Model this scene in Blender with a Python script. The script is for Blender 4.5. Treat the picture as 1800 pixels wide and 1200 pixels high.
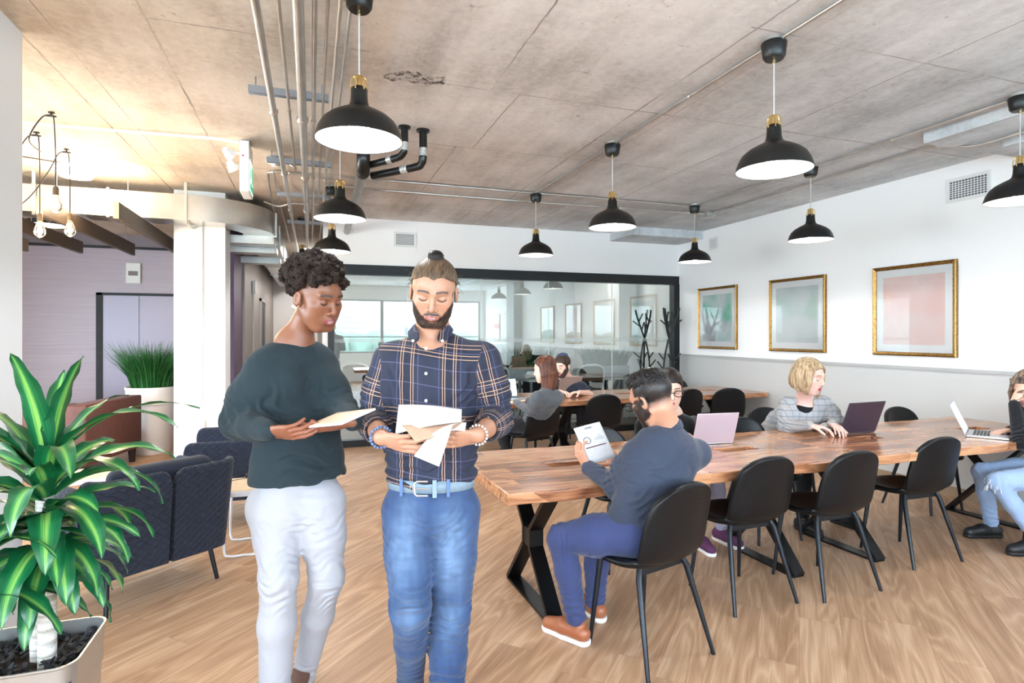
import bpy, bmesh, math, random
import numpy as np
from mathutils import Vector, Matrix
sc = bpy.context.scene
C = sc.collection
for o in list(bpy.data.objects): bpy.data.objects.remove(o)
PI = math.pi
def S(r, g, b):
    return tuple((x/255/12.92) if x/255 <= .04045 else ((x/255+.055)/1.055)**2.4 for x in (r, g, b))

# ---------------------------------------------------------------- camera
cd = bpy.data.cameras.new('camera'); cam = bpy.data.objects.new('camera', cd); C.objects.link(cam)
cam.location = (0, 0, 1.5)
cam.rotation_euler = (PI/2, 0, -math.radians(18.87))
cd.sensor_width = 36; cd.lens = 36*1030/1800; cd.shift_y = -13/1800
cd.clip_start = .05; cd.clip_end = 3000
sc.camera = cam
sc.view_settings.view_transform = 'Standard'; sc.view_settings.look = 'None'
sc.view_settings.gamma = 1; sc.view_settings.use_curve_mapping = False
sc.view_settings.exposure = 1.2

# ---------------------------------------------------------------- daylight
w = bpy.data.worlds.new('overcast'); sc.world = w; w.use_nodes = True
nt = w.node_tree; nt.nodes.clear()
bg = nt.nodes.new('ShaderNodeBackground'); wo = nt.nodes.new('ShaderNodeOutputWorld')
tc = nt.nodes.new('ShaderNodeTexCoord'); sp = nt.nodes.new('ShaderNodeSeparateXYZ'); rp = nt.nodes.new('ShaderNodeValToRGB')
nt.links.new(tc.outputs['Generated'], sp.inputs[0]); nt.links.new(sp.outputs['Z'], rp.inputs[0])
rp.color_ramp.elements[0].position = 0; rp.color_ramp.elements[0].color = (.46, .56, .63, 1)
rp.color_ramp.elements[1].position = .5; rp.color_ramp.elements[1].color = (.70, .87, 1.05, 1)
e = rp.color_ramp.elements.new(.06); e.color = (.82, .93, 1.05, 1)
nt.links.new(rp.outputs[0], bg.inputs[0]); bg.inputs[1].default_value = 9.0
nt.links.new(bg.outputs[0], wo.inputs[0])

def area(name, loc, rot, sx, sy, power, color=(1, 1, 1), portal=False):
    d = bpy.data.lights.new(name, 'AREA'); d.shape = 'RECTANGLE'; d.size = sx; d.size_y = sy
    d.energy = power; d.color = color
    if portal: d.cycles.is_portal = True
    o = bpy.data.objects.new(name, d); C.objects.link(o); o.location = loc; o.rotation_euler = rot
    return o
# portals over the real window openings (they only guide sky sampling)
area('window_portal', (.55, -2.98, 1.75), (-PI/2, 0, 0), 9.7, 1.7, 1, portal=True)
area('window_portal', (-4.98, 2.6, 1.6), (0, PI/2, 0), 1.9, 9.2, 1, portal=True)
cy = sc.cycles
cy.use_denoising = True
cy.max_bounces = 7; cy.diffuse_bounces = 4; cy.glossy_bounces = 3; cy.transmission_bounces = 4; cy.transparent_max_bounces = 12
cy.caustics_reflective = False; cy.caustics_refractive = False
cy.sample_clamp_indirect = 6

# ---------------------------------------------------------------- materials
MATS = {}
def nodes(name):
    m = bpy.data.materials.new(name); m.use_nodes = True
    n = m.node_tree.nodes; l = m.node_tree.links; b = n['Principled BSDF']
    MATS[name] = m
    return m, n, l, b
def setb(b, col=None, rough=.5, metal=0., spec=None, coat=0, sheen=0, emit=None, estr=0, sss=0):
    if col is not None: b.inputs['Base Color'].default_value = (*col[:3], 1)
    b.inputs['Roughness'].default_value = rough; b.inputs['Metallic'].default_value = metal
    if spec is not None: b.inputs['Specular IOR Level'].default_value = spec
    if coat: b.inputs['Coat Weight'].default_value = coat; b.inputs['Coat Roughness'].default_value = .1
    if sheen: b.inputs['Sheen Weight'].default_value = sheen
    if emit: b.inputs['Emission Color'].default_value = (*emit, 1); b.inputs['Emission Strength'].default_value = estr
    if sss: b.inputs['Subsurface Weight'].default_value = sss; b.inputs['Subsurface Radius'].default_value = (.02, .008, .004)
def mat(name, col, rough=.5, metal=0., bump=0, bscale=200, var=0, vscale=8, **k):
    m, n, l, b = nodes(name); setb(b, col, rough, metal, **k)
    if bump or var:
        t = n.new('ShaderNodeTexCoord')
    if bump:
        no = n.new('ShaderNodeTexNoise'); no.inputs['Scale'].default_value = bscale; no.inputs['Detail'].default_value = 3
        bp = n.new('ShaderNodeBump'); bp.inputs['Strength'].default_value = bump; bp.inputs['Distance'].default_value = .002
        l.new(t.outputs['Object'], no.inputs['Vector']); l.new(no.outputs[0], bp.inputs['Height']); l.new(bp.outputs[0], b.inputs['Normal'])
    if var:
        no = n.new('ShaderNodeTexNoise'); no.inputs['Scale'].default_value = vscale; no.inputs['Detail'].default_value = 4
        r = n.new('ShaderNodeValToRGB')
        r.color_ramp.elements[0].position = .3; r.color_ramp.elements[1].position = .7
        r.color_ramp.elements[0].color = (*[c*(1-var) for c in col], 1); r.color_ramp.elements[1].color = (*[min(1, c*(1+var)) for c in col], 1)
        l.new(t.outputs['Object'], no.inputs['Vector']); l.new(no.outputs[0], r.inputs[0]); l.new(r.outputs[0], b.inputs['Base Color'])
    return m
class NG:
    """small helper to write node maths"""
    def __init__(s, n, l): s.n, s.l = n, l
    def m(s, op, a, b=None, c=None):
        x = s.n.new('ShaderNodeMath'); x.operation = op
        for i, v in enumerate((a, b, c)):
            if v is None: continue
            if isinstance(v, (int, float)): x.inputs[i].default_value = v
            else: s.l.new(v, x.inputs[i])
        return x.outputs[0]
    def mix(s, f, a, b, blend='MIX'):
        x = s.n.new('ShaderNodeMix'); x.data_type = 'RGBA'; x.blend_type = blend
        for i, v in ((0, f), (6, a), (7, b)):
            if isinstance(v, (int, float)): x.inputs[i].default_value = v
            elif isinstance(v, tuple): x.inputs[i].default_value = (*v[:3], 1)
            else: s.l.new(v, x.inputs[i])
        return x.outputs[2]
    def noise(s, vec, scale, detail=4, rough=.5, out=0, dist=0):
        x = s.n.new('ShaderNodeTexNoise'); x.inputs['Scale'].default_value = scale; x.inputs['Detail'].default_value = detail
        x.inputs['Roughness'].default_value = rough; x.inputs['Distortion'].default_value = dist
        if vec is not None: s.l.new(vec, x.inputs['Vector'])
        return x.outputs[out]
    def ramp(s, f, *st):
        x = s.n.new('ShaderNodeValToRGB'); r = x.color_ramp
        while len(r.elements) < len(st): r.elements.new(.5)
        for e, (p, c) in zip(r.elements, st):
            e.position = p; e.color = (*c[:3], 1) if isinstance(c, tuple) else (c, c, c, 1)
        s.l.new(f, x.inputs[0]); return x.outputs[0]
    def mapping(s, vec, scale=(1, 1, 1), rot=(0, 0, 0), loc=(0, 0, 0)):
        x = s.n.new('ShaderNodeMapping'); x.inputs['Scale'].default_value = scale; x.inputs['Rotation'].default_value = rot; x.inputs['Location'].default_value = loc
        s.l.new(vec, x.inputs['Vector']); return x.outputs[0]
    def coord(s, k='Object'):
        return s.n.new('ShaderNodeTexCoord').outputs[k]
    def xyz(s, vec):
        x = s.n.new('ShaderNodeSeparateXYZ'); s.l.new(vec, x.inputs[0]); return x.outputs
    def comb(s, x_, y_, z_=0.):
        x = s.n.new('ShaderNodeCombineXYZ')
        for i, v in enumerate((x_, y_, z_)):
            if isinstance(v, (int, float)): x.inputs[i].default_value = v
            else: s.l.new(v, x.inputs[i])
        return x.outputs[0]
    def bump(s, h, b, strength=.3, dist=.002):
        x = s.n.new('ShaderNodeBump'); x.inputs['Strength'].default_value = strength; x.inputs['Distance'].default_value = dist
        s.l.new(h, x.inputs['Height']); s.l.new(x.outputs[0], b.inputs['Normal'])

# ---------------------------------------------------------------- mesh helpers
def link(o, parent=None):
    C.objects.link(o)
    if parent is not None: o.parent = parent
    return o
def mesh_obj(name, V, Fc, mats, parent=None, mi=None, smooth=40):
    me = bpy.data.meshes.new(name); me.from_pydata([tuple(v) for v in V], [], Fc); me.validate(clean_customdata=False)
    for m in (mats if isinstance(mats, (list, tuple)) else [mats]): me.materials.append(m)
    if mi is not None and len(mi) == len(me.polygons): me.polygons.foreach_set('material_index', mi)
    me.update()
    if smooth:
        me.shade_smooth()
        if smooth < 180: me.set_sharp_from_angle(angle=math.radians(smooth))
    o = bpy.data.objects.new(name, me)
    return link(o, parent)
def tag(o, label=None, cat=None, group=None, kind=None):
    if label: o['label'] = label
    if cat: o['category'] = cat
    if group: o['group'] = group
    if kind: o['kind'] = kind
    return o
def thing(name, label, cat, loc=(0, 0, 0), rz=0, group=None):
    o = bpy.data.objects.new(name, None); C.objects.link(o); o.empty_display_size = .05
    o.location = loc; o.rotation_euler = (0, 0, rz)
    return tag(o, label, cat, group)
def copy_tree(o, parent=None):
    c = o.copy(); C.objects.link(c); c.parent = parent
    for ch in [x for x in o.children]: copy_tree(ch, c)
    return c
class MB:
    def __init__(s): s.V = []; s.F = []; s.I = []; s.mi = 0; s.P = []
    def add(s, V, Fc):
        s.P.append((len(s.V), len(s.V)+len(V), len(s.F), len(s.F)+len(Fc))); k = len(s.V); s.V += [tuple(v) for v in V]; s.F += [tuple(i+k for i in f) for f in Fc]; s.I += [s.mi]*len(Fc); return s
    def box(s, x0, x1, y0, y1, z0, z1, M=None):
        V = [(x, y, z) for x in (x0, x1) for y in (y0, y1) for z in (z0, z1)]
        if M is not None: V = [M @ Vector(v) for v in V]
        return s.add(V, [(0, 1, 3, 2), (4, 6, 7, 5), (0, 4, 5, 1), (2, 3, 7, 6), (0, 2, 6, 4), (1, 5, 7, 3)])
    def tube(s, P, r, n=10, cap=True, closed=False):
        P = [Vector(p) for p in P]; m = len(P); R = r if isinstance(r, (list, tuple)) else [r]*m
        up = None; rings = []
        for i in range(m):
            if closed: d = (P[(i+1) % m]-P[i-1])
            else: d = (P[min(i+1, m-1)]-P[max(i-1, 0)])
            d.normalize()
            if up is None:
                up = Vector((0, 0, 1)) if abs(d.z) < .9 else Vector((1, 0, 0))
            x = d.cross(up)
            if x.length < 1e-5: x = d.orthogonal()
            x.normalize(); up = x.cross(d).normalized()
            rings.append([P[i]+(x*math.cos(2*PI*j/n)+up*math.sin(2*PI*j/n))*R[i] for j in range(n)])
        V = [v for g in rings for v in g]; Fc = []
        for i in range(m if closed else m-1):
            a = i*n; b = ((i+1) % m)*n
            for j in range(n):
                k = (j+1) % n; Fc.append((a+j, a+k, b+k, b+j))
        if cap and not closed: Fc.append(tuple(range(n))[::-1]); Fc.append(tuple((m-1)*n+j for j in range(n)))
        return s.add(V, Fc)
    def lathe(s, prof, c=(0, 0, 0), n=32, M=None):
        V = []; Fc = []
        for r, z in prof:
            for j in range(n):
                v = Vector((r*math.cos(2*PI*j/n), r*math.sin(2*PI*j/n), z))
                if M is not None: v = M @ v
                V.append(v+Vector(c))
        for i in range(len(prof)-1):
            for j in range(n):
                k = (j+1) % n; Fc.append((i*n+j, i*n+k, (i+1)*n+k, (i+1)*n+j))
        return s.add(V, Fc)
    def prism(s, poly, z0, z1, M=None):
        n = len(poly); V = [Vector((x, y, z0)) for x, y in poly]+[Vector((x, y, z1)) for x, y in poly]
        if M is not None: V = [M @ v for v in V]
        return s.add(V, [tuple(range(n))[::-1], tuple(range(n, 2*n))]+[(i, (i+1) % n, n+(i+1) % n, n+i) for i in range(n)])
    def bar(s, a, b, w, t, side=None):
        """flat bar from a to b, w along 'side', t across"""
        a, b = Vector(a), Vector(b); d = (b-a); L = d.length; d.normalize()
        sd = Vector(side) if side else (d.cross(Vector((0, 0, 1))) if abs(d.z) < .99 else Vector((1, 0, 0)))
        sd = (sd-d*sd.dot(d)).normalized(); th = d.cross(sd)
        M = Matrix(((d.x, sd.x, th.x, a.x), (d.y, sd.y, th.y, a.y), (d.z, sd.z, th.z, a.z), (0, 0, 0, 1)))
        return s.box(0, L, -w/2, w/2, -t/2, t/2, M)
    def sphere(s, c, r, n=16, m=10, sc_=(1, 1, 1)):
        V = []; Fc = []
        for i in range(m+1):
            th = PI*i/m
            for j in range(n):
                V.append((c[0]+r*sc_[0]*math.sin(th)*math.cos(2*PI*j/n), c[1]+r*sc_[1]*math.sin(th)*math.sin(2*PI*j/n), c[2]+r*sc_[2]*math.cos(th)))
        for i in range(m):
            for j in range(n):
                k = (j+1) % n; Fc.append((i*n+j, (i+1)*n+j, (i+1)*n+k, i*n+k))
        return s.add(V, Fc)
    def build(s, name, mats, parent=None, smooth=40, bevel=0, weld=False):
        o = mesh_obj(name, s.V, s.F, mats, parent, s.I, smooth)
        if bevel:
            b = o.modifiers.new('b', 'BEVEL'); b.width = bevel; b.segments = 2; b.limit_method = 'ANGLE'; b.angle_limit = .6
        return o
        return o
def each(mb, name, mats, parent=None, per=1, **k):
    """link every piece of a builder as an object of its own"""
    out = []
    for i in range(0, len(mb.P), per):
        g = mb.P[i:i+per]; v0, v1, f0, f1 = g[0][0], g[-1][1], g[0][2], g[-1][3]
        q = MB(); q.add(mb.V[v0:v1], [tuple(j-v0 for j in f) for f in mb.F[f0:f1]]); out.append(q.build(name, mats, parent, **k))
    return out
def struct(o): o['kind'] = 'structure'; return o
def smooth_path(P, n=6, closed=False):
    P = [Vector(p) for p in P]; out = []
    m = len(P)
    for i in range(m if closed else m-1):
        if closed: a, b, c, d = P[i-1], P[i], P[(i+1) % m], P[(i+2) % m]
        else: a, b, c, d = P[max(i-1, 0)], P[i], P[i+1], P[min(i+2, m-1)]
        for j in range(n):
            t = j/n
            out.append(.5*((2*b)+(c-a)*t+(2*a-5*b+4*c-d)*t*t+(3*b-a-3*c+d)*t**3))
    if not closed: out.append(P[-1])
    return out

# ================================================================ THE ROOM
XR, YB, ZC, XL, YR = 5.58, 8.06, 3.05, -5.0, -3.0
# floor: oak plank vinyl laid diagonally
def floor_mat():
    m, n, l, b = nodes('oak_planks'); g = NG(n, l)
    p = g.mapping(g.coord(), rot=(0, 0, math.radians(-45)))
    x, y, z = g.xyz(p)
    W, L = .19, 1.22
    row = g.m('FLOOR', g.m('DIVIDE', y, W)); fy = g.m('FRACT', g.m('DIVIDE', y, W))
    wn = n.new('ShaderNodeTexWhiteNoise'); wn.noise_dimensions = '1D'; l.new(row, wn.inputs['W'])
    xs = g.m('ADD', g.m('DIVIDE', x, L), wn.outputs['Value'])
    col = g.m('FLOOR', xs); fx = g.m('FRACT', xs)
    wn2 = n.new('ShaderNodeTexWhiteNoise'); wn2.noise_dimensions = '2D'; l.new(g.comb(row, col), wn2.inputs['Vector'])
    rnd = wn2.outputs['Value']
    off = g.m('MULTIPLY', rnd, 37.)
    v1 = g.comb(g.m('ADD', g.m('MULTIPLY', x, .75), off), g.m('ADD', g.m('MULTIPLY', y, 5.5), off))
    rings = g.noise(v1, 1.0, 2, .45, dist=.6)
    cath = g.m('FRACT', g.m('MULTIPLY', rings, 8))
    cath = g.m('POWER', g.m('ABSOLUTE', g.m('SUBTRACT', cath, .5)), 1.6)
    v2 = g.comb(g.m('ADD', g.m('MULTIPLY', x, 3), off), g.m('MULTIPLY', y, 110))
    fine = g.noise(v2, 1, 5, .65)
    big = g.noise(g.comb(g.m('ADD', g.m('MULTIPLY', x, .8), off), g.m('MULTIPLY', y, 5)), 1.2, 3)
    t = g.m('ADD', g.m('MULTIPLY', cath, .75), g.m('ADD', g.m('MULTIPLY', fine, .75), g.m('MULTIPLY', big, .55)))
    t = g.m('ADD', t, g.m('MULTIPLY', g.m('SUBTRACT', rnd, .5), .14))
    c = g.ramp(t, (.40, S(142, 104, 76)), (.80, S(184, 147, 116)), (1.2, S(202, 168, 138)))
    ey = g.m('MINIMUM', fy, g.m('SUBTRACT', 1, fy)); ex = g.m('MINIMUM', fx, g.m('SUBTRACT', 1, fx))
    gap = g.m('MINIMUM', g.m('LESS_THAN', g.m('MINIMUM', g.m('MULTIPLY', ey, W), g.m('MULTIPLY', ex, L)), .0009), 1)
    c = g.mix(g.m('MULTIPLY', gap, .45), c, S(90, 60, 42))
    l.new(c, b.inputs['Base Color'])
    l.new(g.m('ADD', .34, g.m('MULTIPLY', fine, .2)), b.inputs['Roughness'])
    b.inputs['Specular IOR Level'].default_value = .4
    g.bump(g.m('SUBTRACT', fine, gap), b, .12, .001)
    return m
def slab(name, x0, x1, y0, y1, z0, z1, m, **k):
    return struct(MB().box(x0, x1, y0, y1, z0, z1).build(name, m, smooth=0, **k))
slab('floor', XL-.2, XR+.2, YR-.2, 16.2, -.1, 0, floor_mat())
slab('floor', .26, XR, YB+.05, 12, .0, .006, mat('grey_carpet', S(132, 138, 142), .95, bump=.4, bscale=400))

# ceiling: board-marked concrete with panel joints
def ceil_mat():
    m, n, l, b = nodes('concrete'); g = NG(n, l)
    p = g.coord()
    wob = g.noise(p, 9, 4, .6); wob2 = g.noise(p, 1.3, 3)
    x, y, z = g.xyz(p)
    jit = g.m('ADD', g.m('MULTIPLY', g.m('SUBTRACT', wob, .5), .020), g.m('MULTIPLY', g.m('SUBTRACT', wob2, .5), .012))
    xx = g.m('ADD', x, jit); yy = g.m('ADD', y, jit)
    def line(v, at, w): return g.m('LESS_THAN', g.m('ABSOLUTE', g.m('SUBTRACT', v, at)), w)
    acc = None
    def add(q):
        nonlocal acc
        acc = q if acc is None else g.m('MAXIMUM', acc, q)
    for at, w in ((-3.9, .004), (-2.65, .004), (-1.42, .007), (-1.24, .003), (-.77, .006), (2.14, .006), (2.42, .003), (3.33, .005), (4.48, .004)): add(line(xx, at, w))
    for at, x0 in ((1.2, -9), (2.41, 2.1), (3.57, .4), (4.73, .4), (5.95, -9), (7.15, .4), (3.3, -9)):
        q = line(yy, at, .005)
        if x0 > -5: q = g.m('MULTIPLY', q, g.m('GREATER_THAN', x, x0))
        elif at == 3.3: q = g.m('MULTIPLY', q, g.m('MULTIPLY', g.m('LESS_THAN', x, .3), g.m('GREATER_THAN', x, -.77)))
        add(q)
    for at, y0, y1 in ((1.08, -3, 3.57), (1.27, 3.57, 4.73), (1.13, 4.73, 7.15), (1.9, 7.15, 9), (2.9, 5.95, 9)):
        add(g.m('MULTIPLY', line(xx, at, .005), g.m('MULTIPLY', g.m('GREATER_THAN', y, y0), g.m('LESS_THAN', y, y1))))
    fade = g.ramp(g.noise(p, 2.2, 3), (.35, .15), (.6, 1.))
    joint = g.m('MULTIPLY', acc, fade)
    cl = g.noise(p, 1.1, 8, .62); fn = g.noise(p, 22, 6, .7)
    st = g.noise(g.mapping(p, scale=(3.2, .5, 1)), 1.6, 5, .6)
    t = g.m('ADD', g.m('MULTIPLY', cl, .5), g.m('ADD', g.m('MULTIPLY', fn, .22), g.m('MULTIPLY', st, .28)))
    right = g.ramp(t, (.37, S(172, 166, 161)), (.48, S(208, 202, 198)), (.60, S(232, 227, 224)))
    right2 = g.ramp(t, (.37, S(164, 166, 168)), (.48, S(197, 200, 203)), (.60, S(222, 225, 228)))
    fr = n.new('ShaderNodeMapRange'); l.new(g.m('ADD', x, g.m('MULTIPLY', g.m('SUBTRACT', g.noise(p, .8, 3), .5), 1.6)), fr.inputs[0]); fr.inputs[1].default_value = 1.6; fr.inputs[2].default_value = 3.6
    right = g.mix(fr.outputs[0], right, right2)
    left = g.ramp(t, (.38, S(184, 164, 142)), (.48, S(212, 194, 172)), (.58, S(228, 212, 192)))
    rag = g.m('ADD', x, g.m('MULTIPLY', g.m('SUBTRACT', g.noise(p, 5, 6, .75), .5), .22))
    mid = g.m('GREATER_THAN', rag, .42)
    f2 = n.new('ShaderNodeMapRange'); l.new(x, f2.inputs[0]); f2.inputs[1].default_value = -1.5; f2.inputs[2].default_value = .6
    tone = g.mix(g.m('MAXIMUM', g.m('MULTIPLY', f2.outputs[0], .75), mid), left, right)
    spots = g.ramp(g.noise(p, 3.6, 7, .75), (.63, 0.), (.70, 1.))
    tone = g.mix(g.m('MULTIPLY', spots, .5), tone, S(108, 82, 66))
    pits = g.ramp(g.noise(p, 30, 2, .5), (.72, 0.), (.76, 1.))
    tone = g.mix(g.m('MULTIPLY', pits, .35), tone, S(90, 72, 62))
    tone = g.mix(g.m('MULTIPLY', joint, .62), tone, S(74, 56, 46))
    # spalled patch
    dx = g.m('SUBTRACT', x, .62); dy = g.m('SUBTRACT', y, 3.55)
    r = g.m('SQRT', g.m('ADD', g.m('MULTIPLY', g.m('MULTIPLY', dx, dx), 9), g.m('MULTIPLY', g.m('MULTIPLY', dy, dy), 42)))
    patch = g.m('LESS_THAN', g.m('ADD', r, g.m('MULTIPLY', g.m('SUBTRACT', wob, .5), 1.4)), .55)
    tone = g.mix(g.m('MULTIPLY', patch, g.ramp(fn, (.4, 1.), (.55, .1))), tone, S(60, 48, 44))
    l.new(tone, b.inputs['Base Color']); b.inputs['Roughness'].default_value = .85
    h = g.m('SUBTRACT', g.m('ADD', g.m('MULTIPLY', cl, .6), g.m('MULTIPLY', fn, .25)), g.m('ADD', joint, g.m('MULTIPLY', patch, .8)))
    g.bump(h, b, .5, .012)
    return m
CONC = ceil_mat()
slab('ceiling', XL-.2, XR+.2, YR-.2, 16.2, ZC, ZC+.2, CONC)
slab('trim_1', 4.46, XR, YR, 3.25, 2.965, ZC+.01, CONC, bevel=.006)
slab('trim_2', 4.35, XR, 7.42, YB, 2.93, ZC+.01, CONC, bevel=.006)
slab('trim_3', 4.95, XR, 2.6, 3.0, 2.915, 2.97, CONC, bevel=.006)

WHITE = mat('white_paint', S(246, 244, 243), .6, bump=.05, bscale=300)
GREYP = mat('grey_paint', S(196, 195, 193), .55, bump=.05, bscale=300)
DADO = mat('dado_trim', S(176, 176, 175), .5)
BLACKM = mat('black_metal', S(24, 26, 29), .42, .3)
slab('wall_right', XR, XR+.15, YR, 12.1, 1.17, ZC+.02, WHITE)
slab('wall_right', XR, XR+.15, YR, 12.1, -.02, 1.17, GREYP)
slab('trim_4', XR-.018, XR+.02, YR, YB, 1.155, 1.185, DADO)
slab('baseboard_right', XR-.012, XR+.02, YR, YB, 0, .10, mat('brown_vinyl', S(150, 128, 104), .5))
slab('wall_back', .2, XR+.02, YB, YB+.14, 2.42, ZC+.02, WHITE)
# glazed partition: black frame and panes
slab('trim_5', .2, XR, YB-.03, YB+.09, 2.29, 2.425, BLACKM)
slab('trim_6', XR-.10, XR, YB-.04, YB+.09, 0, 2.30, BLACKM)
slab('trim_7', .2, XR-.09, YB-.03, YB+.09, 0, .09, BLACKM)
slab('trim_8', .2, .28, YB-.04, YB+.09, 0, 2.30, BLACKM)
def pane_mat(name, refl, tint, alpha_tint=(1, 1, 1), thru=1.):
    m, n, l, b = nodes(name); n.remove(b); out = n['Material Output']
    t = n.new('ShaderNodeBsdfTransparent'); t.inputs[0].default_value = (*[thru*v for v in alpha_tint], 1)
    gl = n.new('ShaderNodeBsdfGlossy'); gl.inputs['Roughness'].default_value = 0.0; gl.inputs[0].default_value = (*tint, 1)
    fr = n.new('ShaderNodeFresnel'); fr.inputs[0].default_value = 1.5
    g = NG(n, l); f = g.m('MINIMUM', g.m('ADD', refl, fr.outputs[0]), 1.)
    mx = n.new('ShaderNodeMixShader'); l.new(f, mx.inputs[0]); l.new(t.outputs[0], mx.inputs[1]); l.new(gl.outputs[0], mx.inputs[2])
    l.new(mx.outputs[0], out.inputs[0]); return m
PANE = pane_mat('partition_glass', .27, (.93, 1, .98), (.93, 1, .98))
WPANE = pane_mat('window_glass', .02, (1, 1, 1), (.97, 1, 1))
EDGE = mat('glass_edge', S(206, 226, 220), .3)
FROST = mat('frosted_film', S(214, 222, 220), .5); FROST.node_tree.nodes['Principled BSDF'].inputs['Alpha'].default_value = .16
xs_ = [.28, 1.25, 2.3, 3.34, 4.4, 5.48]
wi = 0
for a, b_ in zip(xs_, xs_[1:]):
    wi += 1
    q = MB().add([(a+.004, YB+.03, .09), (b_-.004, YB+.03, .09), (b_-.004, YB+.03, 2.29), (a+.004, YB+.03, 2.29)], [(0, 1, 2, 3)])
    q = struct(q.build('window_%d' % wi, PANE, smooth=0))
    fb = MB().box(a+.004, b_-.004, YB+.024, YB+.027, 1.385, 1.435).build('frosted_band', FROST, q, smooth=0)
    if a > 1: MB().box(a-.004, a+.004, YB+.024, YB+.036, .09, 2.29).build('pane_edge', EDGE, q, smooth=0)

# meeting room behind the glass
MEET = mat('meeting_wall_paint', S(196, 200, 200), .7)
slab('wall_meeting', .2, XR, 12, 12.15, 0, ZC, MEET)
slab('wall_corridor_right', .14, .26, YB+.09, 16, 0, ZC+.02, WHITE)
slab('trim_9', 5.2, XR-.001, 9.3, 9.7, .0, ZC, WHITE)
# lobby and corridor on the left
LIFTW = nodes('lobby_wall')[0]
def lobby():
    n = LIFTW.node_tree.nodes; l = LIFTW.node_tree.links; b = n['Principled BSDF']; g = NG(n, l)
    p = g.mapping(g.coord(), scale=(.6, .6, 30))
    f = g.noise(p, 2, 5, .6)
    l.new(g.ramp(f, (.3, S(182, 168, 182)), (.7, S(196, 184, 194))), b.inputs['Base Color'])
    b.inputs['Roughness'].default_value = .38
lobby()
DKLINE = mat('dark_reveal', S(34, 36, 42), .6)
slab('wall_elevator', XL, -.95, 10.6, 10.75, 0, 2.83, LIFTW)
slab('wall_elevator_upper', XL, -.95, 10.62, 10.75, 2.86, ZC+.02, mat('upper_lobby_paint', S(150, 140, 148), .7))
slab('trim_10', XL, -.95, 10.58, 10.74, 2.825, 2.865, DKLINE)
slab('wall_column', -1.4, -.9, 7.12, 7.54, 0, ZC+.02, WHITE)
slab('wall_corridor_left', -1.15, -.93, 8.15, 9.1, 0, ZC+.02, mat('plum_paint', S(84, 66, 86), .6))
slab('wall_corridor_far', -1.2, -.90, 9.1, 16, 0, ZC+.02, mat('taupe_panel', S(150, 142, 136), .5))
slab('wall_corridor_end', -1.2, .3, 15.6, 15.8, 0, ZC+.02, WHITE)
slab('wall_left', -2.0, -1.41, 3.02, 3.67, 0, ZC+.02, mat('pale_blue_grey_paint', S(246, 249, 252), .6))
# doors
DOORM = mat('lift_door_metal', S(150, 142, 156), .38, .3)
d = struct(MB().box(-3.05, -2.565, 10.585, 10.61, 0, 2.1).box(-2.555, -2.07, 10.585, 10.61, 0, 2.1).build('door_1', DOORM, smooth=0))
MB().box(-3.13, -3.05, 10.56, 10.62, 0, 2.14).box(-2.07, -1.99, 10.56, 10.62, 0, 2.14).box(-3.13, -1.99, 10.56, 10.62, 2.1, 2.14).build('door_frame', DKLINE, d, smooth=0)
d = struct(MB().box(-.91, -.88, 11.6, 12.5, 0, 2.1).build('door_2', mat('dark_door', S(44, 48, 56), .5), smooth=0))
MB().box(-.9, -.86, 11.52, 11.6, 0, 2.15).box(-.9, -.86, 12.5, 12.58, 0, 2.15).box(-.9, -.86, 11.52, 12.58, 2.1, 2.15).build('door_frame', DADO, d, smooth=0)

# rear wall with its long window band
ALU = mat('window_aluminium', S(150, 156, 160), .45, .4)
slab('wall_rear', XL, XR, YR-.15, YR, 0, .9, WHITE)
slab('wall_rear', XL, XR, YR-.15, YR, 2.6, ZC+.02, WHITE)
slab('wall_rear', 5.4, XR, YR-.15, YR, .9, 2.6, WHITE)
slab('wall_rear', XL, -4.3, YR-.15, YR, .9, 2.6, WHITE)
for a, b_ in ((-4.3, -1.06), (-1.06, 2.14), (2.14, 5.4)):
    wi += 1
    q = struct(MB().add([(a+.04, YR-.08, .94), (b_-.04, YR-.08, .94), (b_-.04, YR-.08, 2.56), (a+.04, YR-.08, 2.56)], [(0, 3, 2, 1)]).build('window_%d' % wi, WPANE, smooth=0))
    f = MB().box(a, a+.05, YR-.14, YR-.01, .9, 2.6).box(b_-.05, b_, YR-.14, YR-.01, .9, 2.6).box(a+.05, b_-.05, YR-.14, YR-.01, 2.55, 2.6).box(a+.05, b_-.05, YR-.14, YR-.01, .9, .95).box(a+.05, b_-.05, YR-.12, YR-.03, 1.39, 1.43)
    f.build('window_frame', ALU, q, smooth=0)
# left outer wall with windows beside the lounge
slab('wall_lounge', XL-.15, XL, YR, 10.7, 0, .6, WHITE)
slab('wall_lounge', XL-.15, XL, YR, 10.7, 2.6, ZC+.02, WHITE)
slab('wall_lounge', XL-.15, XL, YR, -2, .6, 2.6, WHITE)
slab('wall_lounge', XL-.15, XL, 7.2, 10.7, .6, 2.6, WHITE)
for a, b_ in ((-2, 1.06), (1.06, 4.13), (4.13, 7.2)):
    wi += 1
    q = struct(MB().add([(XL-.08, a+.04, .64), (XL-.08, b_-.04, .64), (XL-.08, b_-.04, 2.56), (XL-.08, a+.04, 2.56)], [(0, 1, 2, 3)]).build('window_%d' % wi, WPANE, smooth=0))
    MB().box(XL-.14, XL-.01, a, a+.05, .6, 2.6).box(XL-.14, XL-.01, b_-.05, b_, .6, 2.6).box(XL-.14, XL-.01, a+.05, b_-.05, 2.55, 2.6).box(XL-.14, XL-.01, a+.05, b_-.05, .6, .65).build('window_frame', ALU, q, smooth=0)

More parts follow.
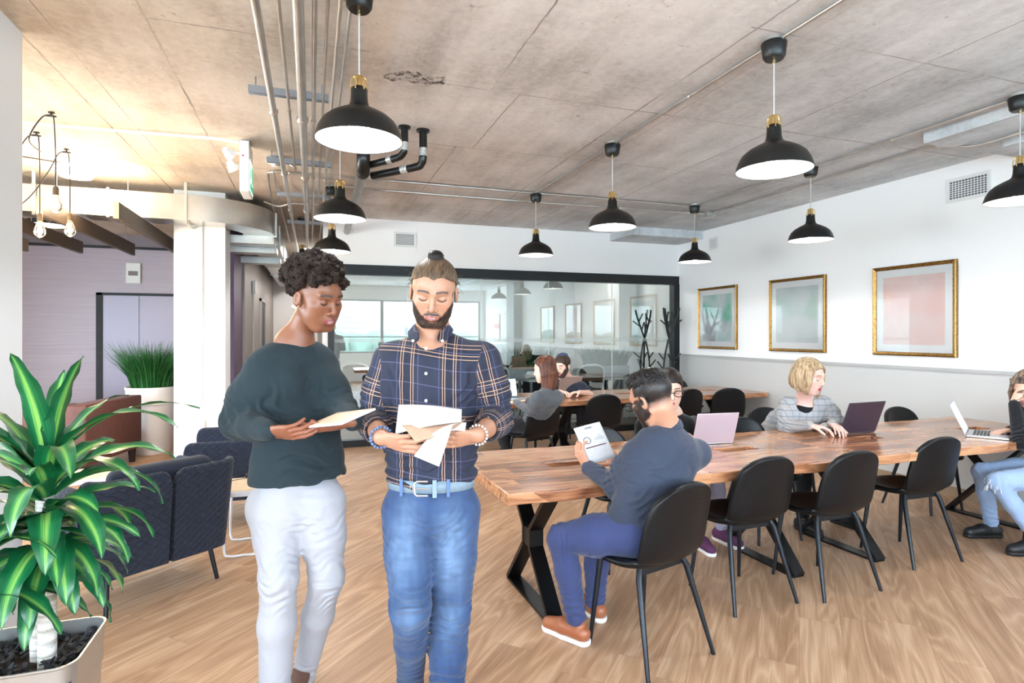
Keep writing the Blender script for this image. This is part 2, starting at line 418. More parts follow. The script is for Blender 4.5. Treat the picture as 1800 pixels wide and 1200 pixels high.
# the city beyond the rear windows (seen mirrored in the partition)
HAZE = mat('hazy_facade', S(138, 150, 160), .9); TREE = mat('hazy_trees', S(104, 126, 112), .95, var=.25, vscale=.05)  # distance haze put into the facade and tree colours
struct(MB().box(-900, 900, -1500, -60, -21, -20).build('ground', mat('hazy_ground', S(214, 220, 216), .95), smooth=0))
random.seed(4)
tw = [(-70, 46, 22, 5), (-20, 30, 26, 4), (20, 40, 34, 6), (75, 64, 15, 8), (98, 30, 30, 5), (150, 46, 26, 7), (230, 40, 20, 6), (262, 34, 30, 5), (330, 38, 24, 7), (-140, 36, 30, 6), (400, 44, 24, 6)]
TL = ['slim hazy tower left of the tallest skyline tower', 'low hazy block just left of the skyline centre', 'broad low hazy block at the skyline centre', 'tallest slim hazy tower on the skyline outside the rear windows', 'low hazy block beside the tallest skyline tower', 'mid-height broad hazy tower right of the tallest one', 'hazy block in the right group of the skyline', 'lower hazy block attached to the right skyline group', 'hazy block toward the right end of the skyline', 'hazy block at the far left end of the skyline', 'last hazy block at the far right end of the skyline']
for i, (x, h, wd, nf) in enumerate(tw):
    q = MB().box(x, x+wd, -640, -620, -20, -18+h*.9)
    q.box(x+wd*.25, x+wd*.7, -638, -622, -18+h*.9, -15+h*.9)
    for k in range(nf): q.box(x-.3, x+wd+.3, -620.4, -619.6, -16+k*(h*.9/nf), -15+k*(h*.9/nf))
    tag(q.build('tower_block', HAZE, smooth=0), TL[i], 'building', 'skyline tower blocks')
q = MB()
for i in range(150):
    r = random.uniform(6, 10); q.sphere((-420+i*6+random.uniform(-3, 3), -400+random.uniform(-15, 15), -6-random.random()*3+r*.2), r, 10, 6)
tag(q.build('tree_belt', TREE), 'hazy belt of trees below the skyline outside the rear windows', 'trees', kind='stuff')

# ================================================================ FIXTURES
SHADE = mat('shade_black_enamel', S(20, 21, 22), .36, spec=.4)
SHADEIN = mat('shade_white_enamel', S(250, 250, 248), .5)
BRASS = mat('brass', S(232, 206, 150), .22, 1.)
CORD = mat('grey_cord', S(190, 190, 190), .6)
GALV = mat('galvanised_steel', S(196, 194, 190), .34, .85, var=.12, vscale=6)
GALVD = mat('strut_steel', S(160, 162, 168), .4, .8)
BULB = mat('lamp_glow', (1, 1, 1), .5, emit=(1, .96, .88), estr=14)
def make_pendant():
    t = thing('pendant_lamp', 'x', 'lamp')
    MB().lathe([(0, 0), (.052, 0), (.052, -.022), (0, -.022)], n=20).build('ceiling_box', GALV, t)
    MB().lathe([(0, -.02), (.062, -.02), (.065, -.026), (.056, -.095), (.046, -.108), (.0, -.11)], n=28).build('canopy', SHADE, t)
    MB().lathe([(0, -.108), (.009, -.108), (.009, -.128), (0, -.128)], n=12).build('cord_grip', BRASS, t)
    MB().tube([(0, 0, -.12), (0, 0, -.42)], .0035, 6).build('cord', CORD, t)
    hd = MB()
    hd.lathe([(0, -.395), (.012, -.4), (.022, -.412), (.024, -.45), (0, -.45)], n=20)
    for k in range(6):
        a = k*PI/3; ca, sa = math.cos(a), math.sin(a)
        hd.tube(smooth_path([(.012*ca, .012*sa, -.402), (.030*ca, .030*sa, -.412), (.035*ca, .035*sa, -.44), (.036*ca, .036*sa, -.47)], 3), .0032, 6)
    hd.build('lamp_holder', BRASS, t)
    pr = [(.028, -.455), (.034, -.458), (.036, -.475), (.038, -.51), (.043, -.533), (.056, -.546), (.09, -.562), (.13, -.584), (.16, -.61), (.178, -.642), (.188, -.672), (.1915, -.688)]
    inn = [(.1885, -.688), (.1845, -.67), (.1745, -.642), (.157, -.613), (.128, -.588), (.088, -.566), (.05, -.552), (.0, -.548)]
    m = MB(); m.lathe(pr, n=48); m.lathe([(.1915, -.688), (.1915, -.6905), (.1885, -.6905), (.1885, -.688)], n=48); sh = m.build('shade', SHADE, t, smooth=60)
    MB().lathe(inn, n=48).build('reflector', SHADEIN, sh, smooth=60)
    b = MB().lathe([(0, -.55), (.018, -.552), (.022, -.575), (.038, -.6), (.046, -.63), (.038, -.662), (.018, -.676), (0, -.678)], n=20).build('bulb', BULB, t, smooth=80)
    ld = bpy.data.lights.new('bulb_light', 'SPOT'); ld.energy = 15; ld.color = (.93, .98, 1); ld.shadow_soft_size = .05; ld.spot_size = 2.7; ld.spot_blend = .25
    lo = bpy.data.objects.new('bulb_light', ld); link(lo, t); lo.location = (0, 0, -.682)
    ld2 = bpy.data.lights.new('inner_glow', 'POINT'); ld2.energy = 5; ld2.color = (1, 1, 1); ld2.shadow_soft_size = .03
    lo = bpy.data.objects.new('inner_glow', ld2); link(lo, t); lo.location = (0, 0, -.61)
    MATS['b'] = b
    return t
pend = make_pendant()
LP = [(.20, 2.69, 'big black pendant lamp nearest the camera, beside the silver conduits'),
      (.20, 4.56, 'black pendant lamp second along the silver conduits, above the walking pair'),
      (.20, 6.40, 'black pendant lamp third along the conduits, against the white end wall'),
      (-.12, 8.35, 'black pendant lamp farthest along the conduits, in the corridor mouth'),
      (2.30, 2.47, 'large black pendant lamp over the left half of the front wooden table'),
      (2.30, 4.22, 'middle black pendant lamp of the centre row, between the two long tables'),
      (2.32, 5.98, 'small black pendant lamp of the centre row, nearest the glass partition'),
      (4.33, 2.52, 'black pendant lamp cut by the right edge of the photo'),
      (4.33, 4.20, 'black pendant lamp hanging before the plain wall, between two others of the right row'),
      (4.33, 5.92, 'farthest black pendant lamp of the right row, near the corner'),
      (2.30, .60, 'black pendant lamp of the centre row overhead, behind the camera view'),
      (4.33, .75, 'black pendant lamp of the right row overhead, behind the camera view')]
for i, (x, y, lb) in enumerate(LP[:10]):
    o = pend if i == 0 else copy_tree(pend)
    o.location = (x, y, ZC); tag(o, lb, 'lamp', 'black pendant lamps over the tables')
    if i == 3: o.location = (x, y, ZC+.05)
# conduits feeding the lamps
def conduit(lb, paths, r=.011, m=GALV, clips=(), name='conduit', cat='conduit', group='silver electrical conduits on the ceiling'):
    q = MB()
    for p in paths: q.tube(smooth_path(p, 5), r, 8)
    o = q.build(name, m, smooth=60); tag(o, lb, cat, group)
    if clips:
        k = MB()
        for cp in clips: k.sphere(cp, r*1.5, 8, 5)
        each(k, 'coupling', m, o)
    return o
zc = ZC-.020
conduit('thin conduit feeding the centre row of pendant lamps', [[(2.3, -1, zc), (2.3, 2.42, zc)], [(2.3, 2.52, zc), (2.3, 4.17, zc)], [(2.3, 4.27, zc), (2.3, 5.9, zc)]], clips=[(2.3, 3.2, zc), (2.3, 5.2, zc)])
conduit('thin conduit feeding the right row of pendant lamps', [[(4.33, -1, zc), (4.33, 2.3, zc), (4.33, 2.46, zc)], [(4.33, 2.57, zc), (4.33, 4.15, zc)], [(4.33, 4.25, zc), (4.33, 5.87, zc)]], clips=[(4.33, 3.4, zc), (4.33, 5.0, zc)])
conduit('conduit across the ceiling joining the far pendant lamps', [[(.25, 5.62, 2.96), (.55, 5.75, 2.97), (.75, 5.93, zc), (2.2, 5.95, zc), (2.27, 5.98, zc)], [(2.37, 5.98, zc), (2.5, 5.94, zc), (4.2, 5.95, zc), (4.29, 5.93, zc)]], clips=[(1.4, 5.94, zc), (3.3, 5.94, zc)])
conduit('lower long conduit across the ceiling to a junction box near the corner', [[(.25, 5.95, 2.95), (.55, 6.05, 2.96), (.8, 6.22, zc-.03), (2.6, 6.22, zc-.03), (4.68, 6.22, zc-.01)]], r=.014, clips=[(1.5, 6.22, zc-.03), (3.5, 6.22, zc-.02)])
conduit('conduit near the right wall that bends under the dropped slab', [[(4.78, 6.2, zc), (4.78, 4.6, zc), (4.78, 3.5, zc), (4.78, 3.3, zc), (4.79, 3.12, 2.94), (4.8, 2.6, 2.94), (4.8, 1., 2.94)]], r=.012, clips=[(4.78, 5.0, zc), (4.78, 4.2, zc)])
tag(MB().box(4.68, 4.82, 6.14, 6.28, 2.985, ZC).box(4.70, 4.80, 6.16, 6.26, 2.975, 2.986).build('junction_box', GALV, bevel=.003), 'small steel junction box on the ceiling near the far right corner', 'junction box')
tag(MB().box(5.0, 5.22, 2.62, 2.80, 2.85, 2.916).box(5.02, 5.2, 2.64, 2.78, 2.84, 2.851).build('junction_box', GALV, bevel=.003), 'steel junction box under the dropped slab by the right wall', 'junction box')
conduit('white conduit running from the left to the emergency light', [[(-4.5, 5.22, zc), (-2.0, 5.16, zc), (-.9, 5.1, zc), (-.7, 5.06, zc-.01), (-.54, 5.03, zc-.03)]], r=.012, m=mat('white_conduit', S(240, 238, 232), .4), clips=[(-2.5, 5.17, zc)])
# the bundle of conduits running to the corridor
bund = [(-.225, .019, 2.89, 'widest-set left pipe of the ceiling bundle'), (-.135, .009, 2.92, 'thin pipe between the two fat pipes of the bundle'),
        (-.056, .026, 2.89, 'fattest silver pipe of the ceiling bundle'), (.012, .012, 2.90, 'slim pipe just right of the fattest pipe'),
        (.066, .008, 2.92, 'thin pipe running out of the junction box with the tan cover'), (.115, .010, 2.90, 'slim coupled pipe beside the nearest pendant canopy'),
        (.172, .008, 3.02, 'thin pipe tight to the ceiling behind the nearest pendant')]
for i, (x, r, z, lb) in enumerate(bund):
    y0 = 2.61 if i == 4 else -1.5
    y1 = [10.5, 5.4, 10.8, 10.6, 6.9, 9.6, 8.0][i]
    cl = [(x, y, z) for y in (3.95+.04*i, 5.45+.03*i, 7.0) if y < y1]
    P = [(x, y0, z), (x, 3, z), (x, y1-.5, z), (x, y1-.1, z-.02)]
    if i == 1: P = [(x, y0, z), (x, 3, z), (x, 5.2, z), (x+.0, 5.33, z), (x-.06, 5.4, 2.97), (x-.18, 5.45, 2.98)]
    conduit(lb, [P], r=r, clips=cl, name='pipe', cat='pipe', group='silver pipes in the ceiling bundle')
for y, x0, x1, z in ((2.42, -.3, .1, 2.955), (3.84, -.36, .10, 2.955), (5.34, -.36, .16, 2.955), (6.6, -.34, .2, 2.955), (8.2, -.3, .2, 2.955)):
    q = MB().box(x0, x1, y-.022, y+.022, z, z+.036).box(x0, x1, y-.022, y-.018, z-.006, z).box(x0, x1, y+.018, y+.022, z-.006, z)
    for rx in (x0+.04, x1-.04): q.tube([(rx, y, z+.03), (rx, y, ZC)], .005, 6)
    tag(q.build('strut_channel', GALVD), {2.42: 'steel strut channel at the very top of the view, over the pipe bundle', 3.84: 'steel strut channel carrying the pipes, left of the big pendant lamp', 5.34: 'steel strut channel behind the smoke detector', 6.6: 'third steel strut channel, above the far pendants', 8.2: 'farthest steel strut channel, in the corridor mouth'}[y], 'bracket', 'strut channels under the ceiling')
jb = tag(MB().box(.02, .135, 2.2, 2.6, 2.93, ZC).build('junction_box', GALV, bevel=.003), 'steel junction box with a tan cover among the pipes at the top', 'junction box')
MB().box(.015, .14, 2.40, 2.605, 2.922, 2.931).build('cover', mat('tan_cover', S(178, 140, 100), .5), jb, bevel=.002)
# loops of conduit by the smoke detector
conduit('thin conduit looping round the smoke detector', [[(-.44, 8.6, 2.93), (-.42, 7.2, 2.97), (-.40, 6.15, zc), (-.36, 5.98, zc), (-.25, 5.95, zc), (.0, 5.98, zc), (.22, 6.02, zc-.03)]], r=.010, clips=[(-.2, 5.95, zc)])
conduit('thin conduit dropping toward the duct flange', [[(-.33, 5.75, 2.99), (-.34, 6.6, 2.98), (-.33, 8.0, 2.95), (-.32, 9.5, 2.9)]], r=.008, clips=[(-.335, 6.8, 2.98)])
conduit('short conduit bending from the duct over to the pipes', [[(-.5, 7.0, 2.96), (-.35, 7.05, 2.93), (-.2, 7.0, 2.96), (0.1, 7.02, 2.97)]], r=.009)
# black drain pipes
CI = mat('black_cast_iron', S(26, 27, 28), .28, .2); CPL = mat('pipe_coupling', S(190, 188, 184), .4, .5, var=.3, vscale=60)
CLAD = mat('foil_cladding', S(150, 146, 142), .35, .8, var=.3, vscale=25)
t = thing('drain_pipe', 'black cast-iron drain pipes dropping from the ceiling with elbows', 'pipe', (.5, 4.6, 2.8))
def rel(P, o): return [tuple(Vector(p)-Vector(o)) for p in P]
o0 = (.5, 4.6, 2.8)
P1 = smooth_path([(.80, 4.43, 3.05), (.80, 4.43, 2.86), (.79, 4.45, 2.80), (.74, 4.49, 2.775), (.45, 4.72, 2.745)], 6)
P2 = smooth_path([(.655, 4.40, 3.05), (.655, 4.40, 2.89), (.64, 4.42, 2.845), (.60, 4.46, 2.825), (.42, 4.62, 2.80)], 6)
P3 = smooth_path([(.37, 4.55, 3.05), (.37, 4.55, 2.90), (.37, 4.56, 2.80), (.375, 4.66, 2.745), (.385, 4.82, 2.80), (.39, 4.9, 2.85)], 6)
for nm, P, r in (('branch_pipe', P1, .030), ('branch_pipe', P2, .027), ('main_pipe', P3, .050)):
    MB().tube(rel(P, o0), r, 16).build(nm, CI, t, smooth=60)
q = MB()
for a, b_, r in (((.80, 4.43, 2.91), (.80, 4.43, 2.85), .034), ((.70, 4.52, 2.772), (.655, 4.556, 2.768), .034), ((.655, 4.40, 2.93), (.655, 4.40, 2.87), .031), ((.575, 4.48, 2.822), (.545, 4.51, 2.819), .031), ((.37, 4.55, 2.99), (.37, 4.55, 2.90), .054)):
    q.tube(rel([a, b_], o0), r, 16)
each(q, 'coupling', CPL, t)
each(MB().tube(rel([(.80, 4.43, 3.05), (.80, 4.43, 3.035)], o0), .05, 16).tube(rel([(.655, 4.4, 3.05), (.655, 4.4, 3.035)], o0), .045, 16), 'ceiling_collar', CI, t)
tag(MB().tube(smooth_path([(.39, 4.86, 2.84), (.40, 5.1, 2.88), (.42, 6, 2.88), (.44, 8.05, 2.86)], 4), .043, 16).build('insulated_pipe', CLAD, smooth=60), 'foil-clad pipe running from the black drain back to the white end wall', 'pipe')
# duct
DUCT = mat('duct_steel', S(205, 203, 198), .28, .9, var=.1, vscale=4, bump=.15, bscale=5)
def sweep_rect(path, wdt, z0, z1):
    q = MB(); V = []; m = len(path)
    for i, p in enumerate(path):
        d = Vector(path[min(i+1, m-1)])-Vector(path[max(i-1, 0)]); d.normalize(); nrm = Vector((-d[1], d[0]))
        for sgn, z in ((1, z0), (-1, z0), (-1, z1), (1, z1)): V.append((p[0]+nrm[0]*sgn*wdt/2, p[1]+nrm[1]*sgn*wdt/2, z))
    Fc = []
    for i in range(m-1):
        for j in range(4):
            k = (j+1) % 4; Fc.append((i*4+j, i*4+k, (i+1)*4+k, (i+1)*4+j))
    Fc += [(3, 2, 1, 0), tuple((m-1)*4+j for j in range(4))]
    return q.add(V, Fc)
path = [(-5, 6.93)]+[(x, 6.93) for x in (-4, -3, -2, -1.2)]+[(-1.2+.62*math.sin(a), 6.93+.62*(1-math.cos(a))) for a in [PI/2*k/10 for k in range(1, 11)]]+[(-.58, 9), (-.58, 11), (-.58, 15.5)]
t = thing('air_duct', 'large galvanised rectangular air duct curving into the corridor', 'duct', (-1.2, 6.93, 2.67))
def shift(mb, o): mb.V = [tuple(Vector(v)-Vector(o)) for v in mb.V]; return mb
oo = (-1.2, 6.93, 2.67)
shift(sweep_rect(path, .34, 2.67, 2.93), oo).build('duct_body', DUCT, t, smooth=50)
q = MB()
for x in (-4.4, -3.1, -1.9): q.box(x-.012, x+.012, 6.745, 7.115, 2.655, 2.945)
q.box(-.765, -.395, 7.54, 7.575, 2.655, 2.945)
for y in (8.4, 9.6, 10.9, 12.4, 14): q.box(-.765, -.395, y-.02, y+.02, 2.65, 2.945)
each(shift(q, oo), 'flange', GALV, t)
q = MB()
for x in (-3.6, -2.5, -1.22): q.box(x-.014, x+.014, 6.735, 6.745, 2.64, ZC).box(x-.014, x+.014, 6.735, 7.12, 2.635, 2.645)
each(shift(q, oo), 'hanger_strap', GALV, t, per=2)
for k, (y, z) in enumerate(((7.55, 2.58), (8.0, 2.53), (8.9, 2.5))):
    tag(MB().box(-1.0, -.42, y, y+.3, z, z+.07).box(-.99, -.43, y-.012, y, z-.012, z+.085).build('duct_branch', GALV, bevel=.004), ['nearest steel branch box under the duct, beside the white column', 'second steel branch box under the duct, past the white column', 'lowest and farthest steel branch box under the duct'][k], 'duct')
# wooden ceiling baffles over the lounge
BAF = mat('dark_bronze_laminate', S(74, 61, 48), .45)
for k, x in enumerate((-1.60, -2.15, -2.71, -3.27)):
    t = thing('ceiling_baffle', ['dark hanging baffle blade nearest the white column', 'second dark hanging baffle blade from the white column, behind the glowing bulbs', 'third dark baffle blade from the white column', 'dark baffle blade at the left, mostly hidden by the near wall'][k], 'ceiling panel', (x, 5.9, 2.5), group='hanging ceiling baffles')
    y0 = 0 if k < 3 else .1
    MB().box(-.02, .02, y0, 2.72, 0, .145).build('blade', BAF, t, smooth=0)
    MB().box(-.021, .021, y0-.004, y0, 0, .145).build('end_cap', mat('baffle_edge', S(196, 176, 136), .5) if k == 0 else MATS['baffle_edge'], t, smooth=0)
    q = MB()
    for y in (.35, 1.35, 2.4): q.tube([(0, y, .14), (0, y, .55)], .003, 6)
    each(q, 'hanger_rod', GALV, t)
# filament bulbs on looped cords
GLASSB = pane_mat('bulb_glass', .06, (1, 1, 1), (1, .93, .8))
FIL = mat('filament', (1, .8, .5), .5, emit=(1, .72, .38), estr=140)
DKCORD = mat('dark_cord', S(60, 52, 46), .7); SOCK = mat('socket_bronze', S(112, 96, 80), .4, .4)
def bulb_pendant(hook, bx, by, bz, ctrl, lb):
    t = thing('filament_pendant', lb, 'lamp', (bx, by, bz), group='filament bulbs hung on looped cords'); kb = 1.3
    P = [(0, 0, .12)]+[tuple(Vector(c)-Vector((bx, by, bz))) for c in ctrl]
    MB().tube(smooth_path(P, 8), .0045, 6).build('cord', DKCORD, t, smooth=80)
    MB().lathe([(0, .125), (.012, .12), (.019, .105), (.02, .055), (.0, .055)], n=18).build('socket', SOCK, t)
    MB().lathe([(.013*kb, .056), (.016*kb, .04), (.026*kb, .010), (.033*kb, -.020), (.030*kb, -.050), (.018*kb, -.070), (.0, -.077)], n=24).build('bulb', GLASSB, t, smooth=80)
    q = MB()
    for k in range(6):
        a = k*PI/3; q.tube([(.006*math.cos(a), .006*math.sin(a), .035), (.017*math.cos(a+.5), .017*math.sin(a+.5), -.03)], .0022, 5)
    q.build('filament', FIL, t)
    ld = bpy.data.lights.new('filament_light', 'POINT'); ld.energy = 12; ld.color = (1, .74, .44); ld.shadow_soft_size = .03
    lo = bpy.data.objects.new('filament_light', ld); link(lo, t); lo.location = (0, 0, -.095)
    h = MB(); h.lathe([(0, 0), (.02, -.002), (.02, -.008), (.006, -.01), (.006, -.03), (0, -.03)], n=12); h.tube([(-.03, 0, -.028), (.03, 0, -.028)], .006, 6)
    ho = h.build('cord_hook', DKCORD, t); ho.location = Vector(hook)-Vector((bx, by, bz))
    return t
ZH = ZC
h1 = (-1.722,4.915,3.050); h2 = (-2.000,5.436,3.050); h3 = (-1.945,5.856,3.050)
b1 = (-1.798,5.212,2.476); b2 = (-2.086,5.733,2.358); b3 = (-1.913,5.832,2.390)
def loop(h, b, back, side=.035):
    hx, hy, hz = h; bx, by, bz = b
    return [(bx, by, bz+.3), (bx, by, hz-.25), (hx+side*.4, hy, hz-.06), (hx, hy, hz-.022), (hx-side*1.5, hy, hz-.05), (hx-side*3.4, hy+.02, hz-.2)]+back
bulb_pendant(h1, *b1, loop(h1, b1, [(h2[0]+.03, h2[1], h2[2]-.15)], .04), 'glowing filament bulb on the tallest looped cord')
bulb_pendant(h2, *b2, loop(h2, b2, [(h2[0]-.25, h2[1]+.1, 2.55), (h2[0]-.7, h2[1]+.2, 2.5)], .04), 'left glowing filament bulb of the lower pair')
bulb_pendant(h3, *b3, loop(h3, b3, [(h3[0]-.28, h3[1], 2.6), (h3[0]-.6, h3[1]+.1, 2.38), (h3[0]-1.1, h3[1]+.2, 2.25)], .04), 'right glowing filament bulb of the lower pair')
EWH = mat('fitting_white', S(236, 236, 234), .4)
# glowing flush lamps in the lounge
t = thing('flush_ceiling_light', 'glowing round glass ceiling light beside the filament bulbs', 'lamp', (-2.02, 6.3, ZC-.02))
MB().lathe([(0, .02), (.1, .02), (.1, -.01), (0, -.01)], n=28).build('base_plate', GALV, t)
MB().lathe([(.12, -.01), (.14, -.03), (.145, -.07), (.12, -.11), (0, -.13)], n=32).build('diffuser', mat('diffuser_glow', (1, 1, 1), .4, emit=(1, .9, .74), estr=7), t, smooth=80)
ld = bpy.data.lights.new('diffuser_light', 'POINT'); ld.energy = 17; ld.color = (1, .84, .62); ld.shadow_soft_size = .12
lo = bpy.data.objects.new('diffuser_light', ld); link(lo, t); lo.location = (0, 0, -.27)
t = thing('drum_light', 'wide round white light disc beyond the duct over the lounge', 'lamp', (-2.95, 8.3, 2.78))
MB().lathe([(0, .05), (.2, .05), (.2, 0), (.19, 0)], n=40).build('drum', SHADE, t)
MB().lathe([(.19, 0.0), (0, -.006)], n=40).build('diffuser', MATS['diffuser_glow'], t)
MB().tube([(0, 0, .05), (0, 0, .27)], .006, 6).build('stem', SHADE, t)
conduit('thin cable strung from the left to the round ceiling light', [[(-3.6, 5.6, zc), (-2.9, 5.9, zc), (-2.02, 6.3, zc)]], r=.006, m=MATS['dark_cord'], name='cable', cat='cable', group=None)
for (lx, ly, lb) in ((2.2, 9.9, 'added fill light on the meeting room ceiling, left one'), (4.2, 9.9, 'added fill light on the meeting room ceiling, right one'), (-.02, 11.0, 'added fill light on the corridor ceiling'), (-.02, 13.8, 'farther added fill light on the corridor ceiling')):  # lamps added to brighten the meeting room and the corridor
    t = thing('flush_ceiling_light', lb, 'lamp', (lx, ly, ZC-.02), group='added fill lights beyond the main room')
    MB().lathe([(0, .02), (.17, .02), (.17, -.03), (.16, -.03)], n=32).build('base_plate', EWH, t)
    MB().lathe([(.16, -.03), (.12, -.045), (0, -.05)], n=32).build('diffuser', MATS['diffuser_glow'], t, smooth=80)
    ld = bpy.data.lights.new('diffuser_light', 'SPOT'); ld.energy = 48 if ly < 10.5 else 55; ld.color = (1, .97, .94); ld.shadow_soft_size = .16; ld.spot_size = 3.0
    lo = bpy.data.objects.new('diffuser_light', ld); link(lo, t); lo.location = (0, 0, -.06)
# emergency light and exit sign
EW = mat('white_plastic', S(240, 240, 238), .4); GREEN = mat('exit_green', S(30, 150, 110), .4, emit=S(30, 150, 110), estr=.6)
t = thing('exit_sign', 'white emergency light box with twin spotlights and green exit sign', 'sign', (-.5, 5.03, 2.62))
MB().box(-.035, .035, 0, .30, .0, .40).build('housing', EW, t, bevel=.006)
MB().box(-.03, .03, .08, .22, .40, .43).build('mount', GALVD, t)
MB().box(.036, .039, .02, .28, .02, .26).build('sign_panel', mat('exit_face', S(236, 250, 246), .4, emit=(.9, 1, .97), estr=.4), t)
q = MB().box(.0392, .0402, .03, .27, .03, .085).box(.0392, .0402, .17, .26, .10, .24)
q.box(.0392, .0402, .05, .09, .11, .20).sphere((.0396, .08, .222), .014, 10, 6, (.1, 1, 1)).bar((.0396, .07, .12), (.0396, .12, .19), .014, .001, (0, 1, 0)).bar((.0396, .07, .16), (.0396, .13, .15), .012, .001, (0, 0, 1)).build('pictogram', GREEN, t)
MB().sphere((-.01, -.002, .28), .007, 8, 6).build('red_button', mat('red_button', S(220, 60, 40), .4), t)
for (dx, dy, dz, rx) in ((-.115, .0, .29, 1.2), (-.09, .02, .19, .2)):
    M = Matrix.Translation((dx, dy, dz)) @ Matrix.Rotation(rx, 4, 'X') @ Matrix.Rotation(-.5, 4, 'Y')
    hdd = MB().lathe([(0, .05), (.022, .045), (.036, .0), (.044, -.03), (.040, -.034), (.02, -.01), (0, -.008)], n=20, M=M)
    hdd.tube([(dx, dy, dz+.02), (-.034, .04, dz+.01)], .010, 8).build('spot_head', EW, t)
t = thing('smoke_detector', 'round white smoke detector on the ceiling left of the pipes', 'smoke detector', (-.30, 5.52, ZC))
MB().lathe([(0, 0), (.05, 0), (.05, -.035), (.0, -.035)], n=24).build('base', GALVD, t)
MB().lathe([(.0, -.033), (.078, -.036), (.078, -.05), (.06, -.062), (.035, -.066), (.03, -.085), (0, -.09)], n=28).build('cap', EW, t)
# vents
GRILL = mat('vent_white', S(226, 226, 224), .45); VDARK = mat('vent_dark', S(84, 88, 96), .8)
def vent(loc, w_, h_, axis, lb, half=False):
    t = thing('wall_vent', lb, 'vent', loc, rz=0 if axis == 'y' else -PI/2, group='white louvred wall vents')
    # local: width along X, faces -Y
    MB().box(-w_/2, w_/2, -.012, .0, -h_/2, -h_/2+.03).box(-w_/2, w_/2, -.012, 0, h_/2-.03, h_/2).box(-w_/2, -w_/2+.03, -.012, 0, -h_/2+.03, h_/2-.03).box(w_/2-.03, w_/2, -.012, 0, -h_/2+.03, h_/2-.03).build('frame', GRILL, t, smooth=0)
    MB().box(-w_/2+.02, w_/2-.02, -.001, .0, -h_/2+.02, h_/2-.02).build('backing', VDARK, t, smooth=0)
    q = MB(); n1 = 8; n2 = 12
    for k in range(1, n1): z = -h_/2+.03+(h_-.06)*k/n1; q.box(-w_/2+.03, w_/2-.03, -.005, -.002, z-.0035, z+.0035)
    for k in range(1, n2): x = -w_/2+.03+(w_-.06)*k/n2; q.box(x-.0025, x+.0025, -.0055, -.0025, -h_/2+.03, h_/2-.03)
    q.build('grille', GRILL, t, smooth=0)
vent((1.207,8.055,2.791), .30, .20, 'y', 'louvred vent high on the white wall over the glass partition')
def rw(p): return (XR-.003, p[1], p[2])
vent(rw((5.570,3.653,2.817)), .38, .22, 'x', 'larger louvred vent high on the right wall')
vent(rw((5.570,7.172,2.826)), .20, .18, 'x', 'small louvred vent on the right wall near the corner')
# column conduit
cw = mat('painted_conduit', S(222, 222, 224), .4)
t = thing('wall_conduit', 'thin vertical conduit with outlet box on the white column', 'conduit', (-1.126, 7.105, 0))
MB().tube([(0, 0, .55), (0, 0, 2.66)], .011, 8).tube([(-.27, 0, .50), (-.03, 0, .50)], .011, 8).build('tube', cw, t)
MB().box(-.03, .03, -.02, .014, .45, .58).build('outlet_box', EW, t, bevel=.003)
t = thing('call_lantern', 'white elevator call lantern panel above the grey doors', 'panel', (-2.635,10.585,2.452))
MB().box(-.10, .10, -.03, 0, -.16, .16).build('plate', EW, t, bevel=.008)
MB().box(-.065, .065, -.034, -.028, -.04, .03).build('display', mat('lantern_display', S(120, 110, 108), .4), t)
t = thing('wall_box', 'small white alarm box on the corridor wall', 'box', (-.895, 10.2, 2.25))
MB().box(0, .05, -.06, .06, -.1, .1).build('body', EW, t, bevel=.004)
MB().tube([(.012, 0, -.1), (.012, 0, -1.1)], .01, 6).build('conduit', cw, t)
# framed pictures on the right wall
GOLD = nodes('gilt_frame')[0]
def gold():
    n = GOLD.node_tree.nodes; l = GOLD.node_tree.links; b = n['Principled BSDF']; g = NG(n, l)
    f = g.noise(g.coord(), 60, 3); l.new(g.ramp(f, (.3, S(118, 84, 40)), (.7, S(184, 142, 80))), b.inputs['Base Color'])
    b.inputs['Metallic'].default_value = .85; b.inputs['Roughness'].default_value = .32
gold()
def art(name, *cols):
    m, n, l, b = nodes(name); g = NG(n, l)
    f = g.noise(g.coord(), 2.2, 2, .4, dist=.4)
    l.new(g.ramp(f, *cols), b.inputs['Base Color']); setb(b, None, .5); return m
MATW = mat('mat_board', S(250, 249, 248), .6)
PGLASS = pane_mat('picture_glass', .0, (1, 1, 1), (1, 1, 1))
arts = [art('art_teal', (.34, S(104, 198, 168)), (.46, S(190, 218, 210)), (.56, S(222, 230, 230)), (.68, S(170, 172, 172))),
        art('art_mist', (.35, S(190, 214, 204)), (.5, S(216, 224, 224)), (.65, S(226, 230, 228))),
        art('art_pink', (.35, S(246, 208, 200)), (.5, S(248, 218, 212)), (.68, S(246, 226, 220))),
        art('art_grey', (.35, S(190, 196, 200)), (.6, S(220, 222, 224)))]
lbs = ['gold-framed picture with teal and grey artwork, nearest the far corner', 'gold-framed picture with pale misty green artwork, in the middle', 'gold-framed picture with plain pink artwork, largest in view', 'gold-framed picture past the right edge, mirrored in the glass partition']
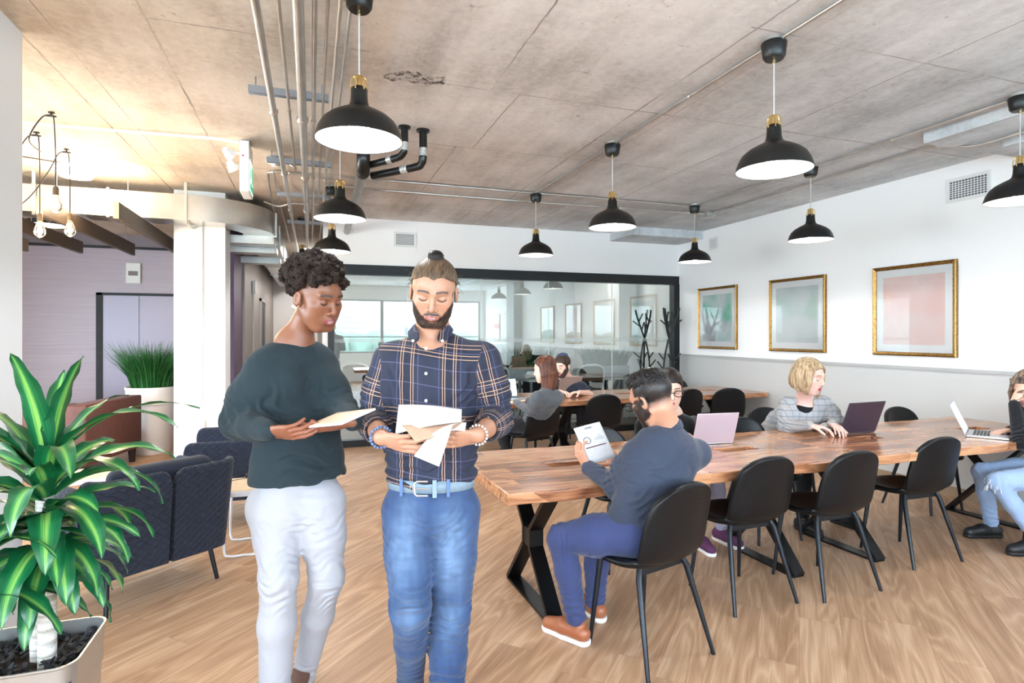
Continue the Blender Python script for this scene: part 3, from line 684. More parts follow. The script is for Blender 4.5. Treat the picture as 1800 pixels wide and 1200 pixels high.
for k, (y0, y1) in enumerate(((6.66, 7.52), (5.18, 6.05), (3.74, 4.58), (2.2, 3.05))):
    yc = (y0+y1)/2; W_ = y1-y0; Hh = .90
    t = thing('framed_picture', lbs[k], 'picture', (XR-.001, yc, 1.735), rz=-PI/2, group='gold-framed pictures on the right wall')
    # local X along the wall, -Y faces the room after rotation
    q = MB()
    def ring(o_, i_, d0, d1):
        w0, h0, w1, h1 = W_/2-o_, Hh/2-o_, W_/2-i_, Hh/2-i_
        V = [(sx*w0, d0, sz*h0) for sx, sz in ((-1, -1), (1, -1), (1, 1), (-1, 1))]+[(sx*w1, d1, sz*h1) for sx, sz in ((-1, -1), (1, -1), (1, 1), (-1, 1))]
        q.add(V, [(i, (i+1) % 4, 4+(i+1) % 4, 4+i) for i in range(4)])
    for a in ((0, 0, 0, -.03), (0, .008, -.03, -.036), (.008, .016, -.036, -.030), (.016, .03, -.030, -.026), (.03, .036, -.026, -.022), (.036, .036, -.022, -.008)): ring(*a)
    q.build('frame', GOLD, t, smooth=0)
    MB().box(-W_/2+.03, W_/2-.03, -.012, -.010, -Hh/2+.03, Hh/2-.03).build('mat_board', MATW, t, smooth=0)
    MB().box(-W_/2+.11, W_/2-.11, -.014, -.012, -Hh/2+.11, Hh/2-.11).build('artwork', arts[k], t, smooth=0)
    MB().add([(-W_/2+.03, -.018, -Hh/2+.03), (W_/2-.03, -.018, -Hh/2+.03), (W_/2-.03, -.018, Hh/2-.03), (-W_/2+.03, -.018, Hh/2-.03)], [(0, 1, 2, 3)]).build('glass', PGLASS, t, smooth=0)
for k, y in enumerate((-.6, -1.6)):
    t = thing('framed_poster', ['pale lettered poster in a thin frame, mirrored in the partition', 'pale poster with a red band, mirrored in the partition'][k], 'picture', (XR-.001, y, 1.7), rz=-PI/2)
    MB().box(-.31, .31, -.02, 0, -.42, .42).build('frame', GOLD, t, smooth=0)
    MB().box(-.29, .29, -.022, -.02, -.40, .40).build('print', MATW, t, smooth=0)
    if k: MB().box(-.27, .27, -.024, -.022, -.02, .12).build('red_band', mat('red_ink', S(214, 110, 110), .5), t, smooth=0)
struct(MB().box(XR-.25, XR, .1, .75, 0, ZC).build('trim_10', mat('grey_pier', S(150, 152, 154), .6), smooth=0))
# wall outlet
t = thing('wall_outlet', 'white double socket low on the right wall between the tables', 'outlet', (XR-.002, 4.95, .42), rz=-PI/2)
MB().box(-.06, .06, -.012, 0, -.06, .06).build('plate', EW, t, bevel=.003)
MB().box(-.03, .03, -.014, -.012, .012, .04).box(-.03, .03, -.014, -.012, -.04, -.012).build('socket', VDARK, t)

# ================================================================ FURNITURE
def wood_mat(name, cols, scale=1.):
    m, n, l, b = nodes(name); g = NG(n, l); p = g.coord(); x, y, z = g.xyz(p)
    W = .125
    row = g.m('FLOOR', g.m('DIVIDE', g.m('ADD', y, 3), W))
    wn = n.new('ShaderNodeTexWhiteNoise'); wn.noise_dimensions = '1D'; l.new(row, wn.inputs['W'])
    xs = g.m('ADD', g.m('DIVIDE', x, .8), wn.outputs['Value']); cell = g.m('FLOOR', xs)
    wn2 = n.new('ShaderNodeTexWhiteNoise'); wn2.noise_dimensions = '2D'; l.new(g.comb(row, cell), wn2.inputs['Vector'])
    r = wn2.outputs['Value']; off = g.m('MULTIPLY', r, 23.)
    grain = g.noise(g.comb(g.m('ADD', g.m('MULTIPLY', x, 2.2), off), g.m('MULTIPLY', y, 60), g.m('MULTIPLY', z, 60)), 1, 5, .6)
    fig = g.noise(g.comb(g.m('ADD', g.m('MULTIPLY', x, 1.5), off), g.m('ADD', g.m('MULTIPLY', y, 9), off), g.m('MULTIPLY', z, 9)), 1.0, 2, .45, dist=.3)
    band = g.m('ABSOLUTE', g.m('SUBTRACT', g.m('FRACT', g.m('MULTIPLY', fig, 6)), .5))
    t = g.m('ADD', g.m('ADD', g.m('MULTIPLY', grain, .55), g.m('MULTIPLY', band, .35)), g.m('ADD', g.m('MULTIPLY', g.m('SUBTRACT', r, .5), .22), g.m('MULTIPLY', fig, .3)))
    l.new(g.ramp(t, *cols), b.inputs['Base Color'])
    setb(b, None, .24, coat=.35)
    g.bump(grain, b, .06, .001); return m
TWOOD = wood_mat('acacia_top', ((.28, S(94, 54, 36)), (.42, S(150, 98, 68)), (.58, S(190, 136, 98)), (.8, S(214, 166, 124))))
FEET = mat('table_black_steel', S(14, 15, 17), .38, .4)
def make_table(loc, rz, L, W_, lb, seed, grp):
    t = thing('communal_table', lb, 'table', loc, rz, grp)
    rnd = random.Random(seed); ph = [rnd.uniform(0, 6) for _ in range(6)]
    def wav(x, s): return .010*math.sin(x*3.1+ph[s])+.007*math.sin(x*7.7+ph[s+2])+.004*math.sin(x*19+ph[s+4])
    hx = .14; holes = [(-.6, .0), (.6, .0)]
    xs = sorted(set([round(-L/2+L*i/40, 4) for i in range(41)]+[h[0]+s*hx for h in holes for s in (-1, 1)]))
    ys = [-1, -.9, -.055*2/W_, .055*2/W_, .9, 1]
    V = []; idx = {}
    for zi, z in enumerate((.75, .69)):
        for i, x in enumerate(xs):
            for j, y in enumerate(ys):
                yy = y*W_/2
                if j in (0, 1): yy += wav(x, 0)+(0 if zi == 0 else .012)*(j == 0)
                if j in (4, 5): yy += wav(x, 1)-(0 if zi == 0 else .012)*(j == 5)
                idx[zi, i, j] = len(V); V.append((x, yy, z))
    Fc = []
    def hole(i, j): return j == 2 and any(abs((xs[i]+xs[i+1])/2-h[0]) < hx for h in holes)
    n, mm = len(xs), len(ys)
    for i in range(n-1):
        for j in range(mm-1):
            if hole(i, j): 
                continue
            Fc.append((idx[0, i, j], idx[0, i+1, j], idx[0, i+1, j+1], idx[0, i, j+1]))
            Fc.append((idx[1, i, j+1], idx[1, i+1, j+1], idx[1, i+1, j], idx[1, i, j]))
    for i in range(n-1):
        Fc.append((idx[1, i, 0], idx[1, i+1, 0], idx[0, i+1, 0], idx[0, i, 0])); Fc.append((idx[0, i, mm-1], idx[0, i+1, mm-1], idx[1, i+1, mm-1], idx[1, i, mm-1]))
        if hole(i, 2):
            Fc.append((idx[0, i, 2], idx[0, i+1, 2], idx[1, i+1, 2], idx[1, i, 2])); Fc.append((idx[1, i, 3], idx[1, i+1, 3], idx[0, i+1, 3], idx[0, i, 3]))
    for i in range(1, n-1):
        if hole(i, 2) != hole(i-1, 2):
            f = (idx[0, i, 2], idx[0, i, 3], idx[1, i, 3], idx[1, i, 2]); Fc.append(f if hole(i-1, 2) else f[::-1])
    for j in range(mm-1):
        Fc.append((idx[0, 0, j], idx[0, 0, j+1], idx[1, 0, j+1], idx[1, 0, j])); Fc.append((idx[1, n-1, j], idx[1, n-1, j+1], idx[0, n-1, j+1], idx[0, n-1, j]))
    tp = mesh_obj('tabletop', V, Fc, TWOOD, t, smooth=30)
    b = tp.modifiers.new('b', 'BEVEL'); b.width = .006; b.segments = 2; b.limit_method = 'ANGLE'; b.angle_limit = .6
    for hxx, _ in holes:
        MB().box(hxx-.145, hxx+.145, -.06, .06, .625, .63).box(hxx-.145, hxx-.14, -.06, .06, .63, .69).box(hxx+.14, hxx+.145, -.06, .06, .63, .69).box(hxx-.14, hxx+.14, -.06, -.055, .63, .69).box(hxx-.14, hxx+.14, .055, .06, .63, .69).build('cable_tray', mat('tray_brown', S(40, 22, 16), .5) if 'tray_brown' not in MATS else MATS['tray_brown'], t, smooth=0)
    for x in (-L/2+.33, L/2-.36):
        q = MB(); w_ = .085; h_ = .31; a = .045; zc_ = .36
        # hourglass frame: a flat bar bent into two triangles with a riveted waist
        pts_r = [(h_, .0), (a, zc_-.05), (a, zc_+.05), (h_, .69)]
        for sg in (1, -1):
            for (y0, z0), (y1, z1) in zip(pts_r, pts_r[1:]):
                q.bar((x, sg*y0, z0+.012 if z0 == 0 else z0), (x, sg*y1, z1), w_, .024, (1, 0, 0))
        q.box(x-w_/2, x+w_/2, -h_, h_, .0, .014).box(x-w_/2, x+w_/2, -h_, h_, .677, .689)
        q.box(x-w_/2+.004, x+w_/2-.004, -a, a, zc_-.05, zc_+.05)
        q.build('leg_frame', FEET, t, smooth=0)
    return t
g1 = 'long wooden communal tables'
make_table((2.025, 3.135, 0), .030, 2.34, 1.0, 'front long wooden table where the seated man reads, black hourglass legs', 1, g1)
make_table((4.37, 3.205, 0), .030, 2.33, 1.0, 'front wooden table by the right wall, holding the dark open laptop', 5, g1)
make_table((2.03, 6.52, 0), .012, 2.34, 1.02, 'rear wooden table where the long-haired woman and bearded man sit', 9, g1)
make_table((4.38, 6.56, 0), .012, 2.33, 1.02, 'rear wooden table by the right wall corner, nobody seated', 13, g1)
# ---- leather shell chair
LEATH = mat('black_leather', S(11, 13, 16), .36, bump=.35, bscale=90, spec=.28)
LEGM = mat('chair_leg_metal', S(30, 34, 40), .35, .5)
def make_chair():
    t = thing('shell_chair', 'x', 'chair')
    def shell(rows, nx=13):
        V = []
        for (y, z, hw, crv, cup) in rows:
            for i in range(nx):
                s = -1+2*i/(nx-1); ax = abs(s)
                V.append((hw*s, y+crv*ax**2.2, z+cup*ax**2.5))
        Fc = []
        for r in range(len(rows)-1):
            for i in range(nx-1): a = r*nx+i; Fc.append((a, a+1, a+1+nx, a+nx))
        return V, Fc
    seat = [(.225, .452, .120, -.03, -.004), (.222, .462, .165, -.045, 0), (.20, .468, .195, -.03, 0), (.15, .462, .214, -.01, .004), (.08, .452, .223, 0, .010), (0, .446, .226, 0, .016), (-.08, .444, .224, 0, .024), (-.14, .450, .220, .01, .032), (-.185, .470, .216, .02, .03)]
    back = [(-.185, .470, .216, .02, .03), (-.21, .50, .216, .032, .02), (-.226, .54, .218, .042, .01), (-.24, .60, .218, .046, .0), (-.252, .66, .214, .045, 0), (-.264, .72, .206, .040, -.004), (-.274, .77, .194, .034, -.012), (-.281, .805, .176, .028, -.022), (-.286, .83, .150, .020, -.028), (-.288, .845, .115, .012, -.024)]
    for nm, rows in (('seat', seat), ('backrest', back)):
        V, Fc = shell(rows)
        o = mesh_obj(nm, V, Fc, LEATH, t, smooth=180)
        so = o.modifiers.new('s', 'SOLIDIFY'); so.thickness = .034; so.offset = 0
        su = o.modifiers.new('u', 'SUBSURF'); su.levels = 1; su.render_levels = 1
    for sx in (-1, 1):
        MB().tube([(sx*.14, .12, .445), (sx*.155, .125, .40), (sx*.185, .165, 0)], [.015, .0155, .0095], 12).build('leg', LEGM, t, smooth=60)
        MB().tube([(sx*.14, -.12, .440), (sx*.16, -.135, .40), (sx*.22, -.245, 0)], [.015, .0155, .0095], 12).build('leg', LEGM, t, smooth=60)
    MB().bar((-.15, .12, .425), (.15, .12, .425), .03, .012, (0, 0, 1)).bar((-.15, -.12, .422), (.15, -.12, .422), .03, .012, (0, 0, 1)).bar((0, -.12, .423), (0, .12, .423), .012, .03, (0, 0, 1)).build('seat_frame', LEGM, t, smooth=0)
    return t
ch0 = make_chair()
CH = [(1.505, 2.47, .27, 'black leather shell chair the seated man in the dark shirt sits on'),
      (2.33, 2.81, .05, 'black shell chair at the near table edge, just right of the seated man'),
      (2.92, 2.78, .03, 'black shell chair at the near table edge, second right of the seated man'),
      (3.84, 2.94, .00, 'black shell chair at the near table edge, under the dark open laptop'),
      (4.80, 2.56, .37, 'black chair of the ripped-jeans woman at the right edge'),
      (1.93, 3.44, PI+.05, 'empty black chair across the front table behind the held chart page'),
      (2.70, 3.98, PI, 'chair of the woman with glasses behind the pink laptop'),
      (3.19, 3.52, PI-.04, 'greyish black chair pushed in across the table, right of the pink laptop'),
      (3.82, 3.98, PI-.1, 'chair of the blonde woman in the plaid blazer'),
      (5.02, 3.62, PI, 'black chair tucked in across the table by the right wall'),
      (2.17, 5.74, .28, 'black shell chair of the long-haired woman at the rear table'),
      (3.08, 6.02, -.12, 'black shell chair at the rear table above the chart page'),
      (4.30, 6.24, .05, 'black shell chair at the rear table right of the woman with glasses'),
      (4.93, 6.18, -.32, 'black shell chair angled at the right end of the rear table'),
      (5.12, 7.22, PI, 'black chair on the far side of the rear table, top just showing'),
      (3.28, 7.42, PI, 'chair of the bearded man on the far side of the rear table')]
for i, (x, y, rz, lb) in enumerate(CH):
    o = ch0 if i == 0 else copy_tree(ch0)
    o.location = (x, y, 0); o.rotation_euler.z = rz; tag(o, lb, 'chair', 'black leather shell chairs at the tables')
# ---- laptops
ALUM = mat('laptop_silver', S(196, 198, 202), .32, .8); KEYS = mat('laptop_keys', S(34, 35, 38), .5)
def laptop(loc, rz, wdt, dep, ang, lid, scr, lb, body=ALUM):
    t = thing('laptop', lb, 'laptop', loc, rz)
    M = Matrix.Identity(4)
    MB().box(-wdt/2, wdt/2, -dep, 0, 0, .014).build('base', body, t, bevel=.003)
    q = MB()
    for r in range(5):
        for k in range(13): q.box(-wdt/2+.03+k*(wdt-.06)/13, -wdt/2+.03+(k+.82)*(wdt-.06)/13, -.035-r*.02-.016, -.035-r*.02, .014, .0155)
    q.build('keyboard', KEYS, t, smooth=0)['kind'] = 'stuff'
    MB().box(-.05, .05, -dep+.02, -dep+.075, .014, .0145).build('trackpad', mat('trackpad_grey', S(176, 178, 182), .4) if 'trackpad_grey' not in MATS else MATS['trackpad_grey'], t, smooth=0)
    L_ = MB().box(-wdt/2, wdt/2, 0, .007, 0, dep).build('lid', lid, t, bevel=.003)
    L_.location = (0, .0, .012); L_.rotation_euler.x = -ang
    s = MB().box(-wdt/2+.008, wdt/2-.008, -.001, 0, .012, dep-.008).build('display', scr, L_, smooth=0)
    return t
SCRD = mat('screen_dark', S(30, 34, 44), .12, coat=.5)
SCRB = mat('screen_lit', S(190, 226, 232), .2, emit=S(200, 236, 240), estr=.75)
SCRP = mat('screen_pale', S(198, 208, 220), .15, emit=S(190, 205, 225), estr=.35)
laptop((2.58, 3.33, .752), PI-.10, .31, .22, .32, mat('laptop_pink', S(208, 190, 200), .34, .35), SCRD, 'pale pink open laptop in front of the woman with glasses')
laptop((3.88, 3.33, .752), PI+.06, .385, .25, .34, mat('laptop_charcoal', S(74, 62, 76), .38, .4), SCRD, 'dark charcoal open laptop the blonde woman types on', mat('laptop_grey_base', S(110, 104, 112), .35, .6))
laptop((4.665, 3.06, .752), .53, .34, .24, .42, ALUM, SCRP, 'silver open laptop seen edge-on at the right end of the table')
laptop((2.14, 6.47, .752), .22, .32, .22, .22, mat('laptop_black', S(40, 42, 46), .4), SCRB, 'laptop with a lit pale blue screen before the long-haired woman')
laptop((3.04, 6.70, .752), PI+.12, .32, .22, .30, mat('laptop_bronze', S(176, 156, 146), .34, .5), SCRD, 'bronze-backed laptop in front of the bearded man')
# laptop bags / cables hanging under tables
# ---- coat rack
def coat_rack(x, y, rz, lb):
    t = thing('coat_rack', lb, 'coat rack', (x, y, 0), rz)
    for k in range(3):
        a = k*2*PI/3
        def P(r, z, da=0): return (r*math.cos(a+da), r*math.sin(a+da), z)
        q = MB(); q.tube(smooth_path([P(.22, 0), P(.20, .02), P(.10, .25), P(.02, .5), P(.055, .72), P(.085, .95), P(.07, 1.15), P(.022, 1.38), P(-.02, 1.48), P(-.07, 1.62, .1), P(-.13, 1.80, .15), P(-.15, 1.90, .2)], 5), .0145, 8)
        for (r0, z0, r1, z1, d0) in ((.085, .95, .18, 1.08, .3), (.03, .45, .15, .56, -.3), (.08, 1.1, .19, 1.2, -.35), (-.07, 1.62, -.19, 1.72, .5), (-.05, 1.56, -.02, 1.70, -.6), (-.1, 1.7, -.03, 1.84, .5)):
            q.tube([P(r0, z0, .1 if r0 < 0 else 0), P(r1, z1, d0)], [.0115, .010], 6)
        q.build('branch', BLACKM, t, smooth=60)
    MB().lathe([(0, 1.36), (.035, 1.36), (.035, 1.41), (0, 1.41)], n=16).lathe([(0, .49), (.032, .49), (.032, .52), (0, .52)], n=16).build('clamp_ring', BLACKM, t)
coat_rack(5.20, 7.74, .2, 'black branch-shaped coat rack standing before the frame post in the corner')
coat_rack(5.23, 8.50, 1.1, 'black branch-shaped coat rack seen through the glass partition')
# ---- lounge seating
QUILT = nodes('navy_quilted_felt')[0]
def quilt():
    n = QUILT.node_tree.nodes; l = QUILT.node_tree.links; b = n['Principled BSDF']; g = NG(n, l)
    uv = n.new('ShaderNodeUVMap').outputs[0]; x, y, z = g.xyz(uv)
    a = g.m('ADD', x, g.m('MULTIPLY', y, 1.25)); c_ = g.m('SUBTRACT', x, g.m('MULTIPLY', y, 1.25)); W = .052
    def gr(v): f = g.m('FRACT', g.m('DIVIDE', v, W)); return g.m('MINIMUM', f, g.m('SUBTRACT', 1, f))
    h = g.m('MULTIPLY', g.m('SMOOTH_MIN', g.m('MULTIPLY', gr(a), 2), g.m('MULTIPLY', gr(c_), 2), .1), 1)
    h = g.ramp(h, (0, 0.), (.25, .85), (1, 1.))
    fz = g.noise(g.coord(), 260, 2); lf = g.noise(g.coord(), 9, 3)
    col = g.mix(g.ramp(fz, (.35, 0.), (.65, 1.)), S(20, 28, 46), S(32, 42, 64))
    l.new(g.mix(g.ramp(h, (0, .55), (.5, 0.)), col, S(14, 18, 30)), b.inputs['Base Color'])
    setb(b, None, .92, sheen=.08); g.bump(g.m('ADD', h, g.m('MULTIPLY', fz, .12)), b, .8, .008)
quilt()
FELT = mat('navy_felt', S(30, 38, 54), .95, bump=.3, bscale=260, sheen=.08, var=.12, vscale=200)
def panel(name, prof, z0, z1, th, m, parent, lean=0, rtop=.06, n=18, round_ends=(True, True)):
    """upholstered upright panel following a floor polyline; UVs in metres"""
    P = smooth_path([(x, y, 0) for x, y in prof], n); Ls = [0]
    for a, b in zip(P, P[1:]): Ls.append(Ls[-1]+(b-a).length)
    T = Ls[-1]; V = []; UVv = []; rows = 12; m_ = len(P)
    for i, p in enumerate(P):
        d = (P[min(i+1, m_-1)]-P[max(i-1, 0)]).normalized(); nr = Vector((d.y, -d.x, 0))
        e0 = Ls[i]; e1 = T-Ls[i]
        drop = 0
        if round_ends[0] and e0 < rtop: drop = max(drop, rtop-math.sqrt(max(0, rtop**2-(rtop-e0)**2)))
        if round_ends[1] and e1 < rtop: drop = max(drop, rtop-math.sqrt(max(0, rtop**2-(rtop-e1)**2)))
        zt = z1-drop
        ring = []
        for k in range(rows): z = z0+(zt-th*.5-z0)*k/(rows-1); ring.append((th/2, z))
        for k in range(1, 8): a = PI*k/8; ring.append((th/2*math.cos(a), zt-th*.5+th/2*math.sin(a)))
        for k in range(rows): z = zt-th*.5-(zt-th*.5-z0)*k/(rows-1); ring.append((-th/2, z))
        for o_, z in ring:
            q = p+nr*(o_+lean*(z-z0)); V.append((q.x, q.y, z)); UVv.append((Ls[i], z))
    R = len(ring); Fc = []
    for i in range(m_-1):
        for j in range(R):
            k = (j+1) % R; Fc.append((i*R+j, (i+1)*R+j, (i+1)*R+k, i*R+k))
    Fc += [tuple(range(R)), tuple((m_-1)*R+j for j in range(R))[::-1]]
    o = mesh_obj(name, V, Fc, m, parent, smooth=50)
    uv = o.data.uv_layers.new(name='UVMap')
    for lp in o.data.loops: uv.data[lp.index].uv = UVv[lp.vertex_index]
    return o
def soft_box(name, x0, x1, y0, y1, z0, z1, m, parent, r=.03, rot=None):
    o = MB().box(x0, x1, y0, y1, z0, z1).build(name, m, parent, smooth=180)
    b = o.modifiers.new('b', 'BEVEL'); b.width = r; b.segments = 4
    return o
def armchair(loc, rz, lb, w_=.70, d_=.66, h_=.74):
    t = thing('armchair', lb, 'armchair', loc, rz, 'navy quilted armchairs in the lounge')
    x, y = w_/2, d_/2
    panel('back_panel', [(-x, -y+.10), (-x+.03, -y+.02), (-x+.10, -y-.0), (-.012, -y-.0)], .21, h_, .05, QUILT, t, lean=.10)
    panel('back_panel', [(.012, -y), (x-.10, -y), (x-.03, -y+.02), (x, -y+.10)], .21, h_, .05, QUILT, t, lean=.10)
    panel('side_panel', [(-x, y), (-x, 0), (-x, -y+.12)], .21, h_-.06, .05, QUILT, t, lean=.08)
    panel('side_panel', [(x, -y+.12), (x, 0), (x, y)], .21, h_-.06, .05, QUILT, t, lean=.08)
    MB().box(-x+.02, x-.02, -y+.02, y-.01, .20, .27).build('seat_base', FELT, t, bevel=.01)
    soft_box('seat_cushion', -x+.04, x-.04, -y+.12, y, .27, .42, FELT, t, .045)
    bc = soft_box('back_cushion', -x+.07, x-.07, -.06, .06, 0, .36, FELT, t, .05); bc.location = (0, -y+.12, .41); bc.rotation_euler.x = .16
    for sx in (-1, 1):
        for sy in (-1, 1): MB().tube([(sx*(x-.07), sy*(y-.08), .22), (sx*(x-.045), sy*(y-.03), 0)], [.015, .012], 10).build('leg', LEGM, t, smooth=60)
    return t
armchair((-.975, 4.035, 0), .675, 'navy quilted armchair with its back to the camera, beside the big leafy plant')
armchair((-.60, 5.36, 0), PI/2+.05, 'navy quilted armchair farther back, side-on beyond the small wire tables')
# brown sofa
BRN = mat('brown_velvet', S(84, 40, 27), .65, bump=.3, bscale=60, var=.22, vscale=14, sheen=.05)
t = thing('brown_sofa', 'chestnut brown boxy sofa in front of the grey lift doors', 'sofa', (-2.15, 6.98, 0), -.22)
soft_box('armrest', -.22, 0, 0, 1.08, .16, .78, BRN, t, .02)
soft_box('armrest', -2.1, -1.88, 0, 1.08, .16, .78, BRN, t, .02)
soft_box('backrest', -1.88, -.22, 0, .26, .16, .78, BRN, t, .02)
soft_box('seat_base', -1.88, -.22, .26, 1.06, .16, .32, BRN, t, .015)
soft_box('seat_cushion', -1.05, -.225, .27, 1.07, .32, .46, BRN, t, .03)
soft_box('seat_cushion', -1.875, -1.055, .27, 1.07, .32, .46, BRN, t, .03)
for px in (-2.03, -.07):
    for py in (.06, 1.0): MB().lathe([(0, .17), (.045, .17), (.038, .09), (.032, 0), (0, 0)], (px, py, 0), 12).build('leg', mat('dark_wood_foot', S(48, 32, 26), .5) if 'dark_wood_foot' not in MATS else MATS['dark_wood_foot'], t)
# white wire tables
WIRE = mat('white_powder_coat', S(232, 234, 238), .35); PLYW = mat('pale_ply', S(214, 192, 164), .5, var=.08, vscale=30)
def wire_table(loc, rz, w_, d_, h_, lb):
    t = thing('wire_side_table', lb, 'side table', loc, rz, 'white wire-legged side tables')
    MB().box(-w_/2, w_/2, -d_/2, d_/2, h_-.04, h_-.004).build('tabletop', WIRE, t, bevel=.004)
    MB().box(-w_/2+.008, w_/2-.008, -d_/2+.008, d_/2-.008, h_-.004, h_).build('ply_surface', PLYW, t)
    q = MB()
    for s in (-1, 1):
        y = s*(d_/2-.03)
        q.tube(smooth_path([(-w_/2+.02, y, h_-.04), (-w_/2+.015, y, .3), (-w_/2+.01, y, .05), (-w_/2+.045, y, .010), (0, y, .010), (w_/2-.045, y, .010), (w_/2-.01, y, .05), (w_/2-.015, y, .3), (w_/2-.02, y, h_-.04)], 4), .008, 8)
    each(q, 'wire_leg', WIRE, t, smooth=60)
    return t
wire_table((-.435, 4.50, 0), .0, .26, .40, .45, 'white wire side table with eyeglasses on it, beside the walking woman')
wire_table((-.13, 4.46, 0), .0, .30, .42, .50, 'taller white wire side table mostly hidden behind the walking woman')
wire_table((-1.68, 5.25, 0), .3, .50, .42, .44, 'white wire side table glimpsed through the big plant leaves')
def specs(loc, rz, lb, m, parent=None):
    t = thing('eyeglasses', lb, 'glasses', loc, rz)
    q = MB()
    for sx in (-1, 1): q.tube([(sx*.034+.024*math.cos(a), 0, .020+.019*math.sin(a)) for a in [2*PI*k/20 for k in range(20)]], .0025, 6, closed=True)
    q.tube([(-.010, 0, .024), (0, -.002, .027), (.010, 0, .024)], .0022, 6)
    q.build('rim', m, t, smooth=60)
    for sx in (-1, 1): MB().tube(smooth_path([(sx*.057, 0, .026), (sx*.062, .03, .024), (sx*.060, .11, .020), (sx*.058, .135, .004)], 4), .0025, 6).build('temple_arm', m, t, smooth=60)
    return t
BLKPL = mat('black_acetate', S(22, 20, 20), .25)
specs((-.44, 4.62, .452), 1.9, 'black eyeglasses lying folded open on the wire side table', BLKPL)
# ---- plants
def leafmat():
    m, n, l, b = nodes('corn_plant_leaf'); g = NG(n, l)
    uv = n.new('ShaderNodeUVMap').outputs[0]; x, y, z = g.xyz(uv)
    ax = g.m('ABSOLUTE', g.m('SUBTRACT', x, .5))
    st = g.noise(g.comb(g.m('MULTIPLY', x, 26), g.m('MULTIPLY', y, 1.2)), 1, 2, .4)
    nz = g.noise(g.coord(), 5, 2)
    t_ = g.m('ADD', g.m('MULTIPLY', ax, 3.0), g.m('MULTIPLY', g.m('SUBTRACT', st, .5), 1.5))
    c = g.ramp(t_, (.05, S(140, 186, 92)), (.28, S(74, 150, 70)), (.52, S(24, 112, 60)), (.9, S(10, 84, 48)))
    c = g.mix(g.m('MULTIPLY', g.ramp(nz, (.45, 0.), (.7, 1.)), .35), c, S(18, 92, 54))
    l.new(c, b.inputs['Base Color']); setb(b, None, .38, coat=.12); g.bump(st, b, .25, .002)
    b.inputs['Subsurface Weight'].default_value = 0
    return m
LEAF = leafmat()
def leaf(base, az, elev, L, W_, droop, parent, twist=0, curl=.25, nseg=16, mt=None):
    """strap leaf: starts at base along (az, elev) and bends down by 'droop' radians along its length"""
    V = []; UVv = []; p = Vector(base); ncr = 6
    h = Vector((math.cos(az), math.sin(az), 0)); side0 = Vector((-math.sin(az), math.cos(az), 0))
    for i in range(nseg+1):
        t = i/nseg; e = elev-droop*(t**1.25)
        d = h*math.cos(e)+Vector((0, 0, math.sin(e)))
        up = -h*math.sin(e)+Vector((0, 0, math.cos(e)))
        tw = twist*t; sd = side0*math.cos(tw)+up*math.sin(tw); u2 = up*math.cos(tw)-side0*math.sin(tw)
        wdt = W_*(min(1, .34+t*2.6)*(max(0, 1-t)**.62)*(1-.12*math.cos(t*3)))*1.05
        for k in range(ncr+1):
            s = -1+2*k/ncr
            rip = .05*W_*math.sin(t*22+s*2+az*5)*abs(s)**2
            V.append(p+sd*(s*wdt/2)+u2*(abs(s)*wdt*curl*(1-.5*t)+rip)); UVv.append(((s+1)/2, t))
        p = p+d*(L/nseg)
    Fc = []; n = ncr+1
    for i in range(nseg):
        for k in range(ncr): a = i*n+k; Fc.append((a, a+1, a+1+n, a+n))
    o = mesh_obj('leaf', V, Fc, mt or LEAF, parent, smooth=180)
    uv = o.data.uv_layers.new(name='UVMap')
    li = np.zeros(len(o.data.loops), dtype=np.int32); o.data.loops.foreach_get('vertex_index', li)
    uv.data.foreach_set('uv', np.array(UVv, dtype=np.float32)[li].ravel())
    return o
PX0, PY0 = -.895, 2.385
t = thing('potted_corn_plant', 'big leafy corn plant in a silver square pot at the left foreground', 'plant', (PX0, PY0, 0))
POT = mat('pot_silver', S(186, 186, 184), .3, .85)
def rsq(h, r, n=6):
    out = []
    for cx_, cy_, a0 in ((h-r, h-r, 0), (-h+r, h-r, PI/2), (-h+r, -h+r, PI), (h-r, -h+r, 3*PI/2)):
        for k in range(n+1): a = a0+PI/2*k/n; out.append((cx_+r*math.cos(a), cy_+r*math.sin(a)))
    return out
q = MB(); lev = [(.145, 0), (.152, .02), (.166, .20), (.170, .31), (.174, .313), (.172, .335), (.176, .338), (.174, .362), (.178, .44), (.182, .445), (.182, .45), (.176, .45), (.174, .40), (.17, .36)]
rings = [[(x, y, z) for x, y in rsq(h, .055)] for h, z in lev]; n = len(rings[0])
V = [v for r in rings for v in r]; Fc = [(i*n+j, i*n+(j+1) % n, (i+1)*n+(j+1) % n, (i+1)*n+j) for i in range(len(rings)-1) for j in range(n)]
q.add(V, Fc+[tuple(range(n))[::-1]]); pot = q.build('planter', POT, t, smooth=35)
for hx_ in (-.06, .05):
    MB().box(hx_-.012, hx_+.012, -.186, -.174, .335, .375).tube([(hx_-.014, -.186, .352), (hx_-.016, -.190, .325), (hx_-.01, -.192, .30), (hx_+.012, -.192, .30), (hx_+.016, -.190, .325), (hx_+.014, -.186, .352)], .0028, 6).build('ring_handle', GALV, pot)
SOIL = mat('dark_soil', S(50, 34, 26), .95, bump=.8, bscale=40, var=.4, vscale=50)
rnd = random.Random(8)
q = MB(); N = 14; hs = .168
q.add([(-hs+2*hs*i/N, -hs+2*hs*j/N, .375+.018*rnd.random()+.02*max(0, (i/N+j/N-1))) for i in range(N+1) for j in range(N+1)], [(i*(N+1)+j, (i+1)*(N+1)+j, (i+1)*(N+1)+j+1, i*(N+1)+j+1) for i in range(N) for j in range(N)])
q.build('soil', SOIL, t)
q = MB()
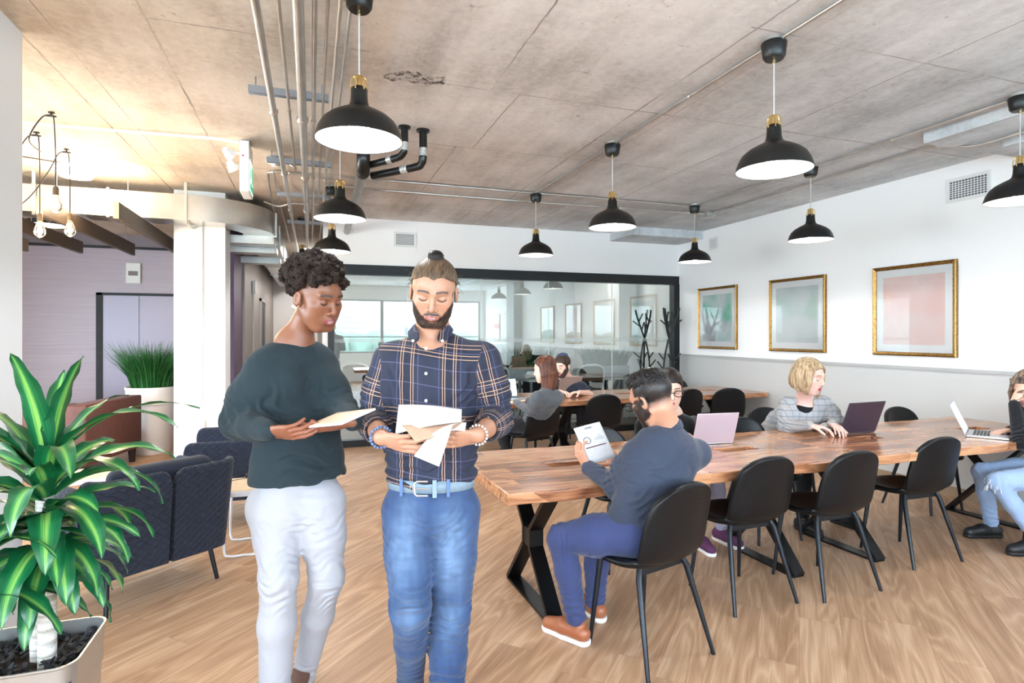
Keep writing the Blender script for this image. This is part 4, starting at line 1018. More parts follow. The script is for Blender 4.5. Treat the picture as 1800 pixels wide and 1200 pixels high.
for k in range(260):
    x, y = rnd.uniform(-.15, .15), rnd.uniform(-.15, .15)
    if x*x+y*y < .004: continue
    a = rnd.uniform(0, PI); L_ = rnd.uniform(.012, .035)
    q.bar((x, y, .392+rnd.random()*.02), (x+L_*math.cos(a), y+L_*math.sin(a), .395+rnd.random()*.028), rnd.uniform(.008, .016), .004, (math.sin(a), -math.cos(a), rnd.uniform(-.4, .4)))
mo = q.build('bark_mulch', mat('black_mulch', S(34, 34, 38), .7), t, smooth=0); mo['kind'] = 'stuff'
TRUNK = nodes('pale_cane_bark')[0]
def trunkm():
    n_ = TRUNK.node_tree.nodes; l = TRUNK.node_tree.links; b = n_['Principled BSDF']; g = NG(n_, l); p = g.coord()
    rg = g.noise(g.mapping(p, scale=(3, 3, 60)), 1, 3, .6); sp_ = g.noise(p, 70, 3)
    c = g.ramp(rg, (.35, S(168, 158, 146)), (.6, S(222, 216, 208)))
    c = g.mix(g.ramp(sp_, (.66, 0.), (.72, 1.)), c, S(110, 92, 76))
    l.new(c, b.inputs['Base Color']); setb(b, None, .8); g.bump(g.m('ADD', rg, sp_), b, .5, .004)
trunkm()
MB().tube(smooth_path([(.055, -.02, .36), (.055, -.02, .6), (.045, -.01, .9), (.05, 0, 1.02)], 6), .027, 18).build('trunk', TRUNK, t, smooth=60)
st2 = MB().tube(smooth_path([(.012, .035, .36), (.008, .035, .5), (.0, .035, .66)], 6), .024, 18).build('trunk', TRUNK, t, smooth=60)
MB().lathe([(0, .668), (.02, .668), (.026, .66), (.026, .64)], (.0, .035, 0), 14).build('cut_stub', mat('sealed_cut', S(32, 30, 32), .5), t)
# leaves: (height, azimuth deg, elevation, length, width, droop)
LV = [(1.06, -12, 1.05, .47, .060, 1.95), (1.06, 8, .95, .50, .052, 1.5), (1.08, -100, 1.35, .40, .070, .6), (1.09, -35, 1.4, .36, .068, .5), (1.04, -150, 1.05, .45, .075, 1.5),
      (1.04, 175, .9, .46, .075, 1.3), (1.0, -60, 1.1, .42, .078, 2.3), (1.02, 150, 1.1, .40, .07, 1.2), (1.02, 60, 1.2, .42, .07, 1.4), (1.05, 100, 1.3, .38, .07, .8),
      (1.0, 178, 1.15, .42, .07, 1.5), (1.02, 205, 1.0, .45, .07, 1.3), (.98, -25, .85, .40, .072, 2.1), (.96, -5, .7, .40, .066, 2.3), (.98, 30, .8, .42, .066, 1.8), (.95, -85, .75, .36, .08, 2.2), (.94, -120, .7, .38, .082, 2.1),
      (.95, -160, .6, .40, .08, 1.6), (.93, 165, .5, .42, .078, 1.5), (.9, -45, .45, .36, .084, 2.0), (.9, -75, .35, .34, .086, 1.9), (.88, -105, .4, .36, .084, 2.0),
      (.88, -140, .3, .36, .084, 1.7), (.86, -20, .3, .33, .07, 1.9), (.87, 15, .35, .35, .062, 1.9), (.85, 50, .4, .34, .066, 1.9), (.84, -175, .2, .38, .08, 1.6),
      (.84, 140, .3, .38, .075, 1.6), (.82, 100, .4, .36, .07, 1.7), (.82, -60, .05, .31, .080, 1.6), (.80, -95, 0, .32, .080, 1.55), (.79, -130, 0, .33, .080, 1.5),
      (.80, -30, .0, .28, .066, 1.7), (.78, 20, .0, .28, .06, 1.6), (.78, -165, -.1, .36, .080, 1.3), (.76, -80, -.25, .26, .07, 1.2), (.75, -45, -.2, .24, .062, 1.3),
      (.76, -115, -.2, .28, .075, 1.2), (.74, -150, -.2, .32, .075, 1.1), (.74, 0, -.2, .22, .05, 1.2), (.74, 70, -.1, .26, .06, 1.3), (.76, 120, -.1, .3, .065, 1.2)]
for k, (z, az, el, L_, w_, dr) in enumerate(LV):
    a = math.radians(az+rnd.uniform(-5, 5)); leaf((.05+.02*math.cos(a), -.01+.02*math.sin(a), z), a, el, L_*1.02, w_*1.5, dr*.95, t, rnd.uniform(-.5, .5), rnd.uniform(.12, .3))
for k in range(26):
    a = math.radians(k*137.5); z = .70+.012*k; leaf((.05+.02*math.cos(a), -.01+.02*math.sin(a), z), a, -.35+.05*k, rnd.uniform(.24, .36), rnd.uniform(.085, .115), 1.3-.01*k, t, rnd.uniform(-.6, .6), rnd.uniform(.1, .3))
for k in range(22):
    a = math.radians(160+k*41+rnd.uniform(-12, 12)); z = .82-.009*k; leaf((-.12+.02*math.cos(a), -.13+.02*math.sin(a), z), a, 1.15-.07*k, .36, .105, 1.9-.04*k, t, rnd.uniform(-.4, .4), .2)
def grass(name, cx_, cy_, z0, rx, ry, h_, n, parent, m, spread=.35, seed=1):
    r_ = random.Random(seed); q = MB()
    for k in range(n):
        while True:
            u, v = r_.uniform(-1, 1), r_.uniform(-1, 1)
            if u*u+v*v < 1 or ry < rx*.6: break
        x, y = cx_+u*rx, cy_+v*ry; hh = h_*r_.uniform(.6, 1.05); dx = u*spread*r_.uniform(.3, 1.1)*hh+r_.uniform(-.05, .05); dy = v*spread*r_.uniform(.3, 1.1)*hh+r_.uniform(-.05, .05)
        w_ = .004+.002*r_.random(); a = r_.uniform(0, PI); wx, wy = w_*math.cos(a), w_*math.sin(a)
        V = []
        for i, t_ in enumerate((0, .4, .75, 1.)):
            bx = x+dx*t_**1.8; by = y+dy*t_**1.8; bz = z0+hh*(t_-.28*t_**3*r_.random())
            s = 1-t_*.9; V += [(bx-wx*s, by-wy*s, bz), (bx+wx*s, by+wy*s, bz)]
        q.add(V, [(0, 1, 3, 2), (2, 3, 5, 4), (4, 5, 7, 6)])
    o = q.build(name, m, parent, smooth=180); o['kind'] = 'stuff'; return o
GR1 = mat('grass_green', S(34, 92, 40), .5, var=.45, vscale=14); GR2 = mat('grass_deep', S(16, 84, 46), .5, var=.4, vscale=12)
WPOT = mat('white_pot', S(238, 236, 234), .4)
gp = (-1.910,8.500,0.685)
t = thing('potted_grass', 'bushy green grass plant in a tall white pot by the brown sofa', 'plant', (gp[0], 8.5, 0))
MB().lathe([(0, 0), (.20, 0), (.21, .01), (.265, .62), (.268, .625), (.285, .63), (.292, .80), (.30, .81), (.30, .84), (.285, .84), (.27, .80), (0, .79)], n=40).build('pot', WPOT, t, smooth=50)
grass('grass_blades', 0, 0, .78, .22, .22, .66, 2200, t, GR1, .70, 3)
# meeting room furniture
DESKW = mat('desk_white', S(236, 240, 240), .4); ZINC = mat('zinc_box', S(150, 156, 160), .45, .5); CAB = mat('cabinet_dark', S(44, 52, 56), .5)
def desk(x0, x1, y0, y1, lb):
    t = thing('meeting_desk', lb, 'desk', ((x0+x1)/2, (y0+y1)/2, .006)); a, b = (x1-x0)/2, (y1-y0)/2
    MB().box(-a, a, -b, b, .71, .74).build('desktop', DESKW, t, bevel=.003)
    for sx in (-1, 1):
        for sy in (-1, 1): MB().box(sx*(a-.06)-.02, sx*(a-.06)+.02, sy*(b-.06)-.02, sy*(b-.06)+.02, 0, .71).build('leg', ALU, t, smooth=0)
    MB().box(-a+.1, a-.1, b-.12, b-.10, .12, .70).build('modesty_panel', CAB, t, smooth=0)
desk(3.35, 5.15, 8.95, 9.62, 'white meeting desk behind the glass, right of the bearded man')
desk(1.5, 3.15, 8.95, 9.62, 'white meeting desk behind the glass, behind the long-haired woman')
desk(.35, 1.3, 10.6, 11.3, 'white meeting desk behind the glass, between the walking pair')
def planter_box(x, y, z, lb, s):
    t = thing('grass_planter', lb, 'plant', (x, y, z))
    MB().box(-.42, .42, -.12, .12, 0, .20).build('trough', ZINC, t, bevel=.006)
    grass('grass_blades', 0, 0, .18, .38, .1, .38, 2600, t, GR2, .5, s)
for (u_, lb, s) in ((0, 'left zinc trough of green grass behind the glass', 5), (1, 'right zinc trough of green grass behind the glass', 6)):
    x = ((3.432,9.300,0.894), (4.927,9.300,0.864))[u_][0]
    planter_box(x, 9.3, .747, lb, s)
MESHM = mat('chair_mesh_black', S(30, 33, 36), .8)
def task_chair():
    t = thing('task_chair', 'x', 'office chair')
    MB().tube(smooth_path([(-.2, -.18, .52), (-.235, -.21, .7), (-.215, -.25, .93), (-.12, -.27, 1.0), (0, -.275, 1.01), (.12, -.27, 1.0), (.215, -.25, .93), (.235, -.21, .7), (.2, -.18, .52), (0, -.17, .47)], 5, closed=True), .017, 10, closed=True).build('back_frame', WIRE, t, smooth=60)
    V = [(s*(.19+.02*math.sin(tt*PI)), -.19-.085*tt+.02*(1-s*s)-.0, .52+.46*tt) for tt in [k/6 for k in range(7)] for s in (-1, -.5, 0, .5, 1)]
    o = mesh_obj('back_mesh', V, [(i*5+j, i*5+j+1, (i+1)*5+j+1, (i+1)*5+j) for i in range(6) for j in range(4)], MESHM, t, smooth=180)
    so = o.modifiers.new('s', 'SOLIDIFY'); so.thickness = .008
    soft_box('seat', -.23, .23, -.2, .25, .43, .50, MESHM, t, .03)
    MB().tube([(0, 0, .43), (0, 0, .10)], .022, 10).build('gas_lift', WIRE, t)
    q = MB()
    for k in range(5):
        a = 2*PI*k/5; q.tube([(0, 0, .11), (.28*math.cos(a), .28*math.sin(a), .065)], [.022, .014], 8)
    each(q, 'base_arm', WIRE, t)
    q = MB()
    for k in range(5): a = 2*PI*k/5; q.lathe([(0, -.012), (.028, -.012), (.028, .012), (0, .012)], (.28*math.cos(a), .28*math.sin(a), .03), 12, Matrix.Rotation(PI/2, 4, 'X'))
    each(q, 'caster', MESHM, t)
    return t
tc0 = task_chair()
for i, (x, y, rz, lb) in enumerate(((2.55, 8.58, .1, 'white-framed mesh office chair behind the glass, by the long-haired woman'), (.72, 10.15, -.2, 'white-framed mesh office chair behind the glass, between the walking pair'), (1.5, 8.6, .2, 'white-framed mesh office chair behind the glass, behind the walking man'), (3.75, 11.0, PI, 'dark-backed office chair behind the right grass trough'), (4.15, 8.55, 0, 'office chair behind the glass at the right desk'))):
    o = tc0 if i == 0 else copy_tree(tc0); o.location = (x, y, .006); o.rotation_euler.z = rz; tag(o, lb, 'office chair', 'mesh office chairs in the meeting room')

# ================================================================ PEOPLE: implicit surfaces turned into continuous meshes
HK = 1.0
V3 = lambda *a: np.array(a, dtype=np.float64)
def nrm(v): v = np.asarray(v, float); return v/(np.linalg.norm(v)+1e-12)
def vnoise(P, sc_=1., seed=0):
    Q = P*sc_; I = np.floor(Q).astype(np.int64); f = Q-I; f = f*f*(3-2*f); out = 0
    def hsh(i, j, k):
        h = (i*374761393+j*668265263+k*2147483647+seed*974711) & 0xffffffff
        h = ((h ^ (h >> 13))*1274126177) & 0xffffffff
        return ((h ^ (h >> 16)) & 0xffff)/65535.
    for dx in (0, 1):
        for dy in (0, 1):
            for dz in (0, 1):
                w_ = (f[:, 0] if dx else 1-f[:, 0])*(f[:, 1] if dy else 1-f[:, 1])*(f[:, 2] if dz else 1-f[:, 2])
                out = out+w_*hsh(I[:, 0]+dx, I[:, 1]+dy, I[:, 2]+dz)
    return out
class Sdf:
    def __init__(s): s.p = []; s.disp = None
    def rc(s, a, b, ra, rb=None, k=.02, op=1, g=0):
        a, b = np.asarray(a, float), np.asarray(b, float); rb = ra if rb is None else rb
        ab = b-a; L2 = ab@ab+1e-12
        def f(P): 
            q = P-a; t = np.clip(q@ab/L2, 0, 1); return np.linalg.norm(q-t[:, None]*ab, axis=1)-(ra+(rb-ra)*t)
        s.p.append((f, k, op, g)); return s
    def chain(s, pts, rs, k=.02, g=0, op=1):
        for i in range(len(pts)-1): s.rc(pts[i], pts[i+1], rs[i], rs[i+1], k, op, g)
        return s
    def el(s, c, r, R=None, k=.02, op=1, g=0):
        c = np.asarray(c, float); r = np.asarray(r, float)*np.ones(3); R = np.eye(3) if R is None else R
        def f(P):
            q = (P-c)@R; k0 = np.linalg.norm(q/r, axis=1); k1 = np.linalg.norm(q/(r*r), axis=1)+1e-9
            return k0*(k0-1)/k1
        s.p.append((f, k, op, g)); return s
    def fc(s, a, b, wa, wb, da, db, X, k=.03, g=0, op=1):
        """flattened capsule: half widths w along X, half depths d across"""
        a, b = np.asarray(a, float), np.asarray(b, float); ab = b-a; L = np.linalg.norm(ab)+1e-9; Z = ab/L
        X = nrm(np.asarray(X)-Z*np.dot(X, Z)); Y = np.cross(Z, X)
        def f(P):
            q = P-a; h = q@Z; t = np.clip(h/L, 0, 1); zz = h-t*L; w_ = wa+(wb-wa)*t; d_ = da+(db-da)*t; m_ = np.minimum(w_, d_)
            kx, ky = (q@X)/w_, (q@Y)/d_; r = np.sqrt(kx*kx+ky*ky+(zz/m_)**2)
            gx = np.sqrt((kx/w_)**2+(ky/d_)**2+(zz/m_**2)**2)+1e-9
            return r*(r-1)/gx
        s.p.append((f, k, op, g)); return s
    def fn(s, f, k=.0, op=1, g=0): s.p.append((f, k, op, g)); return s
    def ev(s, P, act=None):
        d = np.full(len(P), 9.)
        for i, (f, k, op, g) in enumerate(s.p):
            if act is not None:
                m = act[:, i]
                if not m.any(): continue
            else: m = slice(None)
            Q = P[m]; q = f(Q); dm = d[m]
            if op == 1:
                if k > 0: h = np.clip(.5+.5*(dm-q)/k, 0, 1); r = dm+(q-dm)*h-k*h*(1-h)
                else: r = np.minimum(dm, q)
            elif op == -1:
                h = np.clip(.5-.5*(dm+q)/max(k, 1e-6), 0, 1); r = dm+(-q-dm)*h+k*h*(1-h)
            else:   # intersect
                h = np.clip(.5-.5*(dm-q)/max(k, 1e-6), 0, 1); r = dm+(q-dm)*h+k*h*(1-h)
            d[m] = r
        if s.disp is not None: d = d+s.disp(P)
        return d
    def mesh(s, lo, hi, h, B=10):
        h = h*HK
        lo = np.asarray(lo, float); n = np.ceil((np.asarray(hi)-lo)/h/B).astype(int)+1
        N = n*B+1
        G = np.full(N, 1., np.float32)
        ib = np.stack(np.meshgrid(*[np.arange(k) for k in n], indexing='ij'), -1).reshape(-1, 3)
        cen = lo+(ib*B+B/2)*h; rad = B*h*.87
        ds = []
        for (f, k, op, g) in s.p: ds.append(f(cen))
        ds = np.stack(ds, 1) if ds else np.zeros((len(cen), 0))
        dc = s.ev(cen)
        near = np.abs(dc) < rad*1.7+.012
        G_ = G
        ofs = np.stack(np.meshgrid(*[np.arange(B+1)]*3, indexing='ij'), -1).reshape(-1, 3)
        far = ib[~near & (dc < 0)]
        for b in far: G_[b[0]*B:b[0]*B+B+1, b[1]*B:b[1]*B+B+1, b[2]*B:b[2]*B+B+1] = -1
        ks = np.array([k for (_, k, _, _) in s.p]); ops = np.array([o for (_, _, o, _) in s.p])
        act0 = (ds < rad*2.2+ks*2+.02) | (ops == 0)[None, :]
        idx = np.where(near)[0]
        for c0 in range(0, len(idx), 240):
            ii = idx[c0:c0+240]
            P = (lo+(ib[ii][:, None, :]*B+ofs[None])*h).reshape(-1, 3)
            A = np.repeat(act0[ii], len(ofs), axis=0)
            d = s.ev(P, A).astype(np.float32).reshape(len(ii), B+1, B+1, B+1)
            for q, b in zip(d, ib[ii]): G_[b[0]*B:b[0]*B+B+1, b[1]*B:b[1]*B+B+1, b[2]*B:b[2]*B+B+1] = q
        return surface_nets(G_, lo, h)
def surface_nets(G, lo, h):
    s = G < 0; nx, ny, nz = G.shape
    c = np.zeros((nx-1, ny-1, nz-1), np.uint8)
    for dx in (0, 1):
        for dy in (0, 1):
            for dz in (0, 1): c += s[dx:nx-1+dx, dy:ny-1+dy, dz:nz-1+dz]
    act = (c > 0) & (c < 8); I = np.argwhere(act)
    off = np.array([(x, y, z) for x in (0, 1) for y in (0, 1) for z in (0, 1)])
    vals = np.stack([G[I[:, 0]+o[0], I[:, 1]+o[1], I[:, 2]+o[2]] for o in off], 1)
    ed = [(a, b) for a in range(8) for b in range(a+1, 8) if np.abs(off[a]-off[b]).sum() == 1]
    S_ = np.zeros((len(I), 3)); cnt = np.zeros(len(I))
    for a, b in ed:
        va, vb = vals[:, a], vals[:, b]; m = (va < 0) != (vb < 0)
        t = np.where(m, va/(va-vb+1e-20), 0)
        p = off[a]+(off[b]-off[a])*t[:, None]; S_ += np.where(m[:, None], p, 0); cnt += m
    V = lo+(I+S_/cnt[:, None])*h
    dims = np.array(act.shape); flat = (I[:, 0]*dims[1]+I[:, 1])*dims[2]+I[:, 2]
    order = np.argsort(flat); fs = flat[order]
    def vid(J):
        f = (J[:, 0]*dims[1]+J[:, 1])*dims[2]+J[:, 2]; k = np.searchsorted(fs, f); return order[np.clip(k, 0, len(fs)-1)]
    Q = []
    for ax in range(3):
        a, b = (ax+1) % 3, (ax+2) % 3
        sl0 = [slice(None)]*3; sl1 = [slice(None)]*3; sl0[ax] = slice(0, -1); sl1[ax] = slice(1, None)
        s0, s1 = s[tuple(sl0)], s[tuple(sl1)]; E_ = np.argwhere(s0 != s1)
        ok = (E_[:, a] > 0) & (E_[:, b] > 0) & (E_[:, a] < dims[a]) & (E_[:, b] < dims[b]); E_ = E_[ok]
        da = np.zeros(3, int); da[a] = 1; db = np.zeros(3, int); db[b] = 1
        q = np.stack([vid(E_-da-db), vid(E_-db), vid(E_), vid(E_-da)], 1)
        fl = ~s0[tuple(E_.T)]; q[fl] = q[fl][:, ::-1]
        Q.append(q)
    return V, np.concatenate(Q)
def np_obj(name, V, Q, m, parent, origin, col=None, pl=None):
    me = bpy.data.meshes.new(name); n = len(V); f = len(Q)
    me.vertices.add(n); me.vertices.foreach_set('co', (V-np.asarray(origin)).astype(np.float32).ravel())
    me.loops.add(f*4); me.polygons.add(f)
    me.loops.foreach_set('vertex_index', Q.astype(np.int32).ravel())
    me.polygons.foreach_set('loop_start', np.arange(0, f*4, 4, dtype=np.int32)); me.polygons.foreach_set('loop_total', np.full(f, 4, np.int32))
    me.update(calc_edges=True); me.validate(); me.shade_smooth(); me.materials.append(m)
    if col is not None:
        a = me.color_attributes.new('Col', 'FLOAT_COLOR', 'POINT'); a.data.foreach_set('color', np.concatenate([col, np.ones((n, 1))], 1).astype(np.float32).ravel())
    if pl is not None:
        a = me.attributes.new('pl', 'FLOAT_VECTOR', 'POINT'); a.data.foreach_set('vector', pl.astype(np.float32).ravel())
    o = bpy.data.objects.new(name, me); link(o, parent); return o
def bounds(pts, pad): P = np.array(pts); return P.min(0)-pad, P.max(0)+pad

# direction vectors of the room as seen by somebody facing the pair (world axes)
RT = V3(.9463, -.3234, 0); FW = V3(.3234, .9463, 0); UP = V3(0, 0, 1)
def frame(face, roll=0., up=UP):
    """rotation with -Y along face"""
    y = -nrm(face); x = nrm(np.cross(y, up)); x = nrm(x); z = np.cross(x, y)
    c, s_ = math.cos(roll), math.sin(roll)
    x2 = x*c+z*s_; z2 = -x*s_+z*c
    return np.stack([x2, y, z2], 1)
def fdir(yaw, pitch):
    """yaw 0 faces the viewer, + turns to the viewer's right; pitch + looks down"""
    yaw, pitch = math.radians(yaw), math.radians(pitch)
    return (RT*math.sin(yaw)-FW*math.cos(yaw))*math.cos(pitch)-UP*math.sin(pitch)
def head_sdf(S_, Cn, R, sc_=1., jaw=1., open_=.0, nose=1., lips=1., slim=1., k0=.03):
    def W(x, y, z): return Cn+R@(V3(x*slim, y, z)*sc_)
    def e(x, y, z, rx, ry, rz, k=.02, op=1): S_.el(W(x, y, z), V3(rx*slim, ry, rz)*sc_, R, k*sc_, op, 1)
    def c(a, b, ra, rb, k=.01, op=1): S_.rc(W(*a), W(*b), ra*sc_, rb*sc_, k*sc_, op, 1)
    e(0, .014, .043, .0745, .093, .078, k0)
    e(0, -.030, -.006, .062, .056, .078, .03)
    e(0, -.030, -.060, .050*jaw, .052, .040, .03)
    c((-.024, -.062, -.094), (.024, -.062, -.094), .016*jaw, .016*jaw, .024)
    for s in (-1, 1):
        c((s*.050*jaw, .004, -.040), (s*.034*jaw, -.045, -.084), .018, .016, .028)
        e(s*.043, -.050, -.012, .022, .024, .018, .024); e(s*.036, -.046, -.044, .024, .026, .028, .026)
        c((s*.012, -.082, .031), (s*.042, -.070, .034), .009, .008, .014)
    c((0, -.080, .026), (0, -.103*nose, -.018), .0065, .0095, .012)
    e(0, -.102*nose, -.024, .0100, .0115, .0095, .006)
    for s in (-1, 1):
        e(s*.0125, -.091, -.028, .0085, .0105, .0078, .005)
        e(s*.0065, -.098, -.0335, .0035, .0045, .0030, .002, -1)
        e(s*.031, -.092, .010, .017, .016, .0115, .012, -1)
        e(s*.031, -.0680, .0085, .0150, .0145, .0135, .003)
        e(s*.078, .012, -.004, .008, .019, .030, .006)
        e(s*.0845, .006, .000, .005, .010, .017, .005, -1)
    e(0, -.070, -.056, .030, .024, .022, .014)
    L = lips
    z0 = -.0525; z1 = -.0655-open_*.6
    for s in (-1, 1):
        c((0, -.0935, z0), (s*.022, -.083, z0-.0045), .0042*L, .0026*L, .004)
        c((0, -.0920, z1), (s*.021, -.083, z0-.006-open_*.25), .0050*L, .0024*L, .004)
    if open_ > 0: e(0, -.096, (z0+z1)/2, .014, .008, .0022+open_*.22, .002, -1)
    else: c((-.020, -.094, -.0588), (.020, -.094, -.0588), .0012, .0012, .003, -1)
    e(0, -.094, -.079, .016, .008, .006, .010, -1)
    return W
def paint_head(V, Cn, R, sc_, skin, lip, brow, slim=1., beard=None, eyes='down', open_=0, scalp_hair=None, iris=S(70, 44, 30), tag_=None, brow_h=1., beard_w=1.):
    P = ((V-Cn)@R)/sc_; P[:, 0] /= slim
    col = np.tile(np.array(skin, float), (len(V), 1)); x, y, z = P[:, 0], P[:, 1], P[:, 2]; ax = np.abs(x)
    near_ = (np.linalg.norm(P, axis=1) < .185)*1.
    def blend(m, c_):
        nonlocal col
        m = (np.clip(m, 0, 1)*near_)[:, None]; col = col*(1-m)+np.array(c_)*m
    front = y < -.03
    nz = vnoise(V, 420, 3); nz2 = vnoise(V, 150, 5)
    # warm cheeks and nose
    ck = np.exp(-(((ax-.042)/.018)**2+((z+.02)/.018)**2))*front*.30; blend(ck, np.array(skin)*np.array([1.08, .80, .76]))
    blend(np.exp(-((x/.014)**2+((z+.024)/.012)**2))*front*.25, np.array(skin)*np.array([1.05, .80, .76]))
    if beard is not None:
        full, col_b, ht = beard
        jaw_top = -.052+ht+.9*np.clip(ax-.035, 0, 1)*1.7
        m = np.clip((jaw_top-z)/.010, 0, 1)*np.clip((z+.122-.95*np.clip(y+.055, 0, .2))/.008, 0, 1)*(y < .014)
        chin_bare = np.exp(-((x/.013)**2+((z+.076)/.006)**2))*.5
        mo = np.exp(-((np.clip(ax-.019, 0, 1)/.008)**2+((z+.0445+.16*ax)/.0058)**2))*(y < -.07)*1.25
        side = np.clip((ax-.052)/.008, 0, 1)*(ax < .073)*(z < .02)*(z > -.06)*(y < .012)*(y > -.045)*.9
        lipz = ((ax/.026)**2+((z+.0585)/.0125)**2 < 1)
        m = m*np.clip((-.02-y)/.02+np.clip((z+.075)/.01, 0, 1)*2, 0, 1); m = np.maximum(np.maximum(m*(1-chin_bare), side), mo)
        nostr = (z > -.037)*(ax < .03)*(y < -.07); m = m*(1-nostr)
        m = m*(.62+.5*nz)*full*np.clip((.072-ax)/.004, 0, 1); m[lipz & (z < -.050)] *= .1
        blend(m, col_b)
    # lips
    zc_ = -.0585-open_*.3
    m = ((ax/.0235)**2+((z-zc_)/(.0105+open_*.55))**2 < 1)*(y < -.074)
    blend(m*.95, lip)
    if open_ > 0:
        t = ((ax/.0135)**2+((z-zc_-.0012)/(.0022+open_*.30))**2 < 1)*(y < -.07); blend(t*1., S(196, 190, 184))
    # brows
    bz = .0335+.004*np.cos((ax-.030)*60)-.10*np.clip(ax-.042, 0, 1)
    m = np.exp(-((z-bz)/(.0036*brow_h))**2)*((ax > .011) & (ax < .050))*(y < -.045); blend(m*1.2, brow)
    # eyes
    ex = ax-.031
    if eyes == 'down':
        lz = .0015+.0058*(ex/.015)**2
        m = 1.15*np.exp(-((z-lz)/.0024)**2)*(np.abs(ex) < .0155)*(y < -.055); blend(m*1.0, S(26, 17, 14))
        m = np.exp(-((z-.0175)/.0022)**2)*(np.abs(ex) < .015)*(y < -.055); blend(m*.35, np.array(skin)*.5)  # shade of the upper-lid crease put into the skin colour
    else:
        up_ = .0125-.0075*(ex/.0145)**2; dn = .0030+.0055*(ex/.0145)**2
        inside = (z < up_)*(z > dn)*(np.abs(ex) < .0145)*(y < -.055)
        blend(inside*1., S(226, 222, 218)); ir = ((ex*ex+(z-.0075)**2) < .0056**2)*inside; blend(ir*1., iris)
        m = np.exp(-((z-up_)/.0018)**2)*(np.abs(ex) < .0155)*(y < -.055); blend(m, S(28, 18, 15))
        m = np.exp(-((z-dn)/.0012)**2)*(np.abs(ex) < .0145)*(y < -.055); blend(m*.4, np.array(skin)*.45)
    if scalp_hair is not None:   # cropped scalp hair
        c_, fz = scalp_hair[:2]; lo_ = scalp_hair[2] if len(scalp_hair) > 2 else .02; m = np.clip((z-lo_)/.04, 0, 1)*(y > -.03)*(ax < .082)*np.clip((y+.05+(z < .03)*-.03)/.02, 0, 1)*(.75+.5*nz); blend(m*fz, c_)
    return col
def hand_sdf(S_, wrist, f, n, thumb, curls=((.5, .6, .4),)*4, sc_=1., th=(.9, .25, .35), spread=.10, g=2):
    """f: finger direction, n: direction the palm faces, thumb: +1/-1 picks the side f x n"""
    f = nrm(f); n = nrm(np.asarray(n)-f*np.dot(n, f)); s = np.cross(f, n)*thumb; w_ = np.asarray(wrist, float)
    def L(a, b, c): return w_+(f*a+s*b+n*c)*sc_
    S_.fc(L(.008, 0, 0), L(.070, .002, 0), .026*sc_, .037*sc_, .017*sc_, .0125*sc_, s, .012, g)
    S_.rc(L(.012, .020, .008), L(.052, .030, .006), .014*sc_, .012*sc_, .012, 1, g)
    base = [(.086, .029), (.092, .0095), (.088, -.0095), (.078, -.027)]; ln = [(.042, .025, .020), (.046, .029, .021), (.043, .027, .020), (.034, .020, .018)]; rr = [.0093, .0096, .0091, .0080]
    for i in range(4):
        a, b = base[i]; cu = curls[i % len(curls)]; fd = nrm(f+s*(1.5-i)*spread*.6); p = L(a, b, 0); ang = 0; r = rr[i]*sc_
        q0 = L(a-.03, b*.85, 0); S_.rc(q0, p, r*1.0, r*1.05, .008, 1, g)
        for j in range(3):
            ang += cu[j]; d = fd*math.cos(ang)+n*math.sin(ang); q = p+d*ln[i][j]*sc_
            S_.rc(p, q, r*(1-.07*j), r*(.93-.08*j), .0035, 1, g); p = q
    t0 = L(.022, .026, .004); a1 = th[0]; d1 = nrm(f*math.cos(a1)+s*math.sin(a1)+n*th[1]); p = t0+d1*.038*sc_
    S_.rc(t0, p, .0125*sc_, .0108*sc_, .010, 1, g)
    d2 = nrm(d1+f*th[2]*.9+n*th[1]*.6); q = p+d2*.032*sc_; S_.rc(p, q, .0106*sc_, .0098*sc_, .004, 1, g)
    d3 = nrm(d2+f*th[2]*.8); S_.rc(q, q+d3*.022*sc_, .0098*sc_, .0085*sc_, .003, 1, g)
def skin_mat(name, rough=.42):
    m, n, l, b = nodes(name); a = n.new('ShaderNodeAttribute'); a.attribute_name = 'Col'
    l.new(a.outputs['Color'], b.inputs['Base Color']); setb(b, None, rough)
    b.inputs['Subsurface Weight'].default_value = .12; b.inputs['Subsurface Radius'].default_value = (.012, .005, .003); b.inputs['Subsurface Scale'].default_value = 1.
    g = NG(n, l); g.bump(g.noise(g.coord(), 260, 3), b, .12, .001)
    return m
SKIN = skin_mat('skin')
def cloth_mat(name, col, rough=.85, fold=.5, fs=7., weave=500, sheen=.2, var=.1, attr=False):
    m, n, l, b = nodes(name); g = NG(n, l); p = g.coord()
    f1 = g.noise(g.mapping(p, scale=(1, 1, .55)), fs, 4, .55, dist=.6); wv = g.noise(p, weave, 2)
    base = col
    if attr: a = n.new('ShaderNodeAttribute'); a.attribute_name = 'Col'; base = a.outputs['Color']
    sh = g.ramp(wv, (.35, 1-var), (.65, 1+var*.6))
    l.new(g.mix(1., base, sh, 'MULTIPLY'), b.inputs['Base Color']); setb(b, None, rough, sheen=sheen, spec=.25)
    g.bump(g.m('ADD', g.m('MULTIPLY', f1, 1.), g.m('MULTIPLY', wv, .02)), b, fold, .02)
    return m
def hair_mat(name, c1, c2, rough=.45, sc_=(60, 60, 8), bump=.5):
    m, n, l, b = nodes(name); g = NG(n, l); f = g.noise(g.mapping(g.coord(), scale=sc_), 1, 4, .6)
    l.new(g.ramp(f, (.35, c1), (.65, c2)), b.inputs['Base Color']); setb(b, None, rough, spec=.25); g.bump(f, b, bump, .006); return m
